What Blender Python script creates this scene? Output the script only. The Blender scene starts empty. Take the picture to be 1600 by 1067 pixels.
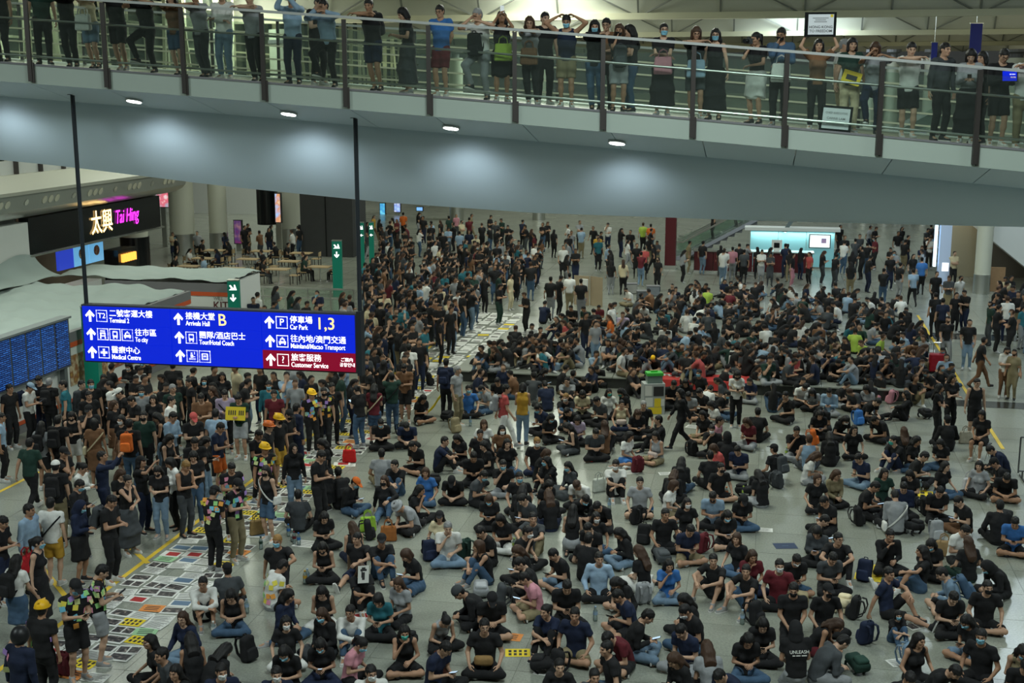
import bpy, bmesh, math, random
import numpy as np
from mathutils import Vector, Matrix, Euler

SC = bpy.context.scene
COL = SC.collection
random.seed(7)
R = math.radians
# ------------------------------------------------------------------ camera
FPX = 1970.0                      # focal length in pixels of a 1600 px wide frame
PITCH = R(11.3)
CAM = Vector((0, 0, 9.3))
cd = bpy.data.cameras.new('camera'); cd.sensor_width = 36; cd.lens = 36 * FPX / 1600
cd.clip_end = 600
cam = bpy.data.objects.new('camera', cd); COL.objects.link(cam)
cam.location = CAM; cam.rotation_euler = (math.pi / 2 - PITCH, 0, 0)
SC.camera = cam
# ------------------------------------------------------------------ world, large lights, exposure
SC.view_settings.view_transform = 'Standard'; SC.view_settings.look = 'None'
SC.view_settings.gamma = 1; SC.view_settings.exposure = 0.12
SC.view_settings.use_curve_mapping = False
w = bpy.data.worlds.new('hall_ambient'); SC.world = w; w.use_nodes = True
w.node_tree.nodes['Background'].inputs[0].default_value = (.60, .66, .62, 1)
w.node_tree.nodes['Background'].inputs[1].default_value = .05
def area(name, loc, size, power, color=(1, 1, 1), rot=(0, 0, 0), sy=None):
    l = bpy.data.lights.new(name, 'AREA'); l.energy = power; l.color = color; l.size = size
    if sy: l.shape = 'RECTANGLE'; l.size_y = sy
    o = bpy.data.objects.new(name, l); o.location = loc; o.rotation_euler = rot; COL.objects.link(o); return o
WARM = (.93, 1, .87); COOL = (.78, .93, 1)
for y in (12, 33, 52, 72, 92):                       # rows of ceiling lamps under the hall roof
    for x, c, k in ((-17, WARM, 1), (2, WARM, 1), (21, COOL, .9)):
        area('ceiling_lamp_bank', (x, y, 15.2), 5, 1420 * k * (1.15 if y < 20 else 1), (.86, .99, .97) if y < 20 else c)
for y in (80, 104, 128):                             # uplights washing the roof vaults; leftmost ones added to brighten the window facade
    for x in (-12, 10, 34, 58):
        area('vault_facade_uplight', (x, y, 11.0), 9, 300, (1, .98, .74), (math.pi, 0, 0))

# ------------------------------------------------------------------ picture geometry: pixel -> place
cp, sp = math.cos(PITCH), math.sin(PITCH)
def ray(px, py):
    a = (px - 800) / FPX; b = -(py - 533.5) / FPX
    return Vector((a, cp + b * sp, -sp + b * cp))
def P(px, py, z=0.0):
    d = ray(px, py); t = (z - CAM.z) / d.z
    return CAM + d * t
def PY(px, py, Y):
    d = ray(px, py); return CAM + d * (Y / d.y)
HA = R(11.5)                                          # the hall's own axes, turned from the view axis
U = Vector((math.cos(HA), -math.sin(HA), 0)); V = Vector((math.sin(HA), math.cos(HA), 0))
def hall(u, v, z=0): return U * u + V * v + Vector((0, 0, z))
MH = Matrix.Rotation(-HA, 4, 'Z')
def to_uv(p): return (p.dot(U), p.dot(V))

# ------------------------------------------------------------------ materials
MAT = {}
def mat(name, color=(.5, .5, .5), rough=.6, metal=0, emit=None, estr=0, noise=0, nscale=20, bump=0, bscale=60, spec=None, alpha=None):
    if name in MAT: return MAT[name]
    m = bpy.data.materials.new(name); m.use_nodes = True; nt = m.node_tree; b = nt.nodes['Principled BSDF']
    b.inputs['Base Color'].default_value = (*color, 1); b.inputs['Roughness'].default_value = rough
    b.inputs['Metallic'].default_value = metal
    if spec is not None: b.inputs['Specular IOR Level'].default_value = spec
    if emit: b.inputs['Emission Color'].default_value = (*emit, 1); b.inputs['Emission Strength'].default_value = estr
    if noise:
        tc = nt.nodes.new('ShaderNodeTexCoord'); n = nt.nodes.new('ShaderNodeTexNoise'); n.inputs['Scale'].default_value = nscale; n.inputs['Detail'].default_value = 5
        nt.links.new(tc.outputs['Object'], n.inputs['Vector'])
        mx = nt.nodes.new('ShaderNodeMix'); mx.data_type = 'RGBA'
        mx.inputs['A'].default_value = tuple(c * (1 - noise) for c in color) + (1,); mx.inputs['B'].default_value = tuple(min(1, c * (1 + noise)) for c in color) + (1,)
        nt.links.new(n.outputs['Fac'], mx.inputs['Factor']); nt.links.new(mx.outputs['Result'], b.inputs['Base Color'])
    if bump:
        tc = nt.nodes.new('ShaderNodeTexCoord'); n2 = nt.nodes.new('ShaderNodeTexNoise'); n2.inputs['Scale'].default_value = bscale
        nt.links.new(tc.outputs['Object'], n2.inputs['Vector'])
        bp = nt.nodes.new('ShaderNodeBump'); bp.inputs['Strength'].default_value = bump; bp.inputs['Distance'].default_value = .01
        nt.links.new(n2.outputs['Fac'], bp.inputs['Height']); nt.links.new(bp.outputs['Normal'], b.inputs['Normal'])
    MAT[name] = m; return m
def objmat(name, rough=.8, noise=.25, nscale=30, bump=.3, bscale=80, sheen=0, paint=False):
    """surface whose own colour is the object's colour"""
    m = bpy.data.materials.new(name); m.use_nodes = True; nt = m.node_tree; b = nt.nodes['Principled BSDF']
    oi = nt.nodes.new('ShaderNodeObjectInfo'); tc = nt.nodes.new('ShaderNodeTexCoord')
    n = nt.nodes.new('ShaderNodeTexNoise'); n.inputs['Scale'].default_value = nscale; n.inputs['Detail'].default_value = 4
    nt.links.new(tc.outputs['Object'], n.inputs['Vector'])
    mr = nt.nodes.new('ShaderNodeMapRange'); mr.inputs['To Min'].default_value = 1 - noise; mr.inputs['To Max'].default_value = 1 + noise
    nt.links.new(n.outputs['Fac'], mr.inputs['Value'])
    mx = nt.nodes.new('ShaderNodeVectorMath'); mx.operation = 'SCALE'
    nt.links.new(oi.outputs['Color'], mx.inputs[0]); nt.links.new(mr.outputs['Result'], mx.inputs['Scale'])
    out = mx.outputs['Vector']
    if paint:                                        # brows, eyes and lips of a face: colour attribute of the skin mesh
        at = nt.nodes.new('ShaderNodeAttribute'); at.attribute_name = 'face'
        m2 = nt.nodes.new('ShaderNodeMix'); m2.data_type = 'RGBA'
        nt.links.new(at.outputs['Alpha'], m2.inputs['Factor']); nt.links.new(out, m2.inputs['A']); nt.links.new(at.outputs['Color'], m2.inputs['B'])
        out = m2.outputs['Result']
    nt.links.new(out, b.inputs['Base Color'])
    b.inputs['Roughness'].default_value = rough; b.inputs['Specular IOR Level'].default_value = .3
    if bump:
        n2 = nt.nodes.new('ShaderNodeTexNoise'); n2.inputs['Scale'].default_value = bscale; n2.inputs['Detail'].default_value = 3
        nt.links.new(tc.outputs['Object'], n2.inputs['Vector'])
        bp = nt.nodes.new('ShaderNodeBump'); bp.inputs['Strength'].default_value = bump; bp.inputs['Distance'].default_value = .01
        nt.links.new(n2.outputs['Fac'], bp.inputs['Height']); nt.links.new(bp.outputs['Normal'], b.inputs['Normal'])
    MAT[name] = m; return m
FABRIC = objmat('fabric', .88, .22, 14, .5, 22)
SKIN = objmat('skin', .55, .08, 20, .05, 90, paint=True)
HAIR = objmat('hair', .45, .35, 60, .6, 160)
PLASTIC = objmat('coloured_plastic', .4, .05, 10, 0)
PAPER = objmat('paper', .8, .04, 10, 0)
def attrmat():
    m = bpy.data.materials.new('crowd_clothes_and_skin'); m.use_nodes = True; nt = m.node_tree; b = nt.nodes['Principled BSDF']
    a = nt.nodes.new('ShaderNodeAttribute'); a.attribute_name = 'col'; nt.links.new(a.outputs['Color'], b.inputs['Base Color'])
    b.inputs['Roughness'].default_value = .8; b.inputs['Specular IOR Level'].default_value = .3; return m
CROWD = attrmat()
def glassmat(name, tint, opac, rough=.02):
    m = bpy.data.materials.new(name); m.use_nodes = True; nt = m.node_tree
    for n in list(nt.nodes): nt.nodes.remove(n)
    o = nt.nodes.new('ShaderNodeOutputMaterial'); tr = nt.nodes.new('ShaderNodeBsdfTransparent'); tr.inputs[0].default_value = (*tint, 1)
    gl = nt.nodes.new('ShaderNodeBsdfGlossy'); gl.inputs['Roughness'].default_value = rough
    fr = nt.nodes.new('ShaderNodeFresnel'); fr.inputs[0].default_value = 1.45
    df = nt.nodes.new('ShaderNodeBsdfDiffuse'); df.inputs[0].default_value = (.34, .42, .37, 1)
    m0 = nt.nodes.new('ShaderNodeMixShader'); m0.inputs[0].default_value = opac
    mx = nt.nodes.new('ShaderNodeMixShader')
    nt.links.new(tr.outputs[0], m0.inputs[1]); nt.links.new(df.outputs[0], m0.inputs[2])
    nt.links.new(fr.outputs[0], mx.inputs[0]); nt.links.new(m0.outputs[0], mx.inputs[1]); nt.links.new(gl.outputs[0], mx.inputs[2])
    nt.links.new(mx.outputs[0], o.inputs[0]); MAT[name] = m; return m
GLASS = glassmat('green_edge_glass', (.93, .975, .95), .03)
GLASS2 = glassmat('far_green_glass', (.86, .92, .88), .10)

# ------------------------------------------------------------------ object helpers
def link(name, mesh, material=None, parent=None, M=None):
    o = bpy.data.objects.new(name, mesh); COL.objects.link(o)
    if material is not None and mesh is not None and not mesh.materials: mesh.materials.append(material)
    if parent is not None: o.parent = parent
    if M is not None: o.matrix_basis = M
    return o
def tag(o, label=None, cat=None, group=None, kind=None):
    if label: o['label'] = label
    if cat: o['category'] = cat
    if group: o['group'] = group
    if kind: o['kind'] = kind
    return o
def empty(name, M, label=None, cat=None, group=None, kind=None):
    o = bpy.data.objects.new(name, None); o.empty_display_size = .2; COL.objects.link(o)
    o.matrix_basis = M if isinstance(M, Matrix) else Matrix.Translation(M)
    return tag(o, label, cat, group, kind)
def npmesh(name, v, f, smooth=True):
    v = np.asarray(v, np.float32); f = np.asarray(f, np.int32); me = bpy.data.meshes.new(name); k = f.shape[1]
    me.vertices.add(len(v)); me.vertices.foreach_set('co', v.ravel())
    me.loops.add(f.size); me.loops.foreach_set('vertex_index', f.ravel())
    me.polygons.add(len(f)); me.polygons.foreach_set('loop_start', np.arange(0, f.size, k, dtype=np.int32))
    me.polygons.foreach_set('loop_total', np.full(len(f), k, np.int32))
    me.polygons.foreach_set('use_smooth', np.full(len(f), smooth, bool))
    me.update(calc_edges=True); return me
class MB:
    """collects simple shapes for ONE mesh object"""
    def __init__(s): s.v = []; s.f = []
    def add(s, vs, fs):
        n = len(s.v); s.v += [tuple(p) for p in vs]; s.f += [tuple(i + n for i in q) for q in fs]; return s
    def box(s, c, d, rz=0, M=None):
        x, y, z = d[0] / 2, d[1] / 2, d[2] / 2; ca, sa = math.cos(rz), math.sin(rz)
        vs = [(a * x, b * y, e * z) for a in (-1, 1) for b in (-1, 1) for e in (-1, 1)]
        if M is None: vs = [(c[0] + p[0] * ca - p[1] * sa, c[1] + p[0] * sa + p[1] * ca, c[2] + p[2]) for p in vs]
        else: vs = [tuple(M @ Vector((c[0] + p[0], c[1] + p[1], c[2] + p[2]))) for p in vs]
        return s.add(vs, [(0, 1, 3, 2), (4, 6, 7, 5), (0, 4, 5, 1), (2, 3, 7, 6), (0, 2, 6, 4), (1, 5, 7, 3)])
    def tube(s, a, b, r, n=10, r2=None):
        a, b = Vector(a), Vector(b); r2 = r if r2 is None else r2; d = (b - a).normalized()
        e = d.cross(Vector((0, 0, 1)) if abs(d.z) < .9 else Vector((1, 0, 0))).normalized(); g = d.cross(e)
        vs = []
        for c, q in ((a, r), (b, r2)):
            for i in range(n):
                t = 2 * math.pi * i / n; vs.append(c + e * (q * math.cos(t)) + g * (q * math.sin(t)))
        fs = [(i, (i + 1) % n, n + (i + 1) % n, n + i) for i in range(n)] + [tuple(range(n - 1, -1, -1)), tuple(range(n, 2 * n))]
        return s.add(vs, fs)
    def bar(s, a, b, w, h):
        a, b = Vector(a), Vector(b); d = (b - a).normalized()
        e = d.cross(Vector((0, 0, 1)) if abs(d.z) < .95 else Vector((0, 1, 0))).normalized(); g = e.cross(d)
        vs = [c + e * (i * w / 2) + g * (j * h / 2) for c in (a, b) for i, j in ((-1, -1), (1, -1), (1, 1), (-1, 1))]
        return s.add(vs, [(0, 3, 2, 1), (4, 5, 6, 7), (0, 1, 5, 4), (1, 2, 6, 5), (2, 3, 7, 6), (3, 0, 4, 7)])
    def lathe(s, c, prof, n=24):
        vs = [(c[0] + r * math.cos(2 * math.pi * i / n), c[1] + r * math.sin(2 * math.pi * i / n), c[2] + z) for r, z in prof for i in range(n)]
        fs = [(k * n + i, k * n + (i + 1) % n, (k + 1) * n + (i + 1) % n, (k + 1) * n + i) for k in range(len(prof) - 1) for i in range(n)]
        fs += [tuple(range(n - 1, -1, -1)), tuple(range((len(prof) - 1) * n, len(prof) * n))]
        return s.add(vs, fs)
    def prism(s, pts, t0, t1, fn):
        """polygon pts (a,b) swept from t0 to t1; fn(a,b,t) -> point"""
        n = len(pts); vs = [fn(a, b, t) for t in (t0, t1) for a, b in pts]
        fs = [(i, (i + 1) % n, n + (i + 1) % n, n + i) for i in range(n)] + [tuple(range(n - 1, -1, -1)), tuple(range(n, 2 * n))]
        return s.add(vs, fs)
    def mesh(s, name='m', smooth=False):
        me = bpy.data.meshes.new(name); me.from_pydata(s.v, [], s.f); me.update()
        bm = bmesh.new(); bm.from_mesh(me); bmesh.ops.recalc_face_normals(bm, faces=bm.faces); bm.to_mesh(me); bm.free()
        if smooth:
            me.polygons.foreach_set('use_smooth', np.full(len(me.polygons), True, bool))
            try: me.set_sharp_from_angle(angle=R(40))
            except Exception: pass
        return me
    def build(s, name, material, parent=None, M=None, smooth=False, color=None):
        o = link(name, s.mesh(name, smooth), material, parent, M)
        if color: o.color = (*color, 1)
        return o
def frame(origin, xdir, zdir=Vector((0, 0, 1))):
    x = Vector(xdir).normalized(); z = Vector(zdir).normalized(); y = z.cross(x).normalized(); z = x.cross(y)
    M = Matrix((x, y, z)).transposed().to_4x4(); M.translation = origin; return M
def text_mesh(body, size, ext=.006, align='LEFT', shear=0):
    c = bpy.data.curves.new('lettering', 'FONT'); c.body = body; c.size = size; c.extrude = ext; c.align_x = align; c.align_y = 'CENTER'; c.shear = shear; c.resolution_u = 3
    c.offset = size * .005
    o = bpy.data.objects.new('lettering', c); COL.objects.link(o)
    dg = bpy.context.evaluated_depsgraph_get(); dg.update()
    me = bpy.data.meshes.new_from_object(o.evaluated_get(dg))
    bpy.data.objects.remove(o); bpy.data.curves.remove(c); return me
TXM = Matrix.Rotation(math.pi / 2, 4, 'X')            # lettering upright, read from -Y
def text(parent, body, x, z, size, material, y=-.012, align='LEFT', width=None, name='lettering', shear=0):
    me = text_mesh(body, size, .004, align, shear); M = Matrix.Translation((x, y, z)) @ TXM
    if width:
        xs = [v.co.x for v in me.vertices]; k = width / max(1e-4, max(xs) - min(xs)); M = M @ Matrix.Diagonal((k, 1, 1, 1))
    return link(name, me, material, parent, M)
# ================================================================== THE SETTING
def PU(px, py, u):
    d = ray(px, py); t = (u - CAM.dot(U)) / d.dot(U); return CAM + d * t
def PVv(px, py, v):
    d = ray(px, py); t = (v - CAM.dot(V)) / d.dot(V); return CAM + d * t
def project(p):
    d = Vector(p) - CAM; dep = d.y * cp - d.z * sp; return 800 + FPX * d.x / dep, 533.5 - FPX * (d.y * sp + d.z * cp) / dep
def hbox(mb, u0, u1, v0, v1, z0, z1):
    return mb.prism([(u0, v0), (u1, v0), (u1, v1), (u0, v1)], z0, z1, lambda a, b, t: hall(a, b, t))

WHITE = mat('white_paint', (.62, .64, .62), .55, noise=.04, nscale=.6)
WEBM = mat('bridge_white_cladding', (.56, .68, .75), .5, noise=.03, nscale=.4)
FASC = mat('bridge_fascia', (.36, .42, .375), .5)
STEEL = mat('brushed_steel', (.62, .63, .60), .28, 1)
DARKB = mat('dark_bronze', (.055, .048, .045), .45, .4)
GREYD = mat('dark_grey_panel', (.035, .037, .038), .6, noise=.15, nscale=3)
CREAM = mat('cream_steel', (.60, .59, .42), .5)
COLM = mat('cream_column', (.55, .56, .47), .5, noise=.04, nscale=1)
BLACKG = mat('black_gloss', (.008, .009, .010), .18)
ORANGE = mat('orange_stripe', (.55, .085, .02), .5)
GREYP = mat('grey_parapet', (.16, .16, .17), .6)
MAROON = mat('maroon_lacquer', (.085, .008, .012), .35)
GREENS = mat('green_signpost', (.0, .12, .075), .4, emit=(0, .14, .09), estr=.25)
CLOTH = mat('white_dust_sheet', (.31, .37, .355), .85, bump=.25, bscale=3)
YTAPE = mat('yellow_tape', (.62, .42, .03), .6, noise=.12, nscale=8)
WLIT = mat('lit_white_lettering', (.9, .9, .9), .5, emit=(1, 1, 1), estr=1.15)
BLUES = mat('sign_blue', (.0, .01, .30), .4, emit=(.0, .018, .80), estr=.62)
REDS = mat('sign_red', (.16, .0, .02), .4, emit=(.28, .0, .022), estr=.5)
YLIT = mat('lit_yellow_lettering', (.9, .7, .3), .5, emit=(1, .72, .26), estr=1.0)
WOOD = mat('warm_wood', (.30, .18, .09), .5, noise=.2, nscale=6)

def floor_material(name, joints):
    m = bpy.data.materials.new(name); m.use_nodes = True; nt = m.node_tree; b = nt.nodes['Principled BSDF']
    ge = nt.nodes.new('ShaderNodeNewGeometry')
    n1 = nt.nodes.new('ShaderNodeTexNoise'); n1.inputs['Scale'].default_value = 26; n1.inputs['Detail'].default_value = 8; n1.inputs['Roughness'].default_value = .75
    n2 = nt.nodes.new('ShaderNodeTexNoise'); n2.inputs['Scale'].default_value = .35
    nt.links.new(ge.outputs['Position'], n1.inputs['Vector']); nt.links.new(ge.outputs['Position'], n2.inputs['Vector'])
    cr = nt.nodes.new('ShaderNodeValToRGB'); e = cr.color_ramp.elements
    e[0].position = .3; e[0].color = (.165, .176, .147, 1); e[1].position = .72; e[1].color = (.31, .325, .276, 1)
    nt.links.new(n1.outputs['Fac'], cr.inputs['Fac'])
    out = cr.outputs['Color']
    if joints:
        mp = nt.nodes.new('ShaderNodeMapping'); mp.inputs['Rotation'].default_value = (0, 0, HA)
        br = nt.nodes.new('ShaderNodeTexBrick'); br.offset = 0; br.inputs['Scale'].default_value = 1; br.inputs['Brick Width'].default_value = TS; br.inputs['Row Height'].default_value = TS; br.inputs['Mortar Size'].default_value = .008
        br.inputs['Color1'].default_value = (1, 1, 1, 1); br.inputs['Color2'].default_value = (.93, .93, .93, 1); br.inputs['Mortar'].default_value = (.55, .55, .55, 1)
        nt.links.new(ge.outputs['Position'], mp.inputs['Vector']); nt.links.new(mp.outputs['Vector'], br.inputs['Vector'])
        mu = nt.nodes.new('ShaderNodeMix'); mu.data_type = 'RGBA'; mu.blend_type = 'MULTIPLY'; mu.inputs['Factor'].default_value = 1
        nt.links.new(out, mu.inputs['A']); nt.links.new(br.outputs['Color'], mu.inputs['B']); out = mu.outputs['Result']
    else:
        oi = nt.nodes.new('ShaderNodeObjectInfo'); mr = nt.nodes.new('ShaderNodeMapRange'); mr.inputs['To Min'].default_value = .92; mr.inputs['To Max'].default_value = 1.06
        sc = nt.nodes.new('ShaderNodeVectorMath'); sc.operation = 'SCALE'
        nt.links.new(oi.outputs['Random'], mr.inputs['Value']); nt.links.new(out, sc.inputs[0]); nt.links.new(mr.outputs['Result'], sc.inputs['Scale']); out = sc.outputs['Vector']
    nt.links.new(out, b.inputs['Base Color'])
    rr = nt.nodes.new('ShaderNodeMapRange'); rr.inputs['To Min'].default_value = .16; rr.inputs['To Max'].default_value = .34
    nt.links.new(n2.outputs['Fac'], rr.inputs['Value']); nt.links.new(rr.outputs['Result'], b.inputs['Roughness'])
    return m
TS = 1.25
FLM = floor_material('polished_granite_far', True); TLM = floor_material('polished_granite_tile', False)
floor = hbox(MB(), -75, 60, -12, 132, -.30, -.004).build('floor', FLM); tag(floor, kind='structure')
tile_me = MB().box((0, 0, -.006), (TS - .010, TS - .010, .012)).mesh('tile')
cand = []
for i in range(-40, 41):
    for j in range(8, 45):
        c = hall((i + .5) * TS, (j + .5) * TS, 0); q = project(c)
        if -60 < q[0] < 1660 and q[1] < 1120: cand.append((c.length, i, j, c))
cand.sort(key=lambda t: t[0])
for _, i, j, c in cand[:300]:
    link('tile', tile_me, TLM, floor, Matrix.Translation(c) @ MH)
LZ = [.003]
def line(name, a, b, w, label):
    LZ[0] += .0006
    a, b = Vector(a), Vector(b); d = (b - a).normalized(); n = Vector((-d.y, d.x, 0)) * w / 2
    o = MB().prism([(0, 0), (1, 0), (1, 1), (0, 1)], .0005, LZ[0], lambda s, t, z: Vector(((a + (b - a) * s) + n * (2 * t - 1)).to_tuple()[:2] + (z,))).build(name, YTAPE)
    tag(o, label, 'floor line')
line('floor_line', hall(-12.03, 14), hall(-12.03, 51), .10, 'long yellow tape line on floor along the strip of printed sheets')
line('floor_line', P(62, 882), P(124, 958), .10, 'short yellow tape line on floor slanting towards the paper strip')
line('floor_line', P(203, 855), P(231, 880), .10, 'yellow tape line stub on floor beside the paper strip middle')
line('floor_line', P(-20, 778), P(62, 737), .10, 'yellow tape line on floor between the standing crowd and kiosk')
line('floor_line', hall(6.3, 34), hall(6.3, 54.5), .10, 'long yellow tape line on bare floor near the red suitcase')
DSTONE = mat('dark_polished_stone', (.025, .027, .026), .2, noise=.3, nscale=8)
tag(hbox(MB(), 6.0, 40, 49.4, 50.6, -.05, .002).build('trim_1', DSTONE), kind='structure')
tag(hbox(MB(), 5.2, 40, 38.6, 39.4, -.05, .002).build('trim_2', DSTONE), kind='structure')
# the low stone plinth people sit on
pl = empty('stone_plinth', hall(-3.2, 38.8), 'long low grey stone plinth with dark polished front across the hall', 'plinth')
IM = Matrix.Translation(-hall(-3.2, 38.8))
hbox(MB(), -9.75, 4.4, 38.82, 41.2, 0, .33).build('plinth_base', DSTONE, pl, IM)
slabm = mat('plinth_stone', (.27, .285, .25), .3, noise=.15, nscale=20)
for k in range(11):
    u0 = -9.8 + k * 1.29
    hbox(MB(), u0, u0 + 1.27, 38.76, 41.25, .33, .37).build('slab', slabm, pl, IM)

# ------------------------------------------------------------------ far walls, roof, facade
shopm = mat('far_shop_wall', (.30, .31, .29), .6, noise=.3, nscale=.4)
tag(hbox(MB(), -75, 60, 108, 108.6, 0, 9).build('wall_back', shopm), kind='structure')
tag(hbox(MB(), -75, -74.5, -12, 132, 0, 20).build('wall_left', WHITE), kind='structure')
tag(hbox(MB(), 59.5, 60, -12, 132, 0, 20).build('wall_right', WHITE), kind='structure')
tag(hbox(MB(), -50, -31, 90, 90.4, 0, 7).build('wall_4', WHITE), kind='structure')
# barrel vaults of the roof, running across the hall
vaultm = mat('vault_panel', (.55, .56, .47), .6, noise=.06, nscale=.3)
ribm = mat('vault_rib', (.20, .21, .18), .6)
ceil = empty('ceiling', hall(0, 60, 18), kind='structure')
CI = Matrix.Translation(-hall(0, 60, 18))
SPAN = 24.0
def vpt(k, a, u): # a 0..pi over one vault
    return hall(u, 36 + k * SPAN - SPAN / 2 * math.cos(a), 13.3 + 5.0 * math.sin(a))
for k in range(-2, 5):
    n = 14; us = [-75 + 135 * i / 30 for i in range(31)]
    vs = [vpt(k, math.pi * j / n, u) for u in us for j in range(n + 1)]
    fs = [(i * (n + 1) + j, i * (n + 1) + j + 1, (i + 1) * (n + 1) + j + 1, (i + 1) * (n + 1) + j) for i in range(30) for j in range(n)]
    MB().add(vs, fs).build('vault_shell', vaultm, ceil, CI, smooth=True)
    if k >= 1:
        rb = MB(); du = 4.5
        for i in range(31):
            u = -75 + i * du
            for j in range(0, n, 2):
                a0, a1 = math.pi * j / n, math.pi * (j + 2) / n
                dn = Vector((0, 0, -.06))
                rb.bar(vpt(k, a0, u) + dn, vpt(k, a1, u) + dn, .10, .10)
                if i < 30:
                    s = (i + j // 2) % 2
                    rb.bar(vpt(k, a0, u + du * s) + dn, vpt(k, a1, u + du * (1 - s)) + dn, .08, .08)
        o = rb.build('rib_lattice', ribm, ceil, CI); o['kind'] = 'stuff'
    hbox(MB(), -75, 60, 36 + k * SPAN - SPAN / 2 - .25, 36 + k * SPAN - SPAN / 2 + .25, 13.1, 13.45).build('valley_beam', CREAM, ceil, CI)
# glazed facade far left, behind the footbridge
fac = empty('window_1', hall(-32, 60), kind='structure')
FI = Matrix.Translation(-hall(-32, 60))
gback = mat('night_glass', (.05, .065, .05), .15)
FU = -31.5
hbox(MB(), FU - .3, FU - .2, 44, 112, 6, 20).build('pane', gback, fac, FI)
for i in range(32):
    v = 44 + i * 2.15
    MB().bar(hall(FU, v, 6), hall(FU, v, 20), .20, .34).build('mullion', CREAM, fac, FI)
    if i % 2 == 0 and i < 30:
        mb = MB(); mb.bar(hall(FU + .7, v, 6), hall(FU + .25, v + 2.15, 20), .16, .16); mb.bar(hall(FU + .7, v + 4.3, 6), hall(FU + .25, v + 2.15, 20), .16, .16)
        mb.build('brace', CREAM, fac, FI)
for j in range(12):
    MB().bar(hall(FU + .1, 44, 7 + j * 1.12), hall(FU + .1, 112, 7 + j * 1.12), .12, .10).build('transom', CREAM, fac, FI)
# tall columns carrying the roof (they stand beyond the footbridge)
def column(px, py, wpx, label, group='tall roof columns', base=False):
    p = P(px, py) if py else PY(px, 345, 92.0); p.z = 0
    r = wpx * (p.y * cp + 9.3 * sp) / FPX / 2
    o = empty('roof_column', p, label, 'column', group)
    MB().lathe((0, 0, 0 if not base else 1.2), [(r, 0), (r, 11.5)], 28).build('shaft', COLM, o, smooth=True)
    MB().lathe((0, 0, 0), [(r * 1.03, 0), (r * 1.03, 1.2)], 28).build('steel_base', STEEL, o, smooth=True)
    MB().lathe((0, 0, 11.4), [(r * .5, 0), (r * .5, .4), (r * 1.1, .5), (r * 1.1, .7)], 16).build('capital', GREYP, o)
    return o
for px, wp in ((714, 22), (842, 20), (1350, 19), (1382, 20), (1443, 26), (1571, 40)):
    column(px, None, wp, 'tall cream roof column rising behind the footbridge')
BANNER = mat('blue_banner', (.006, .012, .13), .6)
for px, y0, y1, wp in ((1521, 36, 82, 18), (1457, 66, 92, 9)):
    a = PY(px, y0, 80); b = PY(px, y1 + 30, 80)
    o = empty('hanging_banner', b, 'dark blue hanging banner between columns beyond the footbridge', 'banner', 'blue banners')
    MB().box((0, 0, (a.z - b.z) / 2), (wp * 80 / FPX, .05, a.z - b.z)).build('banner_cloth', BANNER, o)
    MB().tube((-wp * 40 / FPX - .05, 0, a.z - b.z), (wp * 40 / FPX + .05, 0, a.z - b.z), .04).build('top_bar', STEEL, o)
    MB().tube((0, 0, a.z - b.z), (0, 0, 18.2 - b.z), .02, 6).build('hanger', STEEL, o)

# ------------------------------------------------------------------ the footbridge
BA = R(11)
bc, bs = math.cos(BA), math.sin(BA)
def bfloor(s): return 9.05 - .081 * s - .0006 * s * s
def bp(s, w, z): return Vector((s * bc + w * bs, 22.3 - s * bs + w * bc, z))
def bq(s, w, dz): return bp(s, w, bfloor(s) + dz)
def BW(px, py, w):                                    # pixel -> (s, z) on the bridge's vertical plane at setback w
    n = Vector((bs, bc, 0)); d = ray(px, py); t = (bp(0, w, 0).dot(n) - CAM.dot(n)) / d.dot(n); q = CAM + d * t
    return (q - bp(0, w, 0)).dot(Vector((bc, -bs, 0))), q.z
def bbot(s): return float(np.interp(s, [-16, -10, -6.5, -3, 0, 4.4, 8.3, 15], [8.2, 7.72, 7.36, 7.08, 6.93, 6.86, 6.84, 6.84]))
S0, S1, DS = -15.6, 14.04, 1.56
br = empty('footbridge', bp(0, 2, 6.9), 'sloping white footbridge with glass railings crossing the hall', 'bridge')
BI = Matrix.Translation(-bp(0, 2, 6.9))
NS = 19
SO = S0 + .18
sp_s = [SO + i * DS for i in range(NS + 1)]
deckm = mat('deck_boards', (.30, .31, .24), .4, noise=.1, nscale=3)
def sweep(prof, name, m, smooth=False, steps=None, close=True):
    ss = steps or sp_s; n = len(prof(ss[0])); vs = [p for s in ss for p in prof(s)]
    fs = [(i * n + j, i * n + (j + 1) % n, (i + 1) * n + (j + 1) % n, (i + 1) * n + j) for i in range(len(ss) - 1) for j in range(n if close else n - 1)]
    if close: fs += [tuple(range(n - 1, -1, -1)), tuple(range((len(ss) - 1) * n, len(ss) * n))]
    return MB().add(vs, fs).build(name, m, br, BI, smooth)
sweep(lambda s: [bq(s, 0, -.14), bq(s, 4.7, -.14), bq(s, 4.7, 0), bq(s, 0, 0)], 'deck', deckm)
sweep(lambda s: [bq(s, -.06, -.33), bq(s, 0, -.33), bq(s, 0, .03), bq(s, -.06, .03)], 'fascia', FASC)
sweep(lambda s: [bq(s, -.075, .0), bq(s, -.055, .0), bq(s, -.055, .035), bq(s, -.075, .035)], 'fascia_trim', GREYP)
for i in range(NS):                                   # sloping soffit, one panel per bay
    a, b = sp_s[i] + .009, sp_s[i + 1] - .009
    sweep(lambda s: [bq(s, -.02, -.33), bq(s, 1.72, -.70), bq(s, 1.72, -.66), bq(s, -.02, -.29)], 'soffit_panel', WEBM, steps=[a, b])
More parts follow.
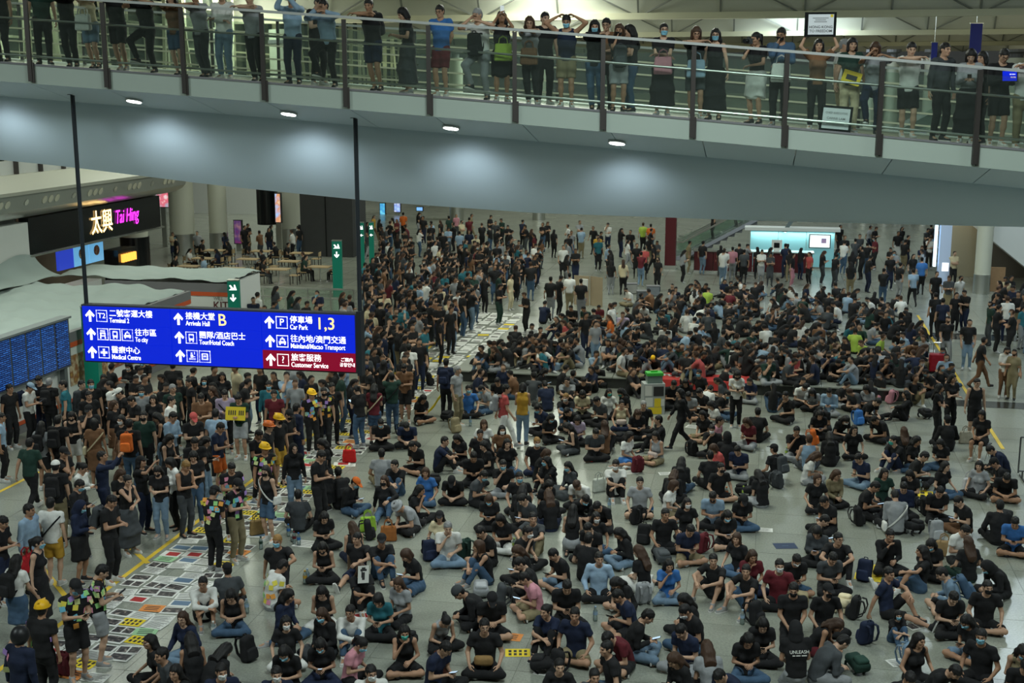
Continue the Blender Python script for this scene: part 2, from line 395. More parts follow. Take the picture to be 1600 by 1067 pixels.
def web(s):
    z0 = bfloor(s) - .69; z1 = bbot(s); pr = []
    for k in range(13):
        t = k / 12; pr.append(bp(s, 1.70 + .75 * t ** 1.8, z0 + (z1 - z0) * t))
    pr += [bp(s, 3.6, z1 - .02), bp(s, 3.6, z0 + .1), bp(s, 1.75, z0 + .1)]
    return pr
sweep(web, 'curved_side', WEBM, smooth=True, steps=[S0 + i * .78 for i in range(39)])
sweep(lambda s: [bq(s, 3.0, -.33), bq(s, 4.75, -.33), bq(s, 4.75, .03), bq(s, 3.0, -.1)], 'fascia', FASC)
post_s = []
for px in (47, 1527):
    post_s.append(BW(px, 100 if px < 800 else 180, -.09)[0])
step = (post_s[1] - post_s[0]) / 11
POSTS = [post_s[0] + step * i for i in range(-3, 15)]
for s in POSTS:
    mb = MB(); mb.bar(bq(s, -.10, -.29), bq(s, -.10, 1.22), .075, .07)
    mb.bar(bq(s + .05, -.085, -.31), bq(s + .05, -.085, .06), .04, .05)
    mb.build('post', DARKB, br, BI)
    MB().bar(bq(s, 4.6, -.2), bq(s, 4.6, 1.22), .06, .07).build('post', DARKB, br, BI)
for a, b in zip(POSTS[:-1], POSTS[1:]):
    for w, m in ((-.03, GLASS), (4.55, GLASS2)):
        a2, b2 = a + .02, b - .02
        MB().add([bq(a2, w, .05), bq(b2, w, .05), bq(b2, w, 1.16), bq(a2, w, 1.16), bq(a2, w + .012, .05), bq(b2, w + .012, .05), bq(b2, w + .012, 1.16), bq(a2, w + .012, 1.16)],
                 [(0, 1, 2, 3), (7, 6, 5, 4), (0, 4, 5, 1), (2, 6, 7, 3), (1, 5, 6, 2), (0, 3, 7, 4)]).build('glass_pane', m, br, BI)
for w, hs in ((-.05, (1.26,)), (.07, (.84, .17)), (4.5, (1.24, .95, .70, .42, .18))):
    for h in hs:
        big = h > 1.2
        sm = mat('handrail_grey', (.42, .43, .42), .4) if big else STEEL if w < 4 else CREAM
        mb = MB()
        for a, b in zip(POSTS[:-1], POSTS[1:]): mb.bar(bq(a, w, h), bq(b, w, h), .085 if big else .035, .045 if big else .035) if w > 4 or big else mb.tube(bq(a, w, h), bq(b, w, h), .02, 8)
        mb.build('handrail' if big else 'rail', sm, br, BI)
LENS = mat('downlight_lens', (1, 1, 1), .5, emit=(1, .99, .97), estr=9)
nrm = Vector((0, 0, -1))
for px, py in ((208, 155), (450, 176), (704, 198), (964, 219), (-45, 134)):
    s, z = BW(px, py, .78); c = bq(s, .82, -.345 - .175)
    ax = (bq(s, 1.7, -.70) - bq(s, 0, -.33)).normalized(); nn = Vector((bc, -bs, -.079)).normalized().cross(ax); nn = nn if nn.z < 0 else -nn
    d = MB().tube(c, c + nn * .035, .165, 20).build('downlight', STEEL, br, BI)
    MB().tube(c + nn * .036, c + nn * .042, .138, 20).build('lens', LENS, d)
    l = bpy.data.lights.new('downlight_lamp', 'SPOT'); l.energy = 165; l.spot_size = R(122); l.spot_blend = 1.0; l.color = (.84, .94, 1); l.shadow_soft_size = .25
    lo = bpy.data.objects.new('downlight_lamp', l); COL.objects.link(lo); lo.location = bp(s + .1, .80, c.z - .10)
    lo.rotation_euler = (Vector((bs * .35, bc * .35, -1))).to_track_quat('-Z', 'Y').to_euler()

# ------------------------------------------------------------------ hanging direction sign
W0 = .8
sl, _ = BW(131, 520, W0); sr, _ = BW(555, 530, W0)
zt = BW(131, 478, W0)[1]; zb = BW(131, 563, W0)[1]
SW, SH = sr - sl, zt - zb
sg = empty('direction_sign', frame(bp(sl, W0, zb), Vector((bc, -bs, 0))), 'blue illuminated three-panel direction sign hung on two dark poles', 'sign')
MB().box((SW / 2, .12, SH / 2), (SW + .06, .2, SH + .06)).build('casing', GREYD, sg)
POLE = mat('pole_dark_blue_steel', (.035, .042, .05), .4, .5)
for px, ptop, xx, zl in ((122, 150, .03, SH), (553, 185, SW + .07, -.06)):
    s_, z_ = BW(px, ptop, W0)
    mb = MB(); top = bfloor(sl + xx) - .33 - .17 - zb
    mb.tube((xx, .12, zl), (xx, .12, top), .042, 10); mb.tube((xx, .12, top - .02), (xx, .12, top + .03), .10, 12)
    mb.build('suspension_pole', POLE, sg, smooth=True)
if True:
    MB().box((SW + .07, .12, SH / 2), (.09, .22, SH + .14)).build('end_plate', POLE, sg)
def arrow_mesh():
    return MB().prism([(-.022, -.11), (.022, -.11), (.022, .02), (.068, -.026), (.09, .006), (0, .105), (-.09, .006), (-.068, -.026), (-.022, .02)], 0, .006, lambda a, b, t: (a, -t, b)).mesh('arrow')
ARR = arrow_mesh()
def ring(x0, z0, x1, z1, t=.016):
    mb = MB()
    for a, b, c, d in ((x0, z0, x1, z0 + t), (x0, z1 - t, x1, z1), (x0, z0, x0 + t, z1), (x1 - t, z0, x1, z1)):
        mb.box(((a + c) / 2, -.012, (b + d) / 2), (c - a, .006, d - b))
    return mb
def icon(parent, kind, x, z, h=.21):
    g = ring(x, z - h / 2, x + h, z + h / 2).build('icon', WLIT, parent)
    cx = x + h / 2; q = MB()
    def bx(a, b, ww, hh): q.box((cx + a, -.012, z + b), (ww, .006, hh))
    if kind == 'T2': text(g, 'T2', cx, z, .15, WLIT, align='CENTER'); return
    if kind == 'P': text(g, 'P', cx, z, .19, WLIT, align='CENTER'); return
    if kind == '?': text(g, '?', cx, z, .19, WLIT, align='CENTER'); return
    if kind == 'cross': bx(0, 0, .05, .15); bx(0, 0, .15, .05)
    if kind == 'train': bx(0, .02, .11, .03); bx(-.045, -.01, .03, .09); bx(.045, -.01, .03, .09); bx(0, -.035, .12, .03); bx(-.05, -.075, .03, .03); bx(.05, -.075, .03, .03); bx(0, .065, .11, .03)
    if kind == 'bus': bx(0, .06, .10, .03); bx(-.045, .02, .02, .09); bx(.045, .02, .02, .09); bx(0, -.035, .11, .045); bx(-.035, -.07, .025, .03); bx(.035, -.07, .025, .03)
    if kind == 'taxi': bx(0, .045, .08, .022); bx(-.04, .02, .02, .05); bx(.04, .02, .02, .05); bx(0, -.02, .15, .05); bx(-.05, -.055, .03, .03); bx(.05, -.055, .03, .03); bx(0, .07, .03, .02)
    if kind == 'desk': bx(-.01, .055, .04, .04); bx(-.01, .0, .06, .06); bx(.04, -.01, .05, .02); bx(0, -.055, .14, .035); bx(.05, .06, .02, .05)
    if kind == 'case': bx(0, .055, .13, .02); bx(-.055, 0, .03, .10); bx(.055, 0, .03, .10); bx(0, .005, .06, .04); bx(0, -.055, .14, .03)
    q.build('pictogram', WLIT, g)
PW = SW / 3
rows = [[('T2',), '二號客運大樓', 'Terminal 2', .62], [('train', 'bus', 'taxi'), '往市區', 'To city', .62], [('cross',), '醫療中心', 'Medical Centre', .62]], \
       [[(), '接機大堂', 'Arrivals Hall', .62, 'B'], [('bus',), '團隊/酒店巴士', 'Tour/Hotel Coach', .62], [('desk', 'case'), '', '', 0]], \
       [[('P',), '停車場', 'Car Park', .6, '1,3'], [('taxi',), '往內地/澳門交通', 'Mainland/Macao Transport', .6], [('?',), '旅客服務', 'Customer Service', .6]]
wid = {'Terminal 2': .42, 'To city': .27, 'Medical Centre': .62, 'Arrivals Hall': .50, 'Tour/Hotel Coach': .72, 'Car Park': .36, 'Mainland/Macao Transport': 1.10, 'Customer Service': .75}
RH_ = SH / 3
for c in range(3):
    x0 = c * PW
    for r in range(3):
        zc = SH - RH_ * (r + .5); red = c == 2 and r == 2
        p = MB().box((x0 + PW / 2, .0, zc), (PW - .012, .03, RH_ - (.004 if not red else .008))).build('panel', REDS if red else BLUES, sg)
        p.location.y = .0
        if red: p['label'] = 'dark red customer service panel'
        row = rows[c][r]; x = x0 + .10 + .07
        link('arrow', ARR, WLIT, p, Matrix.Translation((x, -.018, zc)) @ Matrix.Scale(1.12, 4)); x += .13
        off = -.022
        for ic in row[0]:
            icon(p, ic, x, zc, .24); x += .265
        if row[1]:
            x += .02
            hcn = .155
            a = text(p, row[1], x, zc + .055, hcn, WLIT, y=-.018); n = len(row[1].replace('/', ''))
            text(p, row[2], x, zc - .085, .135, WLIT, y=-.018, width=wid[row[2]])
            if len(row) > 4: text(p, row[4], x + (hcn * n + .05 if c == 1 else .52), zc - .005, .33, YLIT, y=-.018)
            if red: text(p, 'ご案内', x0 + PW - .30, zc + .05, .085, WLIT, y=-.018); text(p, '공항안내', x0 + PW - .32, zc - .05, .085, WLIT, y=-.018)

# ------------------------------------------------------------------ flight information board (far left)
def screen_material(name, bg, fg, rowh, colw, strength=1.0, dens=.45):
    m = bpy.data.materials.new(name); m.use_nodes = True; nt = m.node_tree; b = nt.nodes['Principled BSDF']
    tc = nt.nodes.new('ShaderNodeTexCoord'); br_ = nt.nodes.new('ShaderNodeTexBrick'); br_.inputs['Scale'].default_value = 1
    br_.inputs['Brick Width'].default_value = colw; br_.inputs['Row Height'].default_value = rowh; br_.inputs['Mortar Size'].default_value = rowh * .28
    br_.inputs['Color1'].default_value = (*fg, 1); br_.inputs['Color2'].default_value = (*[c * .35 for c in fg], 1); br_.inputs['Mortar'].default_value = (*bg, 1)
    mp = nt.nodes.new('ShaderNodeMapping'); mp.inputs['Rotation'].default_value = (math.pi / 2, 0, 0)
    nt.links.new(tc.outputs['Object'], mp.inputs['Vector']); nt.links.new(mp.outputs['Vector'], br_.inputs['Vector'])
    nt.links.new(br_.outputs['Color'], b.inputs['Emission Color']); b.inputs['Emission Strength'].default_value = strength
    b.inputs['Base Color'].default_value = (.01, .01, .02, 1); b.inputs['Roughness'].default_value = .25
    return m
FIDS = screen_material('flight_list_screen', (.0, .006, .05), (.03, .16, .55), .055, .26, .9)
fr = frame(hall(-19.7, 24.6, 0), V)
fb = empty('flight_board', fr, 'black flight information board with rows of blue screens by the kiosk', 'display board')
MB().box((3.98, .12, 2.12), (8.0, .22, 1.42)).build('casing', mat('board_casing', (.06, .075, .085), .5), fb)
MB().box((3.98, .10, 2.86), (8.06, .34, .06)).build('top_cap', mat('board_cap', (.20, .23, .24), .4), fb)
for i in range(11):
    MB().box((.38 + i * .72, .0, 2.12), (.62, .02, 1.30)).build('screen', FIDS, fb)
for x in (.3, 4.0, 7.75):
    MB().box((x, .14, .72), (.16, .16, 1.44)).build('stand_post', mat('post_steel', (.16, .18, .19), .4, .6), fb)
    MB().box((x, .14, .01), (.4, .4, .02)).build('foot_plate', STEEL, fb)

# ------------------------------------------------------------------ kiosks with dust-sheet roofs
def food_material(name, a, b, c, sc):
    m = bpy.data.materials.new(name); m.use_nodes = True; nt = m.node_tree; bs_ = nt.nodes['Principled BSDF']
    tc = nt.nodes.new('ShaderNodeTexCoord'); vo = nt.nodes.new('ShaderNodeTexVoronoi'); vo.inputs['Scale'].default_value = sc
    no = nt.nodes.new('ShaderNodeTexNoise'); no.inputs['Scale'].default_value = sc * 2
    nt.links.new(tc.outputs['Object'], vo.inputs['Vector']); nt.links.new(tc.outputs['Object'], no.inputs['Vector'])
    cr = nt.nodes.new('ShaderNodeValToRGB'); cr.color_ramp.elements[0].color = (*a, 1); cr.color_ramp.elements[1].color = (*c, 1)
    e = cr.color_ramp.elements.new(.45); e.color = (*b, 1)
    ad = nt.nodes.new('ShaderNodeMath'); ad.operation = 'MULTIPLY'
    nt.links.new(vo.outputs['Distance'], ad.inputs[0]); nt.links.new(no.outputs['Fac'], ad.inputs[1]); ad.use_clamp = True
    ml = nt.nodes.new('ShaderNodeMath'); ml.operation = 'MULTIPLY'; ml.inputs[1].default_value = 2.2
    nt.links.new(ad.outputs[0], ml.inputs[0]); nt.links.new(ml.outputs[0], cr.inputs['Fac']); nt.links.new(cr.outputs['Color'], bs_.inputs['Base Color'])
    return m
FOOD = [food_material('noodle_print', (.45, .28, .08), (.25, .09, .03), (.55, .45, .30), 5), food_material('stew_print', (.10, .03, .02), (.32, .16, .06), (.5, .38, .2), 7), food_material('roast_print', (.35, .12, .03), (.2, .05, .02), (.6, .5, .35), 4)]
KH = 2.3
def kiosk_wall(root, x0, x1, h=KH):                   # in the wall's own frame: x along, -y out
    MB().box(((x0 + x1) / 2, .08, (h - .45) / 2), (x1 - x0, .16, h - .45)).build('wall_panel', WHITE, root)
    MB().box(((x0 + x1) / 2, .07, h - .15), (x1 - x0 + .04, .2, .30)).build('parapet', GREYP, root)
    MB().box(((x0 + x1) / 2, .06, h - .375), (x1 - x0 + .02, .18, .15)).build('orange_band', ORANGE, root)
    MB().box(((x0 + x1) / 2, .06, .28), (x1 - x0 + .02, .18, .10)).build('orange_band', ORANGE, root)
    MB().box(((x0 + x1) / 2, .05, .11), (x1 - x0 + .02, .20, .22)).build('plinth_strip', GREYP, root)
ka = empty('food_kiosk', frame(hall(-20, 28.5), V), 'white kiosk with grey parapet, orange bands and food pictures on its wall', 'kiosk')
kiosk_wall(ka, 0, 12.5)
MB().box((12.42, 3.2, KH / 2), (.16, 6.2, KH)).build('end_wall', WHITE, ka)
MB().box((6.2, 6.3, KH / 2), (12.5, .16, KH)).build('rear_wall', WHITE, ka)
for i, x in enumerate((4.9, 6.1, 7.25, 8.4, 9.5, 10.6)):
    MB().box((x, -.012, 1.15), (.95, .02, 1.15 if i % 2 else .9)).build('food_poster', FOOD[i % 3], ka)
    if i % 2: MB().tube((x + .1, -.02, 1.25), (x + .1, -.03, 1.25), .36, 20).build('plate_print', FOOD[(i + 1) % 3], ka)
kb = empty('food_kiosk', frame(hall(-24.2, 42.7), U), 'further white kiosk with KIT lettering beside green signpost', 'kiosk')
kiosk_wall(kb, 0, 4.9)
MB().box((4.82, 1.5, KH / 2), (.16, 2.9, KH)).build('end_wall', WHITE, kb)
MB().box((2.4, 3.0, KH / 2), (4.9, .16, KH)).build('rear_wall', WHITE, kb)
MB().tube((1.55, -.02, 1.25), (1.55, -.03, 1.25), .4, 24).build('plate_print', FOOD[0], kb)
KITL = mat('maroon_print', (.10, .012, .015), .6)
text(kb, 'KIT', 4.28, 1.50, .40, KITL, y=-.015); text(kb, 'WILL', 4.30, 1.76, .17, mat('grey_print', (.3, .3, .3), .6), y=-.015)
rng = np.random.RandomState(3)
def sheet(name, label, fn, nu, nv, thick=.012):
    """draped sheet with real thickness from fn(a,b) -> point"""
    vs = [fn(i / nu, j / nv) for i in range(nu + 1) for j in range(nv + 1)]; n = len(vs)
    vs2 = [Vector(p) - Vector((0, 0, thick)) for p in vs]
    q = [(i * (nv + 1) + j, (i + 1) * (nv + 1) + j, (i + 1) * (nv + 1) + j + 1, i * (nv + 1) + j + 1) for i in range(nu) for j in range(nv)]
    mb = MB().add(list(vs) + vs2, q + [tuple(k + n for k in reversed(f)) for f in q])
    o = mb.build(name, CLOTH, smooth=True); tag(o, label, 'dust sheet'); return o
def rip(u, v):
    return .05 * math.sin(1.7 * u + .9 * v) + .045 * math.sin(3.1 * v - 1.3 * u + 1) + .03 * math.sin(5.3 * u + 2.2 * v) + .02 * math.sin(9 * v + 4 * u)
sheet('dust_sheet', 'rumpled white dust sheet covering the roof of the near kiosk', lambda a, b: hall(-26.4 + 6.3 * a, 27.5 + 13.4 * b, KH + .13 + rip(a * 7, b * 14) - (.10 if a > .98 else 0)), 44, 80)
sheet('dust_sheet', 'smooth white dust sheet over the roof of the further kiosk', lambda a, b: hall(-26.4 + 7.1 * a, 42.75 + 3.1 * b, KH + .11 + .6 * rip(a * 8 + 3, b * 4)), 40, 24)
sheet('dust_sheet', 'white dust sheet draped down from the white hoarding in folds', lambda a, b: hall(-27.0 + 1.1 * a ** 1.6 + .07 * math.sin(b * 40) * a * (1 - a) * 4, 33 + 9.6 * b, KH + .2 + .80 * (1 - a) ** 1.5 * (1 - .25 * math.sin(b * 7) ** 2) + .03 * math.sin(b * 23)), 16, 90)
# ------------------------------------------------------------------ restaurant front, bulkhead and gallery
hoard = hbox(MB(), -27.6, -27.05, 26, 42.4, 0, 4.45).build('hoarding', WHITE); tag(hoard, 'plain white hoarding wall beside the black restaurant sign', 'hoarding')
RV0, RV1 = 42.45, 52.9
rs = empty('restaurant_sign', frame(hall(-27.05, RV0, 3.2), V), 'long black restaurant sign with gold Chinese and magenta script lettering', 'sign')
MB().box(((RV1 - RV0) / 2, .2, .70), (RV1 - RV0, .4, 1.40)).build('board', BLACKG, rs)
MB().box(((RV1 - RV0) / 2, .15, -.03), (RV1 - RV0 + .3, .5, .06)).build('lower_trim', STEEL, rs)
GOLD = mat('gold_neon', (1, .8, .4), .5, emit=(1, .62, .22), estr=4.0); MAG = mat('magenta_neon', (.8, .1, .8), .5, emit=(.85, .02, .75), estr=2.2)
xa = (PU(140, 340, -27.05) - hall(-27.05, RV0)).dot(V); xb = (PU(173, 340, -27.05) - hall(-27.05, RV0)).dot(V); xc = (PU(178, 340, -27.05) - hall(-27.05, RV0)).dot(V); xd = (PU(214, 335, -27.05) - hall(-27.05, RV0)).dot(V)
text(rs, '太興', xa, .68, 1.02, GOLD, y=-.05, width=xb - xa); text(rs, 'Tai Hing', xc, .78, .80, MAG, y=-.05, width=xd - xc, shear=.25)
bk = empty('trim_3', hall(-27, 40, 5), kind='structure'); KI = Matrix.Translation(-hall(-27, 40, 5))
def vsweep(prof, v0, v1, name, m, parent, MI, smooth=False):
    return MB().prism(prof, v0, v1, lambda a, b, t: hall(a, t, b)).build(name, m, parent, MI, smooth)
vsweep([(-27.4, 4.62), (-26.9, 4.68), (-26.55, 4.86), (-26.4, 5.0), (-26.4, 5.02), (-27.4, 5.02)], 18, 54.2, 'underside', STEEL, bk, KI, True)
vsweep([(-26.4, 5.0), (-26.15, 5.62), (-27.6, 5.62), (-27.6, 5.0)], 18, 54.2, 'light_band', mat('bulkhead_grey', (.26, .27, .24), .5), bk, KI)
vsweep([(-26.05, 5.62), (-26.05, 5.74), (-26.9, 6.25), (-30, 6.25), (-30, 5.62)], 18, 54.2, 'ledge', mat('bulkhead_cream', (.34, .345, .29), .5), bk, KI)
bn = Vector((.62, 0, -.25)).normalized(); bn = U * bn.x + Vector((0, 0, bn.z))
vv = 30.0; k = 0
while vv < 53.5:
    for d in ((-.42, 0, .42) if k % 2 == 0 else (0,)):
        c = hall(-26.27, vv + d, 5.31)
        MB().tube(c - bn * .01, c + bn * .02, .15 if k % 2 == 0 else .12, 14).build('round_lamp', mat('lamp_glass', (.5, .48, .38), .2) if k % 2 == 0 else STEEL, bk, KI)
    vv += 1.6; k += 1
gl = empty('gallery_railing', hall(-26.95, 36, 6.25), 'dark post railing along the upper gallery ledge', 'railing'); GI = Matrix.Translation(-hall(-26.95, 36, 6.25))
hbox(MB(), -27.3, -27.2, 18, 54, 6.25, 6.75).build('upstand', WHITE, gl, GI)
for i in range(23):
    hbox(MB(), -27.2, -27.06, 18 + i * 1.6, 18.12 + i * 1.6, 6.25, 7.5).build('post', DARKB, gl, GI)
hbox(MB(), -27.24, -27.2, 18, 54, 6.8, 7.4).build('glass_pane', GLASS2, gl, GI)
hbox(MB(), -27.26, -27.12, 18, 54, 7.5, 7.56).build('handrail', STEEL, gl, GI)
# restaurant interior
ri = empty('food_counter', hall(-29, 47, 0), 'open restaurant counter with menu screens and roast display under the black sign', 'food counter'); RI = Matrix.Translation(-hall(-29, 47, 0))
hbox(MB(), -33, -32.8, 42.4, 56, 0, 4.6).build('rear_wall', mat('brown_interior', (.16, .12, .08), .6, noise=.2, nscale=2), ri, RI)
hbox(MB(), -33, -27.65, 42.45, 42.6, 0, 4.6).build('side_wall', WHITE, ri, RI)
hbox(MB(), -33, -27.3, 42.5, 53, 4.62, 4.75).build('soffit', mat('brown_soffit', (.25, .2, .14), .6), ri, RI)
hbox(MB(), -29.6, -28.8, 42.8, 50.5, 0, 1.1).build('counter', WHITE, ri, RI)
hbox(MB(), -30.2, -29.9, 42.6, 50.6, 2.95, 3.75).build('bulkhead', WOOD, ri, RI)
MENU = [mat('menu_blue', (.02, .03, .2), .3, emit=(.02, .05, .5), estr=.8), mat('menu_sky', (.2, .4, .6), .3, emit=(.10, .32, .55), estr=.9)]
ma, mc = PU(92, 421, -28.6), PU(162, 383, -28.6); mv0, mv1 = ma.dot(V), mc.dot(V); mz0, mz1 = 1.95, 2.95; print('menu', mv0, mv1, ma.z, mc.z)
for i in range(3):
    g = mv0 + (mv1 - mv0) * i / 3; e_ = mv0 + (mv1 - mv0) * (i + 1) / 3 - .05
    hbox(MB(), -28.7, -28.6, g, e_, mz0, mz1).build('menu_screen', MENU[0 if i < 1 else 1], ri, RI)
    if i >= 1: MB().tube(hall(-28.6, (g + e_) / 2, (mz0 + mz1) / 2), hall(-28.57, (g + e_) / 2, (mz0 + mz1) / 2), .22, 18).build('dish_picture', FOOD[2], ri, RI)
hbox(MB(), -28.9, -28.2, 51.0, 52.6, .9, 2.3).build('roast_cabinet', BLACKG, ri, RI)
for i in range(6):
    MB().tube(hall(-28.1, 51.2 + i * .22, 1.75), hall(-28.1, 51.2 + i * .22, 2.1), .08, 8).build('hanging_roast', mat('roast_glow', (.6, .25, .04), .5, emit=(1, .42, .06), estr=1.6), ri, RI)  # warm light of the roast window put into the meat as emission
area('restaurant_lamp', hall(-29.8, 47, 4.4), 2, 60, (1, .8, .55), sy=6)
bcx = empty('clad_column', hall(-29.3, 54.6), 'cream round column with black cladding beside the roast counter', 'column')
MB().lathe((0, 0, 2.5), [(.62, 0), (.62, 4)], 24).build('shaft', COLM, bcx, smooth=True)
MB().lathe((0, 0, 0), [(.68, 0), (.68, 2.5)], 24).build('black_cladding', BLACKG, bcx, smooth=True)
for px, py, wp, lb in ((287, 397, 38, 'wide cream column with steel base behind the restaurant tables'), (343, 395, 28, 'slimmer cream column with steel base beside the wide one'), (452, 387, 39, 'grey round column beside the dark wall block')):
    column(px, py, wp, lb, group='hall columns', base=True)
bl = empty('dark_kiosk_block', hall(-24.4, 68.4), 'tall dark grey box-like block behind the restaurant seating', 'wall block'); DI = Matrix.Translation(-hall(-24.4, 68.4))
hbox(MB(), -26.0, -22.9, 67.6, 70, 0, 6.5).build('body', GREYD, bl, DI)
for u in (-25.0, -23.6): MB().tube(hall(u, 67.58, 4.1), hall(u, 67.5, 4.1), .18, 14).build('round_vent', BLACKG, bl, DI)
hbox(MB(), -24.5, -24.45, 67.55, 67.6, 0, 6.4).build('seam', BLACKG, bl, DI)
def adscreen(px0, py0, px1, py1, v, e, label, leg=True):
    a = PVv(px0, py1, v); b = PVv(px1, py0, v); wdt = (b - a).dot(U); h = b.z - a.z
    o = empty('advert_screen', frame(Vector((a.x, a.y, 0)), U), label, 'screen')
    MB().box((wdt / 2, .1, a.z + h / 2), (wdt + .1, .18, h + .1)).build('casing', GREYD, o)
    m = food_material(label[:20], *e, 2.0); bsd = m.node_tree.nodes['Principled BSDF']; m.node_tree.links.new(bsd.inputs['Base Color'].links[0].from_socket, bsd.inputs['Emission Color']); bsd.inputs['Emission Strength'].default_value = .9
    MB().box((wdt / 2, 0, a.z + h / 2), (wdt, .02, h)).build('screen', m, o)
    if leg and a.z > .1: MB().box((wdt / 2, .1, a.z / 2), (.3, .12, a.z)).build('stand', STEEL, o)
adscreen(244, 301, 263, 323, 70, ((.9, .9, .9), (.7, .1, .15), (.2, .5, .6)), 'bright advert screen with red figure beyond the black sign')
adscreen(367, 345, 376, 380, 69, ((.18, .02, .06), (.05, .02, .1), (.2, .1, .12)), 'dark maroon advert board near the slimmer column')
adscreen(431, 303, 437, 347, 68.6, ((.9, .8, .7), (.6, .25, .1), (.3, .5, .9)), 'narrow tall lit advert screen on the dark drum')
adscreen(594, 318, 601, 337, 92, ((.1, .5, .8), (.05, .3, .6), (.2, .7, .9)), 'small blue advert screen at the far end of hall')
adscreen(616, 318, 625, 331, 92, ((.5, .7, .9), (.2, .3, .7), (.9, .9, .9)), 'pale advert screen at the far end of hall')
adscreen(651, 324, 660, 329, 92, ((.2, .4, .9), (.2, .5, .9), (.7, .8, .9)), 'low blue advert screen at the far end of hall')
dr = empty('display_drum', PVv(419, 350, 69.4), 'dark round hanging display drum above the restaurant seating', 'display')
MB().lathe((0, 0, 0), [(.62, 0), (.62, 2.2)], 24).build('drum', BLACKG, dr, smooth=True)
MB().tube((0, 0, 2.2), (0, 0, 6), .08, 8).build('hanger', STEEL, dr)
def signpost(u, v, h, wid_, arrow, label):
    o = empty('signpost', frame(hall(u, v), Vector((1, 0, 0))), label, 'signpost')
    MB().box((0, 0, h / 2), (wid_, wid_ * .8, h)).build('pillar', GREENS, o)
    MB().box((0, 0, h + .02), (wid_ * 1.05, wid_ * .85, .04)).build('cap', STEEL, o)
    y = -wid_ * .4 - .003
    q = MB(); k = wid_ * .36
    q.prism([(-k, -.05), (-k * .4, .02), (-k * .9, .12), (-k * .5, .14), (k * .1, .03), (k * .3, .03), (k * .3, .15), (k * .6, .15), (k, -.05)], 0, .004, lambda a, b, t: (a, y - t, h - .28 + b)); q.build('luggage_mark', WLIT, o)
    link('arrow', ARR, WLIT, o, Matrix.Translation((0, y, h - .62)) @ Matrix.Rotation(math.pi if arrow == 'd' else -math.pi / 2, 4, 'Y') @ Matrix.Scale(wid_ * 3.2, 4))
signpost(-19.2, 54.4, 2.55, .42, 'd', 'green signpost with white arrow standing in the standing crowd')
signpost(-20.0, 60.4, 2.75, .24, 'r', 'slim green signpost with arrow beside the sign pole'); signpost(-19.55, 60.6, 2.75, .24, 'r', 'slim green signpost, second of the pair beside the pole')
signpost(-18.95, 42.4, 2.5, .40, 'd', 'green signpost with white down arrow beside the kiosk lettering'); signpost(-19.62, 33.6, 3.0, .42, 'd', 'green signpost top rising behind the flight board')
gb = empty('glass_barrier', P(380, 492), 'glass barrier with steel rails in front of restaurant seating', 'barrier'); a, b = P(376, 447, 1.1), P(552, 453, 1.1); QI = Matrix.Translation(-P(380, 492))
for z in (1.1, .7): MB().bar((a.x, a.y, z), (b.x, b.y, z), .07, .07).build('rail', STEEL, gb, QI)
for i in range(6):
    t = i / 5; p = a.lerp(b, t); MB().bar((p.x, p.y, 0), (p.x, p.y, 1.1), .06, .06).build('post', STEEL, gb, QI)
    if i < 5:
        q = a.lerp(b, t + .2); MB().add([(p.x, p.y, .08), (q.x, q.y, .08), (q.x, q.y, 1.05), (p.x, p.y, 1.05), (p.x, p.y + .015, .08), (q.x, q.y + .015, .08), (q.x, q.y + .015, 1.05), (p.x, p.y + .015, 1.05)], [(0, 1, 2, 3), (7, 6, 5, 4), (0, 4, 5, 1), (2, 6, 7, 3), (1, 5, 6, 2), (0, 3, 7, 4)]).build('glass_pane', GLASS2, gb, QI)
# cafe tables and chairs
TBW = mat('pale_table_top', (.42, .30, .16), .5)
def cafe_table(u, v):
    o = empty('cafe_table', hall(u, v), 'small pale wood cafe table in the restaurant seating', 'table', 'cafe tables')
    MB().box((0, 0, .73), (1.1, .7, .04), -HA).build('table_top', TBW, o); MB().tube((0, 0, .02), (0, 0, .71), .04, 8).build('pedestal', STEEL, o); MB().lathe((0, 0, 0), [(.26, 0), (.26, .02)], 16).build('base', STEEL, o)
def chair_parts():
    s = MB().box((0, 0, .45), (.42, .42, .04)).mesh('seat'); b = MB().box((0, .2, .70), (.40, .03, .22)).mesh('backrest'); l = MB().box((0, 0, .225), (.035, .035, .45)).mesh('leg'); u_ = MB().box((0, 0, .66), (.035, .035, .42)).mesh('upright'); return s, b, l, u_
CS = chair_parts()
CAFE_SEATS = []
def cafe_chair(u, v, rz, occ):
    o = empty('cafe_chair', Matrix.Translation(hall(u, v)) @ Matrix.Rotation(rz - HA, 4, 'Z'), 'dark frame cafe chair with pale wood seat at cafe table', 'chair', 'cafe chairs')
    link('seat', CS[0], TBW, o); link('backrest', CS[1], TBW, o)
    for x in (-.18, .18):
        for y in (-.18, .18): link('leg', CS[2], DARKB, o, Matrix.Translation((x, y, 0)))
        link('upright', CS[3], DARKB, o, Matrix.Translation((x, .2, 0)))
    if occ: CAFE_SEATS.append((o.location.copy(), rz - HA))
rr = random.Random(5)
for u, v in ((-28.0, 57.5), (-25.6, 57.2), (-23.3, 57.4), (-28.6, 60.4), (-26.2, 60.6), (-23.8, 60.2), (-21.6, 58.6), (-29.4, 63.6), (-26.8, 63.8), (-24.4, 63.4)):
    cafe_table(u, v)
    for sx in (-1, 1): cafe_chair(u + sx * .85, v, -sx * math.pi / 2 * -1 if False else (math.pi / 2 if sx < 0 else -math.pi / 2), rr.random() < .75)

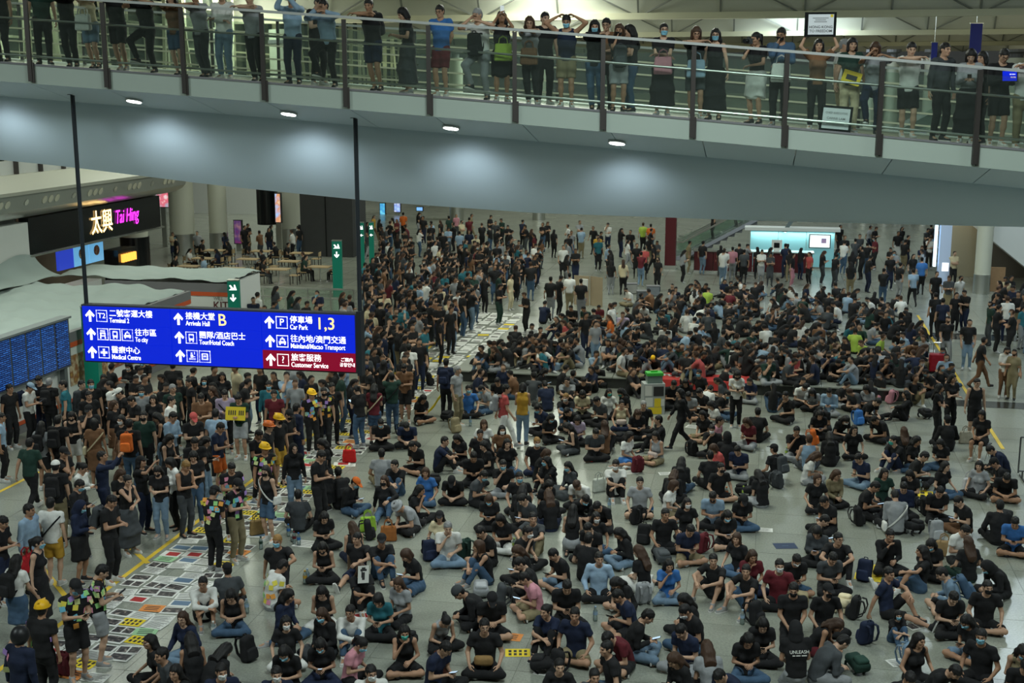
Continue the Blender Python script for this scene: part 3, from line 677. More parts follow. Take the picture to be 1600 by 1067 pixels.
# ------------------------------------------------------------------ information desk, escalator, right-hand side
idk = empty('information_desk', hall(-.5, 66), 'long dark red information counter with steel trim', 'counter'); II = Matrix.Translation(-hall(-.5, 66))
for i in range(6): hbox(MB(), -3.7 + i * 1.0, -2.73 + i * 1.0, 65.5, 66.3, .1, 1.1).build('front_panel', MAROON, idk, II)
hbox(MB(), -3.75, 2.35, 65.4, 66.4, 1.1, 1.16).build('counter_top', STEEL, idk, II); hbox(MB(), -3.7, 2.3, 65.52, 66.3, 0, .1).build('kick_strip', STEEL, idk, II)
AQUA = mat('aqua_glass', (.18, .36, .38), .25, emit=(.09, .26, .29), estr=.45)
bd = empty('glass_backdrop', hall(1, 68), 'aqua backlit glass backdrop with white canopy behind the red counter', 'backdrop'); EI = Matrix.Translation(-hall(1, 68))
x0, x1 = PVv(1172, 380, 68).dot(U), PVv(1304, 380, 68).dot(U); zt_, zb_ = PVv(1240, 360, 68).z, 0.1
for i in range(3):
    hbox(MB(), x0 + (x1 - x0) * i / 3 + .01, x0 + (x1 - x0) * (i + 1) / 3 - .01, 68, 68.1, zb_, zt_).build('glass_panel', AQUA, bd, EI)
hbox(MB(), x0 - .3, x1 + .25, 67.6, 68.6, zt_, zt_ + .16).build('canopy', WHITE, bd, EI)
area('desk_lamp', hall((x0 + x1) / 2, 67.8, zt_ - .08), x1 - x0, 60, (.8, 1, 1), (0, 0, -HA), .2)
sculpt = MB(); pts = [hall(x0 + 1.75 + .9 * t, 67.9, 1.9 + .75 * math.sin(math.pi * min(1, t * 1.25) * .62)) for t in [i / 8 for i in range(9)]]
for a, b in zip(pts[:-1], pts[1:]): sculpt.bar(a, b, .06, .2)
sculpt.build('curved_emblem', mat('emblem_grey', (.12, .16, .17), .4), bd, EI)
a, b = PVv(1265, 386, 67.7), PVv(1297, 368, 67.7)
tv = empty('wall_screen', frame(a, U), 'bright white wall screen on the aqua backdrop', 'screen'); wd, hh = (b - a).dot(U), b.z - a.z
MB().box((wd / 2, .05, hh / 2), (wd + .1, .08, hh + .1)).build('bezel', GREYD, tv); MB().box((wd / 2, 0, hh / 2), (wd, .02, hh)).build('display', mat('white_display', (.8, .9, .9), .3, emit=(.75, .95, .95), estr=1.0), tv)
MB().box((wd * .7, -.012, hh * .55), (wd * .25, .005, hh * .4)).build('picture', mat('display_picture', (.3, .2, .3), .3, emit=(.25, .2, .35), estr=.5), tv)
a = PVv(1205, 392, 65.9)
mn = empty('desk_monitor', frame(Vector((a.x, a.y, 1.16)), U), 'white desk monitor standing on the red counter', 'monitor')
MB().box((.27, 0, .32), (.52, .12, .50)).build('housing', WHITE, mn); MB().box((.27, -.065, .30), (.28, .01, .26)).build('display', BLACKG, mn); MB().box((.27, 0, .035), (.3, .2, .07)).build('foot', WHITE, mn)
rc = empty('red_pillar', hall(-5, 66.6), 'dark red square pillar beside the escalator', 'pillar')
MB().box((0, 0, 2.9), (.56, .56, 5.4), -HA).build('shaft', MAROON, rc); MB().box((0, 0, .1), (.66, .66, .2), -HA).build('base', STEEL, rc)
es = empty('escalator', hall(-3.5, 71), 'escalator rising behind the counter with glass and steel sides', 'escalator'); SI = Matrix.Translation(-hall(-3.5, 71))
def ept(u, dz, v): return hall(u, v, max(0, (u + 4.6)) * .56 + dz)
for v in (70.2, 71.6, 73.0):
    for u0 in range(-5, 8, 2):
        MB().prism([(u0, .15), (u0 + 1.96, .15), (u0 + 1.96, .95), (u0, .95)], v, v + .03, lambda a, b, t: ept(a, b, t)).build('glass_pane', GLASS2, es, SI)
    MB().bar(ept(-5, 1.0, v), ept(-4.6, 1.0, v), .09, .09).bar(ept(-4.6, 1.0, v), ept(8, 1.0, v), .09, .09).build('handrail', STEEL, es, SI)
    MB().prism([(-5.2, -.0), (-4.6, 0), (8, 0), (8, .22), (-4.6, .2), (-5.2, .2)], v - .08, v + .1, lambda a, b, t: ept(a, b, t)).build('skirt', mat('lilac_grey_panel', (.30, .31, .36), .45), es, SI)
for i in range(22): MB().prism([(0, 0), (.4, 0), (.4, .2), (0, .2)], 70.3, 72.9, lambda a, b, t, i=i: hall(-4.6 + i * .4 + a, t, i * .224 + b)).build('step', GREYP, es, SI)
# right-hand wing
rw = empty('wall_3', hall(11, 64), kind='structure'); WI = Matrix.Translation(-hall(11, 64))
hbox(MB(), 8.9, 10.3, 66.6, 66.9, 0, 7).build('alcove_wall', mat('alcove_beige', (.34, .30, .20), .6), rw, WI)
hbox(MB(), 10.3, 40, 66.8, 67.2, 0, 7).build('rear_wall', mat('alcove_dark', (.12, .11, .09), .6), rw, WI)
us0 = PVv(1540, 357, 62).dot(U)
MB().prism([(us0, 2.65), (us0 + 3.25, .08), (30, .08), (30, 6.6), (us0, 6.6)], 62.0, 65.8, lambda a, b, t: hall(a, t, b)).build('sloping_soffit', WHITE, rw, WI)
pc_ = hall(PVv(1537, 400, 61.2).dot(U), 61.2)
MB().lathe(pc_, [(.36, .9), (.36, 3), (.6, 6)], 28).build('round_pier', COLM, rw, WI, smooth=True); MB().lathe(pc_, [(.38, 0), (.38, .9)], 28).build('steel_base', STEEL, rw, WI, smooth=True)
hbox(MB(), us0 + .25, us0 + 1.0, 61.85, 61.95, 0, 1.15).build('wood_panel', WOOD, rw, WI)
hbox(MB(), 9.35, 9.7, 66.4, 66.58, 3.3, 3.7).build('lit_sign', mat('alcove_sign', (1, .8, .6), .5, emit=(1, .8, .6), estr=3), rw, WI)
lc = empty('lit_column', hall(8.4, 63.6), 'pale blue lit square column by the alcove', 'column')
MB().box((0, 0, 3), (.52, .52, 6), -HA).build('shaft', mat('pale_blue_panel', (.42, .50, .62), .3, emit=(.25, .35, .55), estr=.25), lc); MB().box((-.45, 0, 3.4), (.12, .3, 5.0), -HA).build('light_strip', mat('blue_tube', (.6, .8, 1), .3, emit=(.55, .78, 1), estr=2.0), lc); MB().box((0, -.27, .9), (.3, .02, .4), -HA).build('notice', WLIT, lc)  # weak shaft emission stands in for blue light the column reflects
area('alcove_lamp', hall(9.6, 65.8, 4.6), 1.2, 25, (1, .85, .6))
# dark reflective shopfronts at the far right
for i, (px0, px1) in enumerate(((1310, 1345), (1352, 1400), (1404, 1440), (1446, 1462))):
    a, b = PVv(px0, 352, 98), PVv(px1, 352, 98)
    o = empty('shopfront', frame(Vector((a.x, a.y, 0)), U), ('dark shopfront nearest the aqua backdrop', 'wide dark shopfront at the far end of the hall', 'dark shopfront with brown door at the far end', 'narrow dark shopfront beside the blue light strip')[i], 'shop')
    wdt = (b - a).dot(U); MB().box((wdt / 2, .2, 1.8), (wdt, .3, 3.6)).build('dark_window', BLACKG, o); MB().box((wdt / 2, 0, 3.75), (wdt, .4, .4)).build('header', WOOD if i == 2 else GREYP, o)
    for x in (.1, wdt / 2, wdt - .1): MB().box((x, .0, 1.8), (.08, .1, 3.6)).build('mullion', STEEL, o)
# ================================================================== PEOPLE: one continuous skin surface per pose, clothes as children
class Field:
    def __init__(s, lo, hi, h):
        s.h = h; s.lo = np.array(lo, float); n = np.ceil((np.array(hi, float) - s.lo) / h).astype(int) + 1
        s.ax = [s.lo[i] + h * np.arange(n[i]) for i in range(3)]; s.F = np.full(n, .25)
    def win(s, lo, hi):
        sl = []
        for i in range(3):
            a = max(0, int((lo[i] - s.lo[i]) / s.h)); b = min(s.F.shape[i], int((hi[i] - s.lo[i]) / s.h) + 2)
            if b - a < 1: return None
            sl.append(slice(a, b))
        return tuple(sl)
    def grid(s, sl):
        return s.ax[0][sl[0]][:, None, None], s.ax[1][sl[1]][None, :, None], s.ax[2][sl[2]][None, None, :]
    def mix(s, sl, d, k):
        F = s.F[sl]; hh = np.clip(.5 + .5 * (F - d) / k, 0, 1); s.F[sl] = F * (1 - hh) + d * hh - k * hh * (1 - hh)
    def cone(s, a, b, ra, rb, k=.02, flat=None, fs=1, cap0=False, cap1=False):
        a = np.array(a, float); b = np.array(b, float); m = max(ra, rb) * max(1, fs) + .05 + k
        sl = s.win(np.minimum(a, b) - m, np.maximum(a, b) + m)
        if sl is None: return
        X, Y, Z = s.grid(sl); s.mix(sl, cone_d(X, Y, Z, a, b, ra, rb, flat, fs, cap0, cap1), k)
    def ell(s, c, r, Rm=None, k=.02):
        m = max(r) + .05 + k; c = np.array(c, float); sl = s.win(c - m, c + m)
        if sl is None: return
        X, Y, Z = s.grid(sl); s.mix(sl, ell_d(X, Y, Z, c, r, Rm), k)
    def full(s): return s.grid((slice(None),) * 3)
    def net(s):
        F = s.F; F[0] = F[-1] = .05; F[:, 0] = F[:, -1] = .05; F[:, :, 0] = F[:, :, -1] = .05
        ins = F < 0; n0, n1, n2 = [k - 1 for k in F.shape]
        cnt = np.zeros((n0, n1, n2), np.int8); cs = [(i, j, k) for i in (0, 1) for j in (0, 1) for k in (0, 1)]
        for i, j, k in cs: cnt += ins[i:i + n0, j:j + n1, k:k + n2]
        act = np.argwhere((cnt > 0) & (cnt < 8)); idx = np.full((n0, n1, n2), -1, np.int64); idx[tuple(act.T)] = np.arange(len(act))
        val = np.stack([F[act[:, 0] + i, act[:, 1] + j, act[:, 2] + k] for i, j, k in cs], 1)
        acc = np.zeros((len(act), 3)); num = np.zeros(len(act))
        for p in range(8):
            for q in range(p + 1, 8):
                if sum(abs(cs[p][t] - cs[q][t]) for t in range(3)) != 1: continue
                A, B = val[:, p], val[:, q]; m = (A < 0) != (B < 0); t = np.where(m, A / np.where(m, A - B, 1), 0)
                pt = np.array(cs[p])[None] + t[:, None] * (np.array(cs[q]) - np.array(cs[p]))[None]
                acc[m] += pt[m]; num[m] += 1
        V_ = s.lo + s.h * (act + acc / num[:, None]); fs = []
        for ax in range(3):
            o1, o2 = (ax + 1) % 3, (ax + 2) % 3
            a = np.take(ins, range(F.shape[ax] - 1), ax); b = np.take(ins, range(1, F.shape[ax]), ax)
            e = np.argwhere(a != b); e = e[(e[:, o1] > 0) & (e[:, o2] > 0) & (e[:, o1] < F.shape[o1] - 1) & (e[:, o2] < F.shape[o2] - 1)]
            if not len(e): continue
            inside = a[tuple(e.T)]; d1 = np.zeros(3, int); d1[o1] = 1; d2 = np.zeros(3, int); d2[o2] = 1
            q = np.stack([idx[tuple((e - d1 - d2).T)], idx[tuple((e - d2).T)], idx[tuple(e.T)], idx[tuple((e - d1).T)]], 1)
            q[~inside] = q[~inside][:, ::-1]; fs.append(q)
        return V_, np.concatenate(fs)
def cone_d(X, Y, Z, a, b, ra, rb, flat=None, fs=1, cap0=False, cap1=False):
    ab = b - a; L = float(np.linalg.norm(ab)) + 1e-9
    tt = ((X - a[0]) * ab[0] + (Y - a[1]) * ab[1] + (Z - a[2]) * ab[2]) / (L * L); t = np.clip(tt, 0, 1)
    qx, qy, qz = X - a[0] - t * ab[0], Y - a[1] - t * ab[1], Z - a[2] - t * ab[2]; r = ra + (rb - ra) * t
    if flat is not None:
        dn = (qx * flat[0] + qy * flat[1] + qz * flat[2]) * (1 / fs - 1); qx, qy, qz = qx + flat[0] * dn, qy + flat[1] * dn, qz + flat[2] * dn
    d = np.sqrt(qx * qx + qy * qy + qz * qz) - r
    if flat is not None: d = d * (.5 + .5 * fs)
    if cap1: d = np.maximum(d, (tt - 1) * L)
    if cap0: d = np.maximum(d, -tt * L)
    return d
def ell_d(X, Y, Z, c, r, Rm=None):
    x, y, z = X - c[0], Y - c[1], Z - c[2]
    if Rm is not None: x, y, z = (Rm[0, 0] * x + Rm[1, 0] * y + Rm[2, 0] * z, Rm[0, 1] * x + Rm[1, 1] * y + Rm[2, 1] * z, Rm[0, 2] * x + Rm[1, 2] * y + Rm[2, 2] * z)
    k = np.sqrt((x / r[0]) ** 2 + (y / r[1]) ** 2 + (z / r[2]) ** 2)
    return (k - 1) * min(r)
A_ = lambda *v: np.array(v, float)
def nz(v): return v / (np.linalg.norm(v) + 1e-9)
def ik(a, t, l1, l2, hint):
    d = t - a; L = np.linalg.norm(d); Lc = min(max(L, abs(l1 - l2) + .02), (l1 + l2) * .995); d = d / L; end = a + d * Lc
    x = (l1 * l1 - l2 * l2 + Lc * Lc) / (2 * Lc); h = math.sqrt(max(0, l1 * l1 - x * x)); hv = np.array(hint, float); hv = nz(hv - d * np.dot(hv, d))
    return a + d * x + hv * h, end
# pose: hip height, spine pitches (hip, waist, chest, neck), head pitch/yaw, wrists L/R with elbow hints, ankles L/R with knee hints, toe directions
OUT = (.5, .6, -.7)
XL = dict(an=((-.12, -.34, .075), (.13, -.27, .07)), kn=((1, -.35, .12), (-1, -.35, .12)), toe=((-1, -.25, -.05), (1, -.25, -.05)))
UPK = dict(an=((.11, -.47, .085), (-.11, -.45, .085)), kn=((.12, -.2, 1), (-.12, -.2, 1)), toe=((.12, -1, -.05), (-.12, -1, -.05)))
STD = dict(an=((.10, .0, .085), (-.10, .02, .085)), kn=((.1, -1, 0), (-.1, -1, 0)), toe=((.25, -1, -.05), (-.25, -1, -.05)))
POSE = {
 'S1': dict(hz=.12, sp=(2, 14, 26, 34), hd=(38, 0), wr=((.055, -.30, .34), (-.055, -.30, .34)), el=(OUT, OUT), prop='phone', **XL, txt='sitting cross-legged bent over a phone'),
 'S2': dict(hz=.12, sp=(0, 6, 12, 14), hd=(4, 12), wr=((.24, -.27, .22), (-.22, -.28, .22)), el=(OUT, OUT), **XL, txt='sitting cross-legged with hands on knees'),
 'S3': dict(hz=.12, sp=(0, 12, 20, 18), hd=(6, -18), wr=((-.05, -.40, .34), (.05, -.42, .38)), el=((.9, -.1, -.3), (.9, -.1, -.3)), **UPK, txt='sitting with arms around raised knees'),
 'S4': dict(hz=.12, sp=(-4, 8, 16, 16), hd=(2, 34), wr=((.13, -.50, .44), (-.13, -.48, .42)), el=((.9, .1, -.2), (.9, .1, -.2)), an=((.22, -.46, .085), (-.22, -.44, .085)), kn=((.3, -.2, 1), (-.3, -.2, 1)), toe=((.3, -1, -.05), (-.3, -1, -.05)), txt='sitting with forearms resting on raised knees'),
 'S5': dict(hz=.12, sp=(-14, -8, 2, 8), hd=(4, -20), wr=((.12, -.36, .44), (-.28, .24, .06)), el=((.9, .2, 0), (.3, 1, .2)), an=((.12, -.48, .085), (-.13, -.84, .07)), kn=((.12, -.2, 1), (-.1, 0, 1)), toe=((.15, -1, -.05), (-.2, -.4, 1)), txt='sitting with one leg stretched out'),
 'S6': dict(hz=.12, sp=(2, 8, 16, 20), hd=(22, 14), wr=((.06, -.28, .26), (-.07, -.30, .26)), el=(OUT, OUT), an=((-.26, -.36, .06), (-.45, -.02, .06)), kn=((1, -.9, .1), (-.3, -1, .1)), toe=((-1, .1, -.05), (-.8, .7, -.05)), txt='sitting with both legs folded to one side'),
 'S7': dict(hz=.27, sp=(2, 8, 14, 16), hd=(14, -10), wr=((.10, -.26, .34), (-.10, -.28, .34)), el=(OUT, OUT), an=((.10, .10, .06), (-.10, .10, .06)), kn=((.1, -1, -.2), (-.1, -1, -.2)), toe=((0, 1, -.1), (0, 1, -.1)), txt='kneeling back on the heels'),
 'S8': dict(hz=.12, sp=(14, 34, 48, 50), hd=(52, 0), wr=((.07, -.44, .22), (-.07, -.42, .22)), el=(OUT, OUT), **XL, txt='sitting hunched far forward'),
 'S9': dict(hz=.12, sp=(2, 12, 20, 22), hd=(14, 8), wr=((.10, -.30, .30), (-.045, -.26, .56)), el=(OUT, (.3, -.3, -1)), **XL, txt='sitting cross-legged with a hand at the face'),
 'S0': dict(hz=.52, sp=(0, 8, 14, 16), hd=(14, 0), wr=((.10, -.34, .66), (-.10, -.34, .66)), el=(OUT, OUT), an=((.11, -.44, .085), (-.11, -.42, .085)), kn=((.1, -1, .6), (-.1, -1, .6)), toe=((.1, -1, -.05), (-.1, -1, -.05)), txt='sitting on a seat'),
 'T1': dict(hz=.93, sp=(0, 2, 3, 6), hd=(6, 10), wr=((.27, -.04, .84), (-.27, -.02, .84)), el=((.4, 1, 0), (.4, 1, 0)), **STD, txt='standing with arms down'),
 'T2': dict(hz=.93, sp=(0, 3, 8, 18), hd=(30, 0), wr=((.06, -.30, 1.18), (-.06, -.29, 1.18)), el=((.5, .5, -1), (.5, .5, -1)), prop='phone', **STD, txt='standing looking down at a phone'),
 'T3': dict(hz=.93, sp=(0, 0, 0, 2), hd=(-8, 0), wr=((.07, -.40, 1.62), (-.07, -.40, 1.64)), el=((.7, -.2, -.8), (.7, -.2, -.8)), prop='phone', **STD, txt='standing with both arms raised taking a picture'),
 'T4': dict(hz=.91, sp=(2, 4, 5, 8), hd=(4, 0), wr=((.25, .17, .88), (-.24, -.24, .92)), el=((.4, 1, 0), (.4, 1, 0)), an=((.08, -.34, .10), (-.08, .33, .17)), kn=((.05, -1, 0), (-.05, -1, 0)), toe=((.1, -1, .15), (-.1, -.8, -.6)), txt='walking'),
 'T5': dict(hz=.93, sp=(0, 0, 3, 6), hd=(4, 14), wr=((-.10, -.22, 1.17), (.10, -.20, 1.13)), el=((1, .1, -.5), (1, .1, -.5)), **STD, txt='standing with folded arms'),
 'T6': dict(hz=.93, sp=(0, 2, 4, 10), hd=(14, -16), wr=((-.02, -.22, 1.12), (-.06, -.17, 1.47)), el=((1, .2, -.4), (.5, -.2, -1)), **STD, txt='standing with one hand at the face'),
 'T7': dict(hz=.93, sp=(0, 0, 0, 4), hd=(2, 24), wr=((.21, -.05, .90), (-.21, -.05, .90)), el=((.9, .8, 0), (.9, .8, 0)), **STD, txt='standing with hands at the hips'),
 'B1': dict(hz=.92, sp=(10, 12, 10, 12), hd=(16, 8), wr=((-.14, -.44, 1.44), (.14, -.42, 1.45)), el=((1, -.1, -.05), (1, -.1, -.05)), an=((.12, .05, .085), (-.06, .14, .085)), kn=((.1, -1, 0), (-.1, -1, 0)), toe=((.25, -1, -.05), (.1, -1, -.05)), txt='leaning folded arms on the bridge handrail'),
 'B2': dict(hz=.93, sp=(0, 0, 2, 8), hd=(14, 0), wr=((.06, .17, .95), (-.06, .18, .95)), el=((1, .3, 0), (1, .3, 0)), **STD, txt='standing on the bridge with hands behind back'),
 'B4': dict(hz=.90, sp=(8, 12, 12, 12), hd=(14, -14), wr=((.16, -.42, 1.45), (-.10, -.30, 1.50)), el=((1, -.1, -.2), (.8, -.2, -.8)), an=((.10, .06, .085), (-.10, -.22, .28)), kn=((.1, -1, 0), (-.3, -1, .1)), toe=((.2, -1, -.05), (-.2, -1, .2)), txt='leaning on the bridge handrail with one foot raised'),
 'B5': dict(hz=.93, sp=(0, 0, 0, 0), hd=(4, 0), wr=((.25, -.10, 1.84), (-.25, -.10, 1.84)), el=((.8, -.2, -.3), (.8, -.2, -.3)), **STD, txt='standing on the bridge holding a sign overhead'),
 'B6': dict(hz=.93, sp=(0, 2, 6, 14), hd=(22, 0), wr=((.17, -.10, 1.70), (-.17, -.10, 1.70)), el=((1, -.3, -.2), (1, -.3, -.2)), **STD, txt='standing on the bridge with both hands at head'),
}
_SK = {}
def skel(pose, sex):
    if (pose, sex) in _SK: return _SK[pose, sex]
    p = POSE[pose]; f = sex == 'f'; J = {'hip': A_(0, 0, p['hz'])}
    def sd(a): a = R(a); return A_(0, -math.sin(a), math.cos(a))
    def fd(a): a = R(a); return A_(0, -math.cos(a), -math.sin(a))
    s = p['sp']; J['waist'] = J['hip'] + .14 * sd(s[0]); J['chest'] = J['waist'] + .20 * sd(s[1]); J['neck'] = J['chest'] + .185 * sd(s[2])
    J['fw'] = [fd(s[0]), fd(s[1]), fd(s[2])]; J['up'] = [sd(a) for a in s]
    J['head'] = J['neck'] + .175 * sd(s[3])
    Rh = np.array(Euler((R(p['hd'][0]), 0, R(p['hd'][1])), 'XYZ').to_matrix()); J['RH'] = Rh; J['head'] = J['head'] + Rh @ A_(0, -.025, 0)
    sw = .155 if f else .18
    for sgn, k in ((1, 'L'), (-1, 'R')):
        i = 0 if sgn > 0 else 1
        J['sh' + k] = J['neck'] - .035 * sd(s[2]) + A_(sgn * sw, 0, 0) + .01 * fd(s[2])
        h = np.array(p['el'][i], float); h = A_(sgn * h[0], h[1], h[2])
        J['el' + k], J['wr' + k] = ik(J['sh' + k], np.array(p['wr'][i], float), .285, .25, h)
        J['hp' + k] = J['hip'] + A_(sgn * .088, -.01, -.02); J['kn' + k], J['an' + k] = ik(J['hp' + k], np.array(p['an'][i], float), .425, .415, p['kn'][i])
        J['toe' + k] = nz(np.array(p['toe'][i], float))
    _SK[pose, sex] = J; return J
def torso(add, J, f, o, k, hem=None):
    fw, up = J['fw'], J['up']
    a = J['hip'] - up[0] * (.03 if hem is None else hem)
    add(a, J['waist'], (.158 if f else .150) + o + (.014 if hem is not None else 0), (.118 if f else .135) + o, k, fw[0], .74, hem is not None, False)
    add(J['waist'], J['chest'], (.118 if f else .135) + o, (.142 if f else .162) + o, k, fw[1], .72, False, False)
    add(J['chest'], J['neck'] - up[2] * .06, (.142 if f else .162) + o, .105 + o, k, fw[2], .70, False, False)
    if f:
        for sg in (-1, 1): add(J['chest'] + fw[2] * .085 + A_(sg * .062, 0, 0) - up[2] * .01, J['chest'] + fw[2] * .09 + A_(sg * .062, 0, 0) - up[2] * .025, .052 + o, .05 + o, .03, None, 1, False, False)
def body_field(J, f, F):
    C = lambda a, b, ra, rb, k=.025, fl=None, fs=1, c0=False, c1=False: F.cone(a, b, ra, rb, k, fl, fs, c0, c1)
    torso(C, J, f, 0, .04)
    C(J['shL'], J['shR'], .052, .052, .04); C(J['neck'] - J['up'][2] * .05, J['head'] - J['RH'] @ A_(0, -.02, .06), .056 if not f else .048, .05 if not f else .044, .03)
    for k in 'LR':
        C(J['sh' + k], J['el' + k], .05 if not f else .043, .039 if not f else .034, .03); C(J['el' + k], J['wr' + k], .041 if not f else .035, .026 if not f else .023, .012)
        C(J['hp' + k], J['kn' + k], .086, .054, .03); C(J['kn' + k], J['an' + k], .053, .034, .012)
        m = J['kn' + k] * .68 + J['an' + k] * .32; back = nz(np.cross(np.cross(J['hp' + k] - J['kn' + k], J['an' + k] - J['kn' + k]) + 1e-6, J['an' + k] - J['kn' + k])); C(m, m * .98 + J['an' + k] * .02, .052, .05, .04)
        C(J['an' + k], J['an' + k] + J['toe' + k] * .15 - A_(0, 0, .03), .034, .028, .02)
HEADB = ((.2, .2, .2))
def head_local(F, f, o=0.0):
    """skull, jaw, nose, ears in head space (face looks along -Y)"""
    E = lambda c, r, k=.02: F.ell(A_(*c), tuple(x + o for x in r), None, k)
    E((0, .012, .022), (.074, .094, .092)); E((0, -.022, -.038), (.058, .066, .078), .03); E((0, -.062, -.088), (.026, .024, .020), .03)
    for s in (-1, 1): E((s * .038, -.058, -.022), (.024, .022, .02), .02)
    F.cone(A_(0, -.088, .006), A_(0, -.106, -.028), .008 + o, .014 + o, .012); E((0, -.088, -.056), (.022, .012, .010), .012)
    F.cone(A_(-.035, -.083, .022), A_(.035, -.083, .022), .009 + o, .009 + o, .014)
    if o == 0:
        for s in (-1, 1): E((s * .076, .012, -.008), (.010, .020, .032), .008)
        for s in (-1, 1):
            c = A_(s * .031, -.094, .004); sl = F.win(c - .03, c + .03); X, Y, Z = F.grid(sl); d = ell_d(X, Y, Z, c, (.017, .014, .010)); F.F[sl] = np.maximum(F.F[sl], -d)
        F.cone(A_(0, .01, -.06), A_(0, .03, -.16), .046 if f else .054, .048 if f else .056, .03)
def hand_local(F):
    """hand along -Z from the wrist at 0, palm facing -Y, thumb on +X; fingers bent in"""
    F.cone(A_(0, 0, .03), A_(0, 0, -.01), .025, .025, .01, A_(0, 1, 0), .8)
    F.cone(A_(.004, 0, -.02), A_(0, -.004, -.075), .030, .036, .012, A_(0, 1, 0), .42)
    for x, l, r, s in ((.030, .066, .0088, .0), (.010, .076, .0092, .002), (-.010, .070, .0090, .002), (-.029, .054, .0080, -.002)):
        a = A_(x, -.004, -.082); b = A_(x * 1.12, -.022, -.082 - l * .52); c = A_(x * 1.08, -.048, -.082 - l * .80)
        F.cone(a, b, r, r * .95, .003); F.cone(b, c, r * .95, r * .8, .003)
    F.cone(A_(.026, -.006, -.03), A_(.052, -.022, -.060), .012, .010, .006); F.cone(A_(.052, -.022, -.060), A_(.050, -.042, -.086), .010, .0085, .003)
def mk_local(fn, lo, hi, h, name=None):
    F = Field(lo, hi, h); fn(F); return F.net()
HEADV = {s: mk_local(lambda F: head_local(F, s == 'f'), (-.11, -.135, -.17), (.11, .125, .135), .0085) for s in 'mf'}
HANDV = mk_local(hand_local, (-.06, -.075, -.165), (.075, .035, .05), .0062)
def face_paint(v):
    """brows, eyes and lips by their place on the face"""
    x, y, z = np.abs(v[:, 0]), v[:, 1], v[:, 2]; c = np.zeros((len(v), 4), np.float32); fr_ = y < -.06
    eye = fr_ & (((x - .031) / .017) ** 2 + ((z - .004) / .0085) ** 2 < 1); c[eye] = (.02, .014, .012, .9)
    brow = fr_ & (np.abs(z - .026) < .006) & (x > .014) & (x < .05); c[brow] = (.02, .015, .012, .75)
    lip = fr_ & (np.abs(z + .057) < .0075) & (x < .024); c[lip] = (.28, .08, .07, .75); return c
def hand_M(J, k):
    """wrist frame: local -Z runs on along the forearm"""
    d = nz(J['wr' + k] - J['el' + k]); side = A_(1 if k == 'L' else -1, 0, 0)
    inw = nz(-side * .75 + A_(0, -.25, -.6)); inw = nz(inw - d * np.dot(inw, d)); z = -d; y = -inw; x = np.cross(y, z)
    return np.stack([x, y, z], 1)
_BD = {}
def bounds(J, pad=.16):
    pts = np.array([v for k, v in J.items() if isinstance(v, np.ndarray) and v.shape == (3,) and not k.startswith('toe')]); return pts.min(0) - pad, pts.max(0) + pad
def body_mesh(pose, sex):
    if (pose, sex) in _BD: return _BD[pose, sex]
    J = skel(pose, sex); lo, hi = bounds(J); F = Field(lo, hi, .0205); body_field(J, sex == 'f', F); v, q = F.net()
    vs = [v]; qs = [q]; n = len(v); fc = [np.zeros((n, 4), np.float32)]
    hv, hq = HEADV[sex]; vs.append(hv @ J['RH'].T + J['head']); qs.append(hq + n); fc.append(face_paint(hv)); n += len(hv)
    for k in 'LR':
        M = hand_M(J, k); gv, gq = HANDV
        if np.linalg.det(M) < 0: M = M.copy(); M[:, 0] *= -1
        w_ = gv.copy(); q_ = gq
        if k == 'R': w_[:, 0] *= -1; q_ = gq[:, ::-1]
        vs.append(w_ @ M.T + J['wr' + k]); qs.append(q_ + n); fc.append(np.zeros((len(gv), 4), np.float32)); n += len(gv)
    me = npmesh('body', np.concatenate(vs), np.concatenate(qs)); at = me.attributes.new('face', 'FLOAT_COLOR', 'POINT'); at.data.foreach_set('color', np.concatenate(fc).ravel())
    me.materials.append(SKIN); _BD[pose, sex] = me; return me
_CL = {}
def folds(F, amp):
    X, Y, Z = F.full(); F.F += amp * (np.sin(38 * Z + 9 * X + 14 * Y) * np.sin(17 * X - 11 * Z) + .6 * np.sin(61 * Y + 23 * Z - 19 * X))
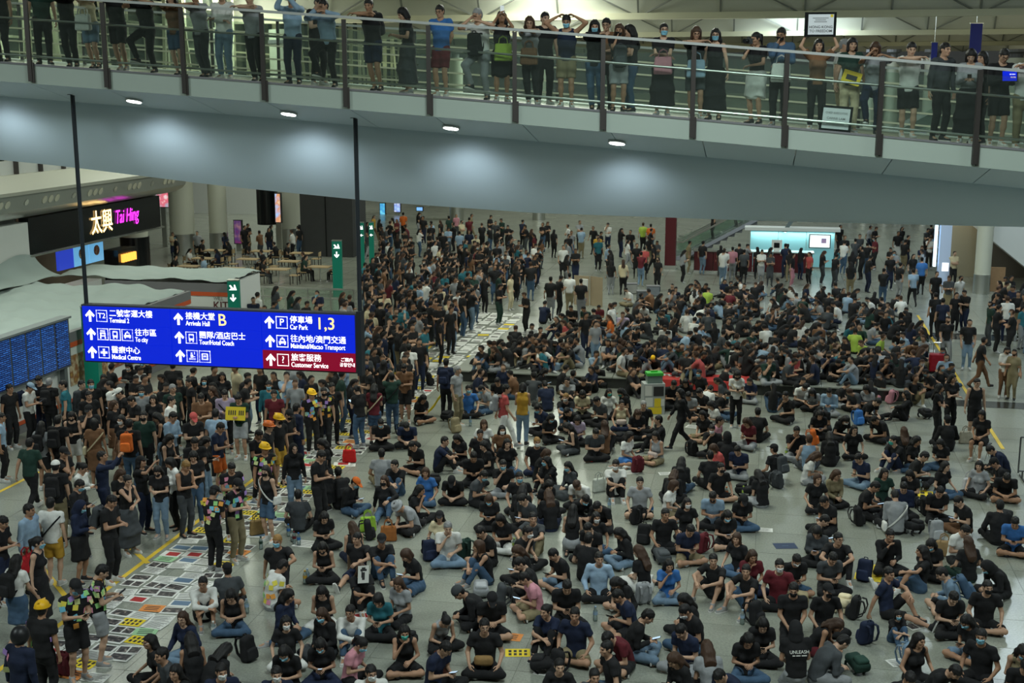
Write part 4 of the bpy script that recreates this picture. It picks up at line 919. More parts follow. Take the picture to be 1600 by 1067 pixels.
def cloth_mesh(pose, sex, kind):
    key = (pose, sex, kind)
    if key in _CL: return _CL[key]
    J = skel(pose, sex); f = sex == 'f'; lo, hi = bounds(J); F = Field(lo, hi, .0205)
    C = lambda a, b, ra, rb, k=.025, fl=None, fs=1, c0=False, c1=False: F.cone(a, b, ra, rb, k, fl, fs, c0, c1)
    up = J['up']
    if kind in 'tlk':
        torso(C, J, f, .020, .035, hem=.055)
        x = .16 if kind == 'k' else 0
        C(J['shL'] * (1 - x) + J['shR'] * x - up[2] * .004, J['shR'] * (1 - x) + J['shL'] * x - up[2] * .004, .064, .064, .04)
        for k in 'LR':
            if kind == 't': C(J['sh' + k], J['sh' + k] * .42 + J['el' + k] * .58, .066, .070, .03, None, 1, False, True)
            if kind == 'l': C(J['sh' + k], J['el' + k], .066, .056, .03); C(J['el' + k], J['wr' + k] * .97 + J['el' + k] * .03, .056, .040, .015, None, 1, False, True)
        c = J['neck'] + up[3] * .055 + J['fw'][2] * .03; sl = F.win(c - .11, c + .11); X, Y, Z = F.grid(sl)
        F.F[sl] = np.maximum(F.F[sl], -(np.sqrt((X - c[0]) ** 2 + (Y - c[1]) ** 2 + (Z - c[2]) ** 2) - (.078 if kind != 'k' else .098)))
    else:
        o = .014; a = J['hip'] - up[0] * .03
        C(a, J['hip'] + up[0] * .055, (.158 if f else .150) + o, (.128 if f else .138) + o, .03, J['fw'][0], .76, False, True)
        if kind == 'T' or kind == 'S':
            for k in 'LR':
                if kind == 'T': C(J['hp' + k], J['kn' + k], .100, .074, .03); C(J['kn' + k], J['an' + k] * .94 + J['kn' + k] * .06, .072, .055, .015, None, 1, False, True)
                else: C(J['hp' + k], J['hp' + k] * .16 + J['kn' + k] * .84, .104, .094, .025, None, 1, False, True)
        else:
            e = .92 if kind == 'K' else 1.0
            for k in 'LR':
                C(J['hp' + k], J['hp' + k] * (1 - e) + J['kn' + k] * e, .105, .115, .13, None, 1, False, True)
                if kind == 'L': C(J['kn' + k], J['kn' + k] * .3 + J['an' + k] * .7, .112, .12, .13, None, 1, False, True)
            if POSE[pose]['hz'] > .8:
                e_ = J['hip'] - A_(0, 0, .44 if kind == 'K' else .72); C(J['hip'], e_, .155, .20 if kind == 'K' else .25, .04, A_(0, 1, 0), .8, False, True)
    folds(F, .0045); v, q = F.net(); me = npmesh({'t': 't_shirt', 'l': 'long_sleeve_top', 'k': 'sleeveless_top', 'T': 'trousers', 'S': 'shorts', 'K': 'skirt', 'L': 'long_skirt'}[kind], v, q)
    me.materials.append(FABRIC); _CL[key] = me; return me
def carve_face(F, X, Y, Z, top=.050, low=-.30, side=.30, depth=-.028):
    d = np.maximum(np.maximum(np.abs(X) - side, Y - depth + .25 * np.abs(X)), np.maximum(Z - top + .28 * np.abs(X), low - Z)); F.F[:] = np.maximum(F.F, -d)
def cap_hair(F, o=.0):
    F.ell(A_(0, .016, .028), (.084 + o, .104 + o, .100 + o), None, .02); F.ell(A_(0, .05, -.03), (.070 + o, .062 + o, .07), None, .03)
def hair_short(F):
    cap_hair(F); X, Y, Z = F.full(); carve_face(F, X, Y, Z, .052); F.F[:] = np.maximum(F.F, -.075 - Z + .0 * X); d = np.maximum(np.maximum(.05 - np.abs(X), np.abs(Y - .005) - .03), np.maximum(Z - .012, -.2 - Z)); F.F[:] = np.maximum(F.F, -d); F.F += .004 * np.sin(90 * X + 40 * Z) * np.sin(80 * Y)
def hair_bob(F):
    cap_hair(F, .006)
    for s in (-1, 1): F.cone(A_(s * .070, .015, .03), A_(s * .080, .0, -.10), .032, .030, .03)
    F.cone(A_(0, .075, .02), A_(0, .07, -.11), .06, .065, .04); X, Y, Z = F.full(); carve_face(F, X, Y, Z, .048, side=.062, depth=-.02)
def hair_pony(F):
    cap_hair(F); X, Y, Z = F.full(); carve_face(F, X, Y, Z, .056); F.F[:] = np.maximum(F.F, -.06 - Z)
    F.cone(A_(0, .11, .05), A_(0, .145, .02), .03, .036, .02); F.cone(A_(0, .145, .02), A_(0, .135, -.15), .036, .016, .02)
def mask_f(F):
    head_local(F, True, .009); X, Y, Z = F.full(); F.F[:] = np.maximum(F.F, np.maximum(np.maximum(Y + .035 - .0 * X, Z + .014), np.maximum(-.098 - Z, np.abs(X) - .062)))
def cap_f(F):
    F.ell(A_(0, .014, .045), (.092, .110, .092), None, .01); X, Y, Z = F.full(); F.F[:] = np.maximum(F.F, .035 - Z); F.cone(A_(0, -.085, .048), A_(0, -.15, .038), .075, .055, .01, A_(0, 0, 1), .14)
def helmet_f(F):
    F.ell(A_(0, .012, .045), (.112, .135, .112), None, .01); X, Y, Z = F.full(); F.F[:] = np.maximum(F.F, .025 - Z); F.ell(A_(0, -.01, .035), (.125, .16, .014), None, .01); F.cone(A_(0, -.1, .14), A_(0, .13, .13), .014, .014, .02)
def bucket_f(F):
    F.cone(A_(0, .012, .03), A_(0, .012, .125), .105, .085, .01, None, 1, True, True); F.cone(A_(0, .01, .02), A_(0, .01, .05), .155, .11, .01, None, 1, True, True)
def moto_f(F):
    F.ell(A_(0, .012, .01), (.125, .145, .145), None, .01); X, Y, Z = F.full(); d = np.maximum(np.maximum(np.abs(X) - .09, Y + .05), np.maximum(Z - .05, -.045 - Z)); F.F[:] = np.maximum(F.F, -d); F.F[:] = np.maximum(F.F, -.125 - Z)
def beanie_f(F):
    F.ell(A_(0, .018, .035), (.093, .114, .112), None, .01); X, Y, Z = F.full(); F.F[:] = np.maximum(F.F, .02 - Z - .25 * Y)
def hood_f(F):
    F.ell(A_(0, .025, .0), (.105, .125, .135), None, .02); F.cone(A_(0, .05, -.06), A_(0, .03, -.15), .10, .12, .04); X, Y, Z = F.full(); d = np.sqrt((X / .062) ** 2 + ((Z + .0) / .09) ** 2) - 1; F.F[:] = np.maximum(F.F, -np.maximum(d * .06, Y + .0))
HB = ((-.19, -.24, -.26), (.19, .21, .20))
_HL = {}
def head_item(kind):
    if kind not in _HL:
        fn, m, h = {'s': (hair_short, HAIR, .0095), 'b': (hair_bob, HAIR, .011), 'p': (hair_pony, HAIR, .0105), 'mask': (mask_f, FABRIC, .0075), 'cap': (cap_f, FABRIC, .0095), 'helmet': (helmet_f, PLASTIC, .011), 'bucket': (bucket_f, FABRIC, .012), 'moto': (moto_f, PLASTIC, .012), 'beanie': (beanie_f, FABRIC, .012), 'hood': (hood_f, FABRIC, .013)}[kind]
        v, q = mk_local(fn, *HB, h); me = npmesh(kind, v, q); me.materials.append(m); _HL[kind] = me
    return _HL[kind]
def hair_long(pose, sex):
    key = (pose, sex, 'hair')
    if key in _CL: return _CL[key]
    J = skel(pose, sex); c = J['head']; Rh = J['RH']; F = Field(c - A_(.22, .25, .46), c + A_(.22, .28, .17), .0125)
    F.ell(c + Rh @ A_(0, .018, .030), (.088, .108, .102), Rh, .02)
    pt = POSE[pose]['hd'][0]; back = J['neck'] - J['fw'][2] * .135 - J['up'][2] * .12
    for s in (-1, 1):
        a = c + Rh @ A_(s * .070, .02, .01); b = c + Rh @ A_(s * .085, .045, -.10); F.cone(a, b, .034, .034, .03)
        e = b + (A_(s * .01, .0, -.17) if pt > 18 else nz(back + A_(s * .07, 0, 0) - b) * .16); F.cone(b, e, .034, .026, .03)
    a = c + Rh @ A_(0, .08, .0); F.cone(a, c + Rh @ A_(0, .085, -.11), .066, .082, .04); F.cone(c + Rh @ A_(0, .085, -.11), back, .092, .105, .05, nz(-J['fw'][2]), .42)
    X, Y, Z = F.full(); x, y, z = X - c[0], Y - c[1], Z - c[2]
    lx, ly, lz = (Rh[0, 0] * x + Rh[1, 0] * y + Rh[2, 0] * z, Rh[0, 1] * x + Rh[1, 1] * y + Rh[2, 1] * z, Rh[0, 2] * x + Rh[1, 2] * y + Rh[2, 2] * z)
    carve_face(F, lx, ly, lz, .052, side=.066, depth=-.022, low=-.35); F.F += .004 * np.sin(110 * lx + 30 * ly) * (1 + 0 * lz)
    v, q = F.net(); me = npmesh('hair', v, q); me.materials.append(HAIR); _CL[key] = me; return me
def shoe_f(F):
    F.cone(A_(0, .02, .035), A_(0, -.15, .028), .042, .040, .02, A_(0, 0, 1), .95); F.cone(A_(0, .01, .07), A_(0, .0, .10), .044, .042, .03); F.cone(A_(0, -.05, .05), A_(0, -.01, .085), .036, .04, .03)
    X, Y, Z = F.full(); F.F[:] = np.maximum(F.F, np.maximum(-Z, Z - .105))
SHOE = npmesh('shoe', *mk_local(shoe_f, (-.07, -.22, -.02), (.07, .08, .13), .0095)); SHOE.materials.append(FABRIC)
SOLE = MB().prism([(-.036, .055), (.036, .055), (.044, -.06), (.046, -.14), (.025, -.198), (-.025, -.198), (-.046, -.14), (-.044, -.06)], -.004, .022, lambda a, b, t: (a, b, t)).mesh('sole')
SOLE.materials.append(mat('rubber_sole', (.55, .55, .52), .7))
GLS = MB()
for s in (-1, 1):
    for i in range(12):
        a, b = 2 * math.pi * i / 12, 2 * math.pi * (i + 1) / 12; GLS.tube((s * .032 + .022 * math.cos(a), -.108, .004 + .018 * math.sin(a)), (s * .032 + .022 * math.cos(b), -.108, .004 + .018 * math.sin(b)), .0022, 4)
    GLS.tube((s * .054, -.107, .006), (s * .078, .01, .004), .002, 4)
GLS = GLS.tube((-.01, -.109, .006), (.01, -.109, .006), .002, 4).mesh('glasses'); GLS.materials.append(BLACKG)

CLR = {'k': ((.0095, .0095, .0105), 'black'), 'n': ((.010, .016, .040), 'navy'), 'g': ((.24, .25, .26), 'grey'), 'd': ((.045, .05, .055), 'dark grey'), 'w': ((.60, .60, .57), 'white'), 'c': ((.50, .43, .28), 'cream'), 'b': ((.23, .325, .43), 'light blue'),
       'u': ((.045, .085, .145), 'denim blue'), 'a': ((.035, .13, .36), 'royal blue'), 't': ((.02, .12, .15), 'teal'), 'e': ((.012, .035, .026), 'dark green'), 'o': ((.55, .12, .02), 'orange'), 'y': ((.42, .24, .03), 'mustard'), 'm': ((.10, .012, .018), 'maroon'), 'r': ((.40, .07, .065), 'coral red'),
       'p': ((.45, .20, .24), 'pink'), 's': ((.14, .07, .035), 'brown'), 'x': ((.20, .165, .095), 'khaki'), 'v': ((.33, .27, .36), 'lilac'), 'f': ((.30, .42, .06), 'lime'), 'l': ((.14, .21, .29), 'faded denim')}
SKINS = [(.42, .25, .165), (.36, .205, .13), (.46, .29, .20), (.32, .175, .105), (.39, .235, .155)]
HAIRC = {'': (.008, .007, .007), 'br': (.045, .022, .012), 'gr': (.22, .22, .22), 'bl': (.22, .12, .035)}
TOPN = {'t': 't-shirt', 'l': 'long-sleeved top', 'k': 'sleeveless top'}; BOTN = {'T': 'trousers', 'S': 'shorts', 'K': 'skirt', 'L': 'long skirt'}
PEOPLE = []
prnd = random.Random(11)
def person(pose, face, top, bot, hair='s', ex='', head_px=None, at=None, base=0.0, where='', face_jit=6):
    """one person: skin body (root) with clothes, hair, shoes and head wear as children"""
    flags = ex.split(',') if ex and ex != '-' else []
    sex = 'f' if hair[0] in 'lbp' else 'm'; hc = HAIRC.get(hair[1:], HAIRC['']); J = skel(pose, sex)
    sc = (.955 if sex == 'f' else 1.0) * prnd.uniform(.975, 1.03); sc *= .72 if 'child' in flags else .925 if where else 1
    rz = R(face + prnd.uniform(-face_jit, face_jit)); hd = Vector(J['head']) * sc
    hdw = Matrix.Rotation(rz, 3, 'Z') @ hd
    if head_px is not None:
        wpt = P(head_px[0], head_px[1], hd.z + base); loc = Vector((wpt.x - hdw.x, wpt.y - hdw.y, base))
    else: loc = Vector(at)
    M = Matrix.Translation(loc) @ Matrix.Rotation(rz, 4, 'Z') @ Matrix.Scale(sc, 4)
    o = link('person', body_mesh(pose, sex), None, None, M); o.color = (*prnd.choice(SKINS), 1)
    def child(name, me, col, Mx=None):
        c = link(name, me, None, o, Mx); v = prnd.uniform(.85, 1.18); c.color = (*[min(1, q * v) for q in col], 1); return c
    tk, tc = top[0], CLR[top[1]]; bk_, bc_ = bot[0], CLR[bot[1]]
    sh = child({'t': 't_shirt', 'l': 'long_sleeve_top', 'k': 'sleeveless_top'}[tk], cloth_mesh(pose, sex, tk), tc[0]); child({'T': 'trousers', 'S': 'shorts', 'K': 'skirt', 'L': 'long_skirt'}[bk_], cloth_mesh(pose, sex, bk_), bc_[0])
    HM = Matrix(J['RH'].tolist()).to_4x4(); HM.translation = J['head']
    hats = [f for f in flags if f.split(':')[0] in ('cap', 'helmet', 'bucket', 'moto', 'beanie', 'hood')]
    if not any(h.startswith(('moto', 'hood')) for h in hats):
        if hair[0] == 'l': child('hair', hair_long(pose, sex), hc)
        else: child('hair', head_item(hair[0]), hc, HM)
    for h in hats:
        n, _, c = h.partition(':'); child({'cap': 'cap', 'helmet': 'hard_hat', 'bucket': 'bucket_hat', 'moto': 'motorcycle_helmet', 'beanie': 'knitted_hat', 'hood': 'hood'}[n], head_item(n), CLR[c or 'k'][0] if not (n == 'helmet' and (c or 'y') == 'y') else (.75, .42, .01), HM)
    for m, c in (('m', (.20, .45, .58)), ('M', (.01, .01, .011)), ('W', (.62, .63, .63)), ('G', (.06, .38, .32))):
        if m in flags: child('face_mask', head_item('mask'), c, HM)
    if 'g' in flags: link('glasses', GLS, None, o, HM)
    shc = prnd.choice([(.5, .5, .48), (.02, .02, .022), (.02, .02, .022), (.25, .25, .25), (.55, .55, .53)])
    if 'red' in flags: shc = (.4, .02, .02)
    for k in 'LR':
        t = J['toe' + k]; fwd = Vector(t); upv = Vector((0, 0, 1)) if abs(t[2]) < .8 else Vector((0, 1, 0)) * (-1 if t[2] < 0 else 1)
        y = -fwd; x = y.cross(upv).normalized(); z = x.cross(y).normalized()
        if pose[0] in 'S' and pose not in ('S7', 'S0') and abs(t[1]) < .5 and abs(t[2]) < .5:   # crossed feet lie on their outer edge
            x, z = (z, -x) if t[0] * 1 > 0 else (-z, x)
            if x.cross(y).dot(z) < 0: x = -x
        S = Matrix((x, y, z)).transposed().to_4x4(); S.translation = Vector(J['an' + k]) - z * .075 if abs(z.z) > .5 else Vector(J['an' + k]) - z * .05
        c = child('shoe', SHOE, shc, S); link('sole', SOLE, None, c)
    # words for the label
    wear = []
    for f in flags:
        n, _, c = f.partition(':')
        if n in ('cap', 'helmet', 'bucket', 'moto', 'beanie', 'hood'): wear.append(('yellow' if n == 'helmet' and (c or 'y') == 'y' else CLR[c or 'k'][1]) + ' ' + {'cap': 'cap', 'helmet': 'hard hat', 'bucket': 'bucket hat', 'moto': 'motorcycle helmet', 'beanie': 'knitted hat', 'hood': 'hood'}[n])
    for m, c in (('m', 'blue mask'), ('M', 'black mask'), ('W', 'white mask'), ('G', 'green mask'), ('g', 'glasses')):
        if m in flags: wear.append(c)
    rec = dict(o=o, pose=pose, sex=sex, J=J, M=M, sc=sc, flags=flags, top=(tc[1], TOPN[tk]), bot=(bc_[1], BOTN[bk_]), wear=wear, where=where, shirt=sh, loc=loc)
    PEOPLE.append(rec); return rec
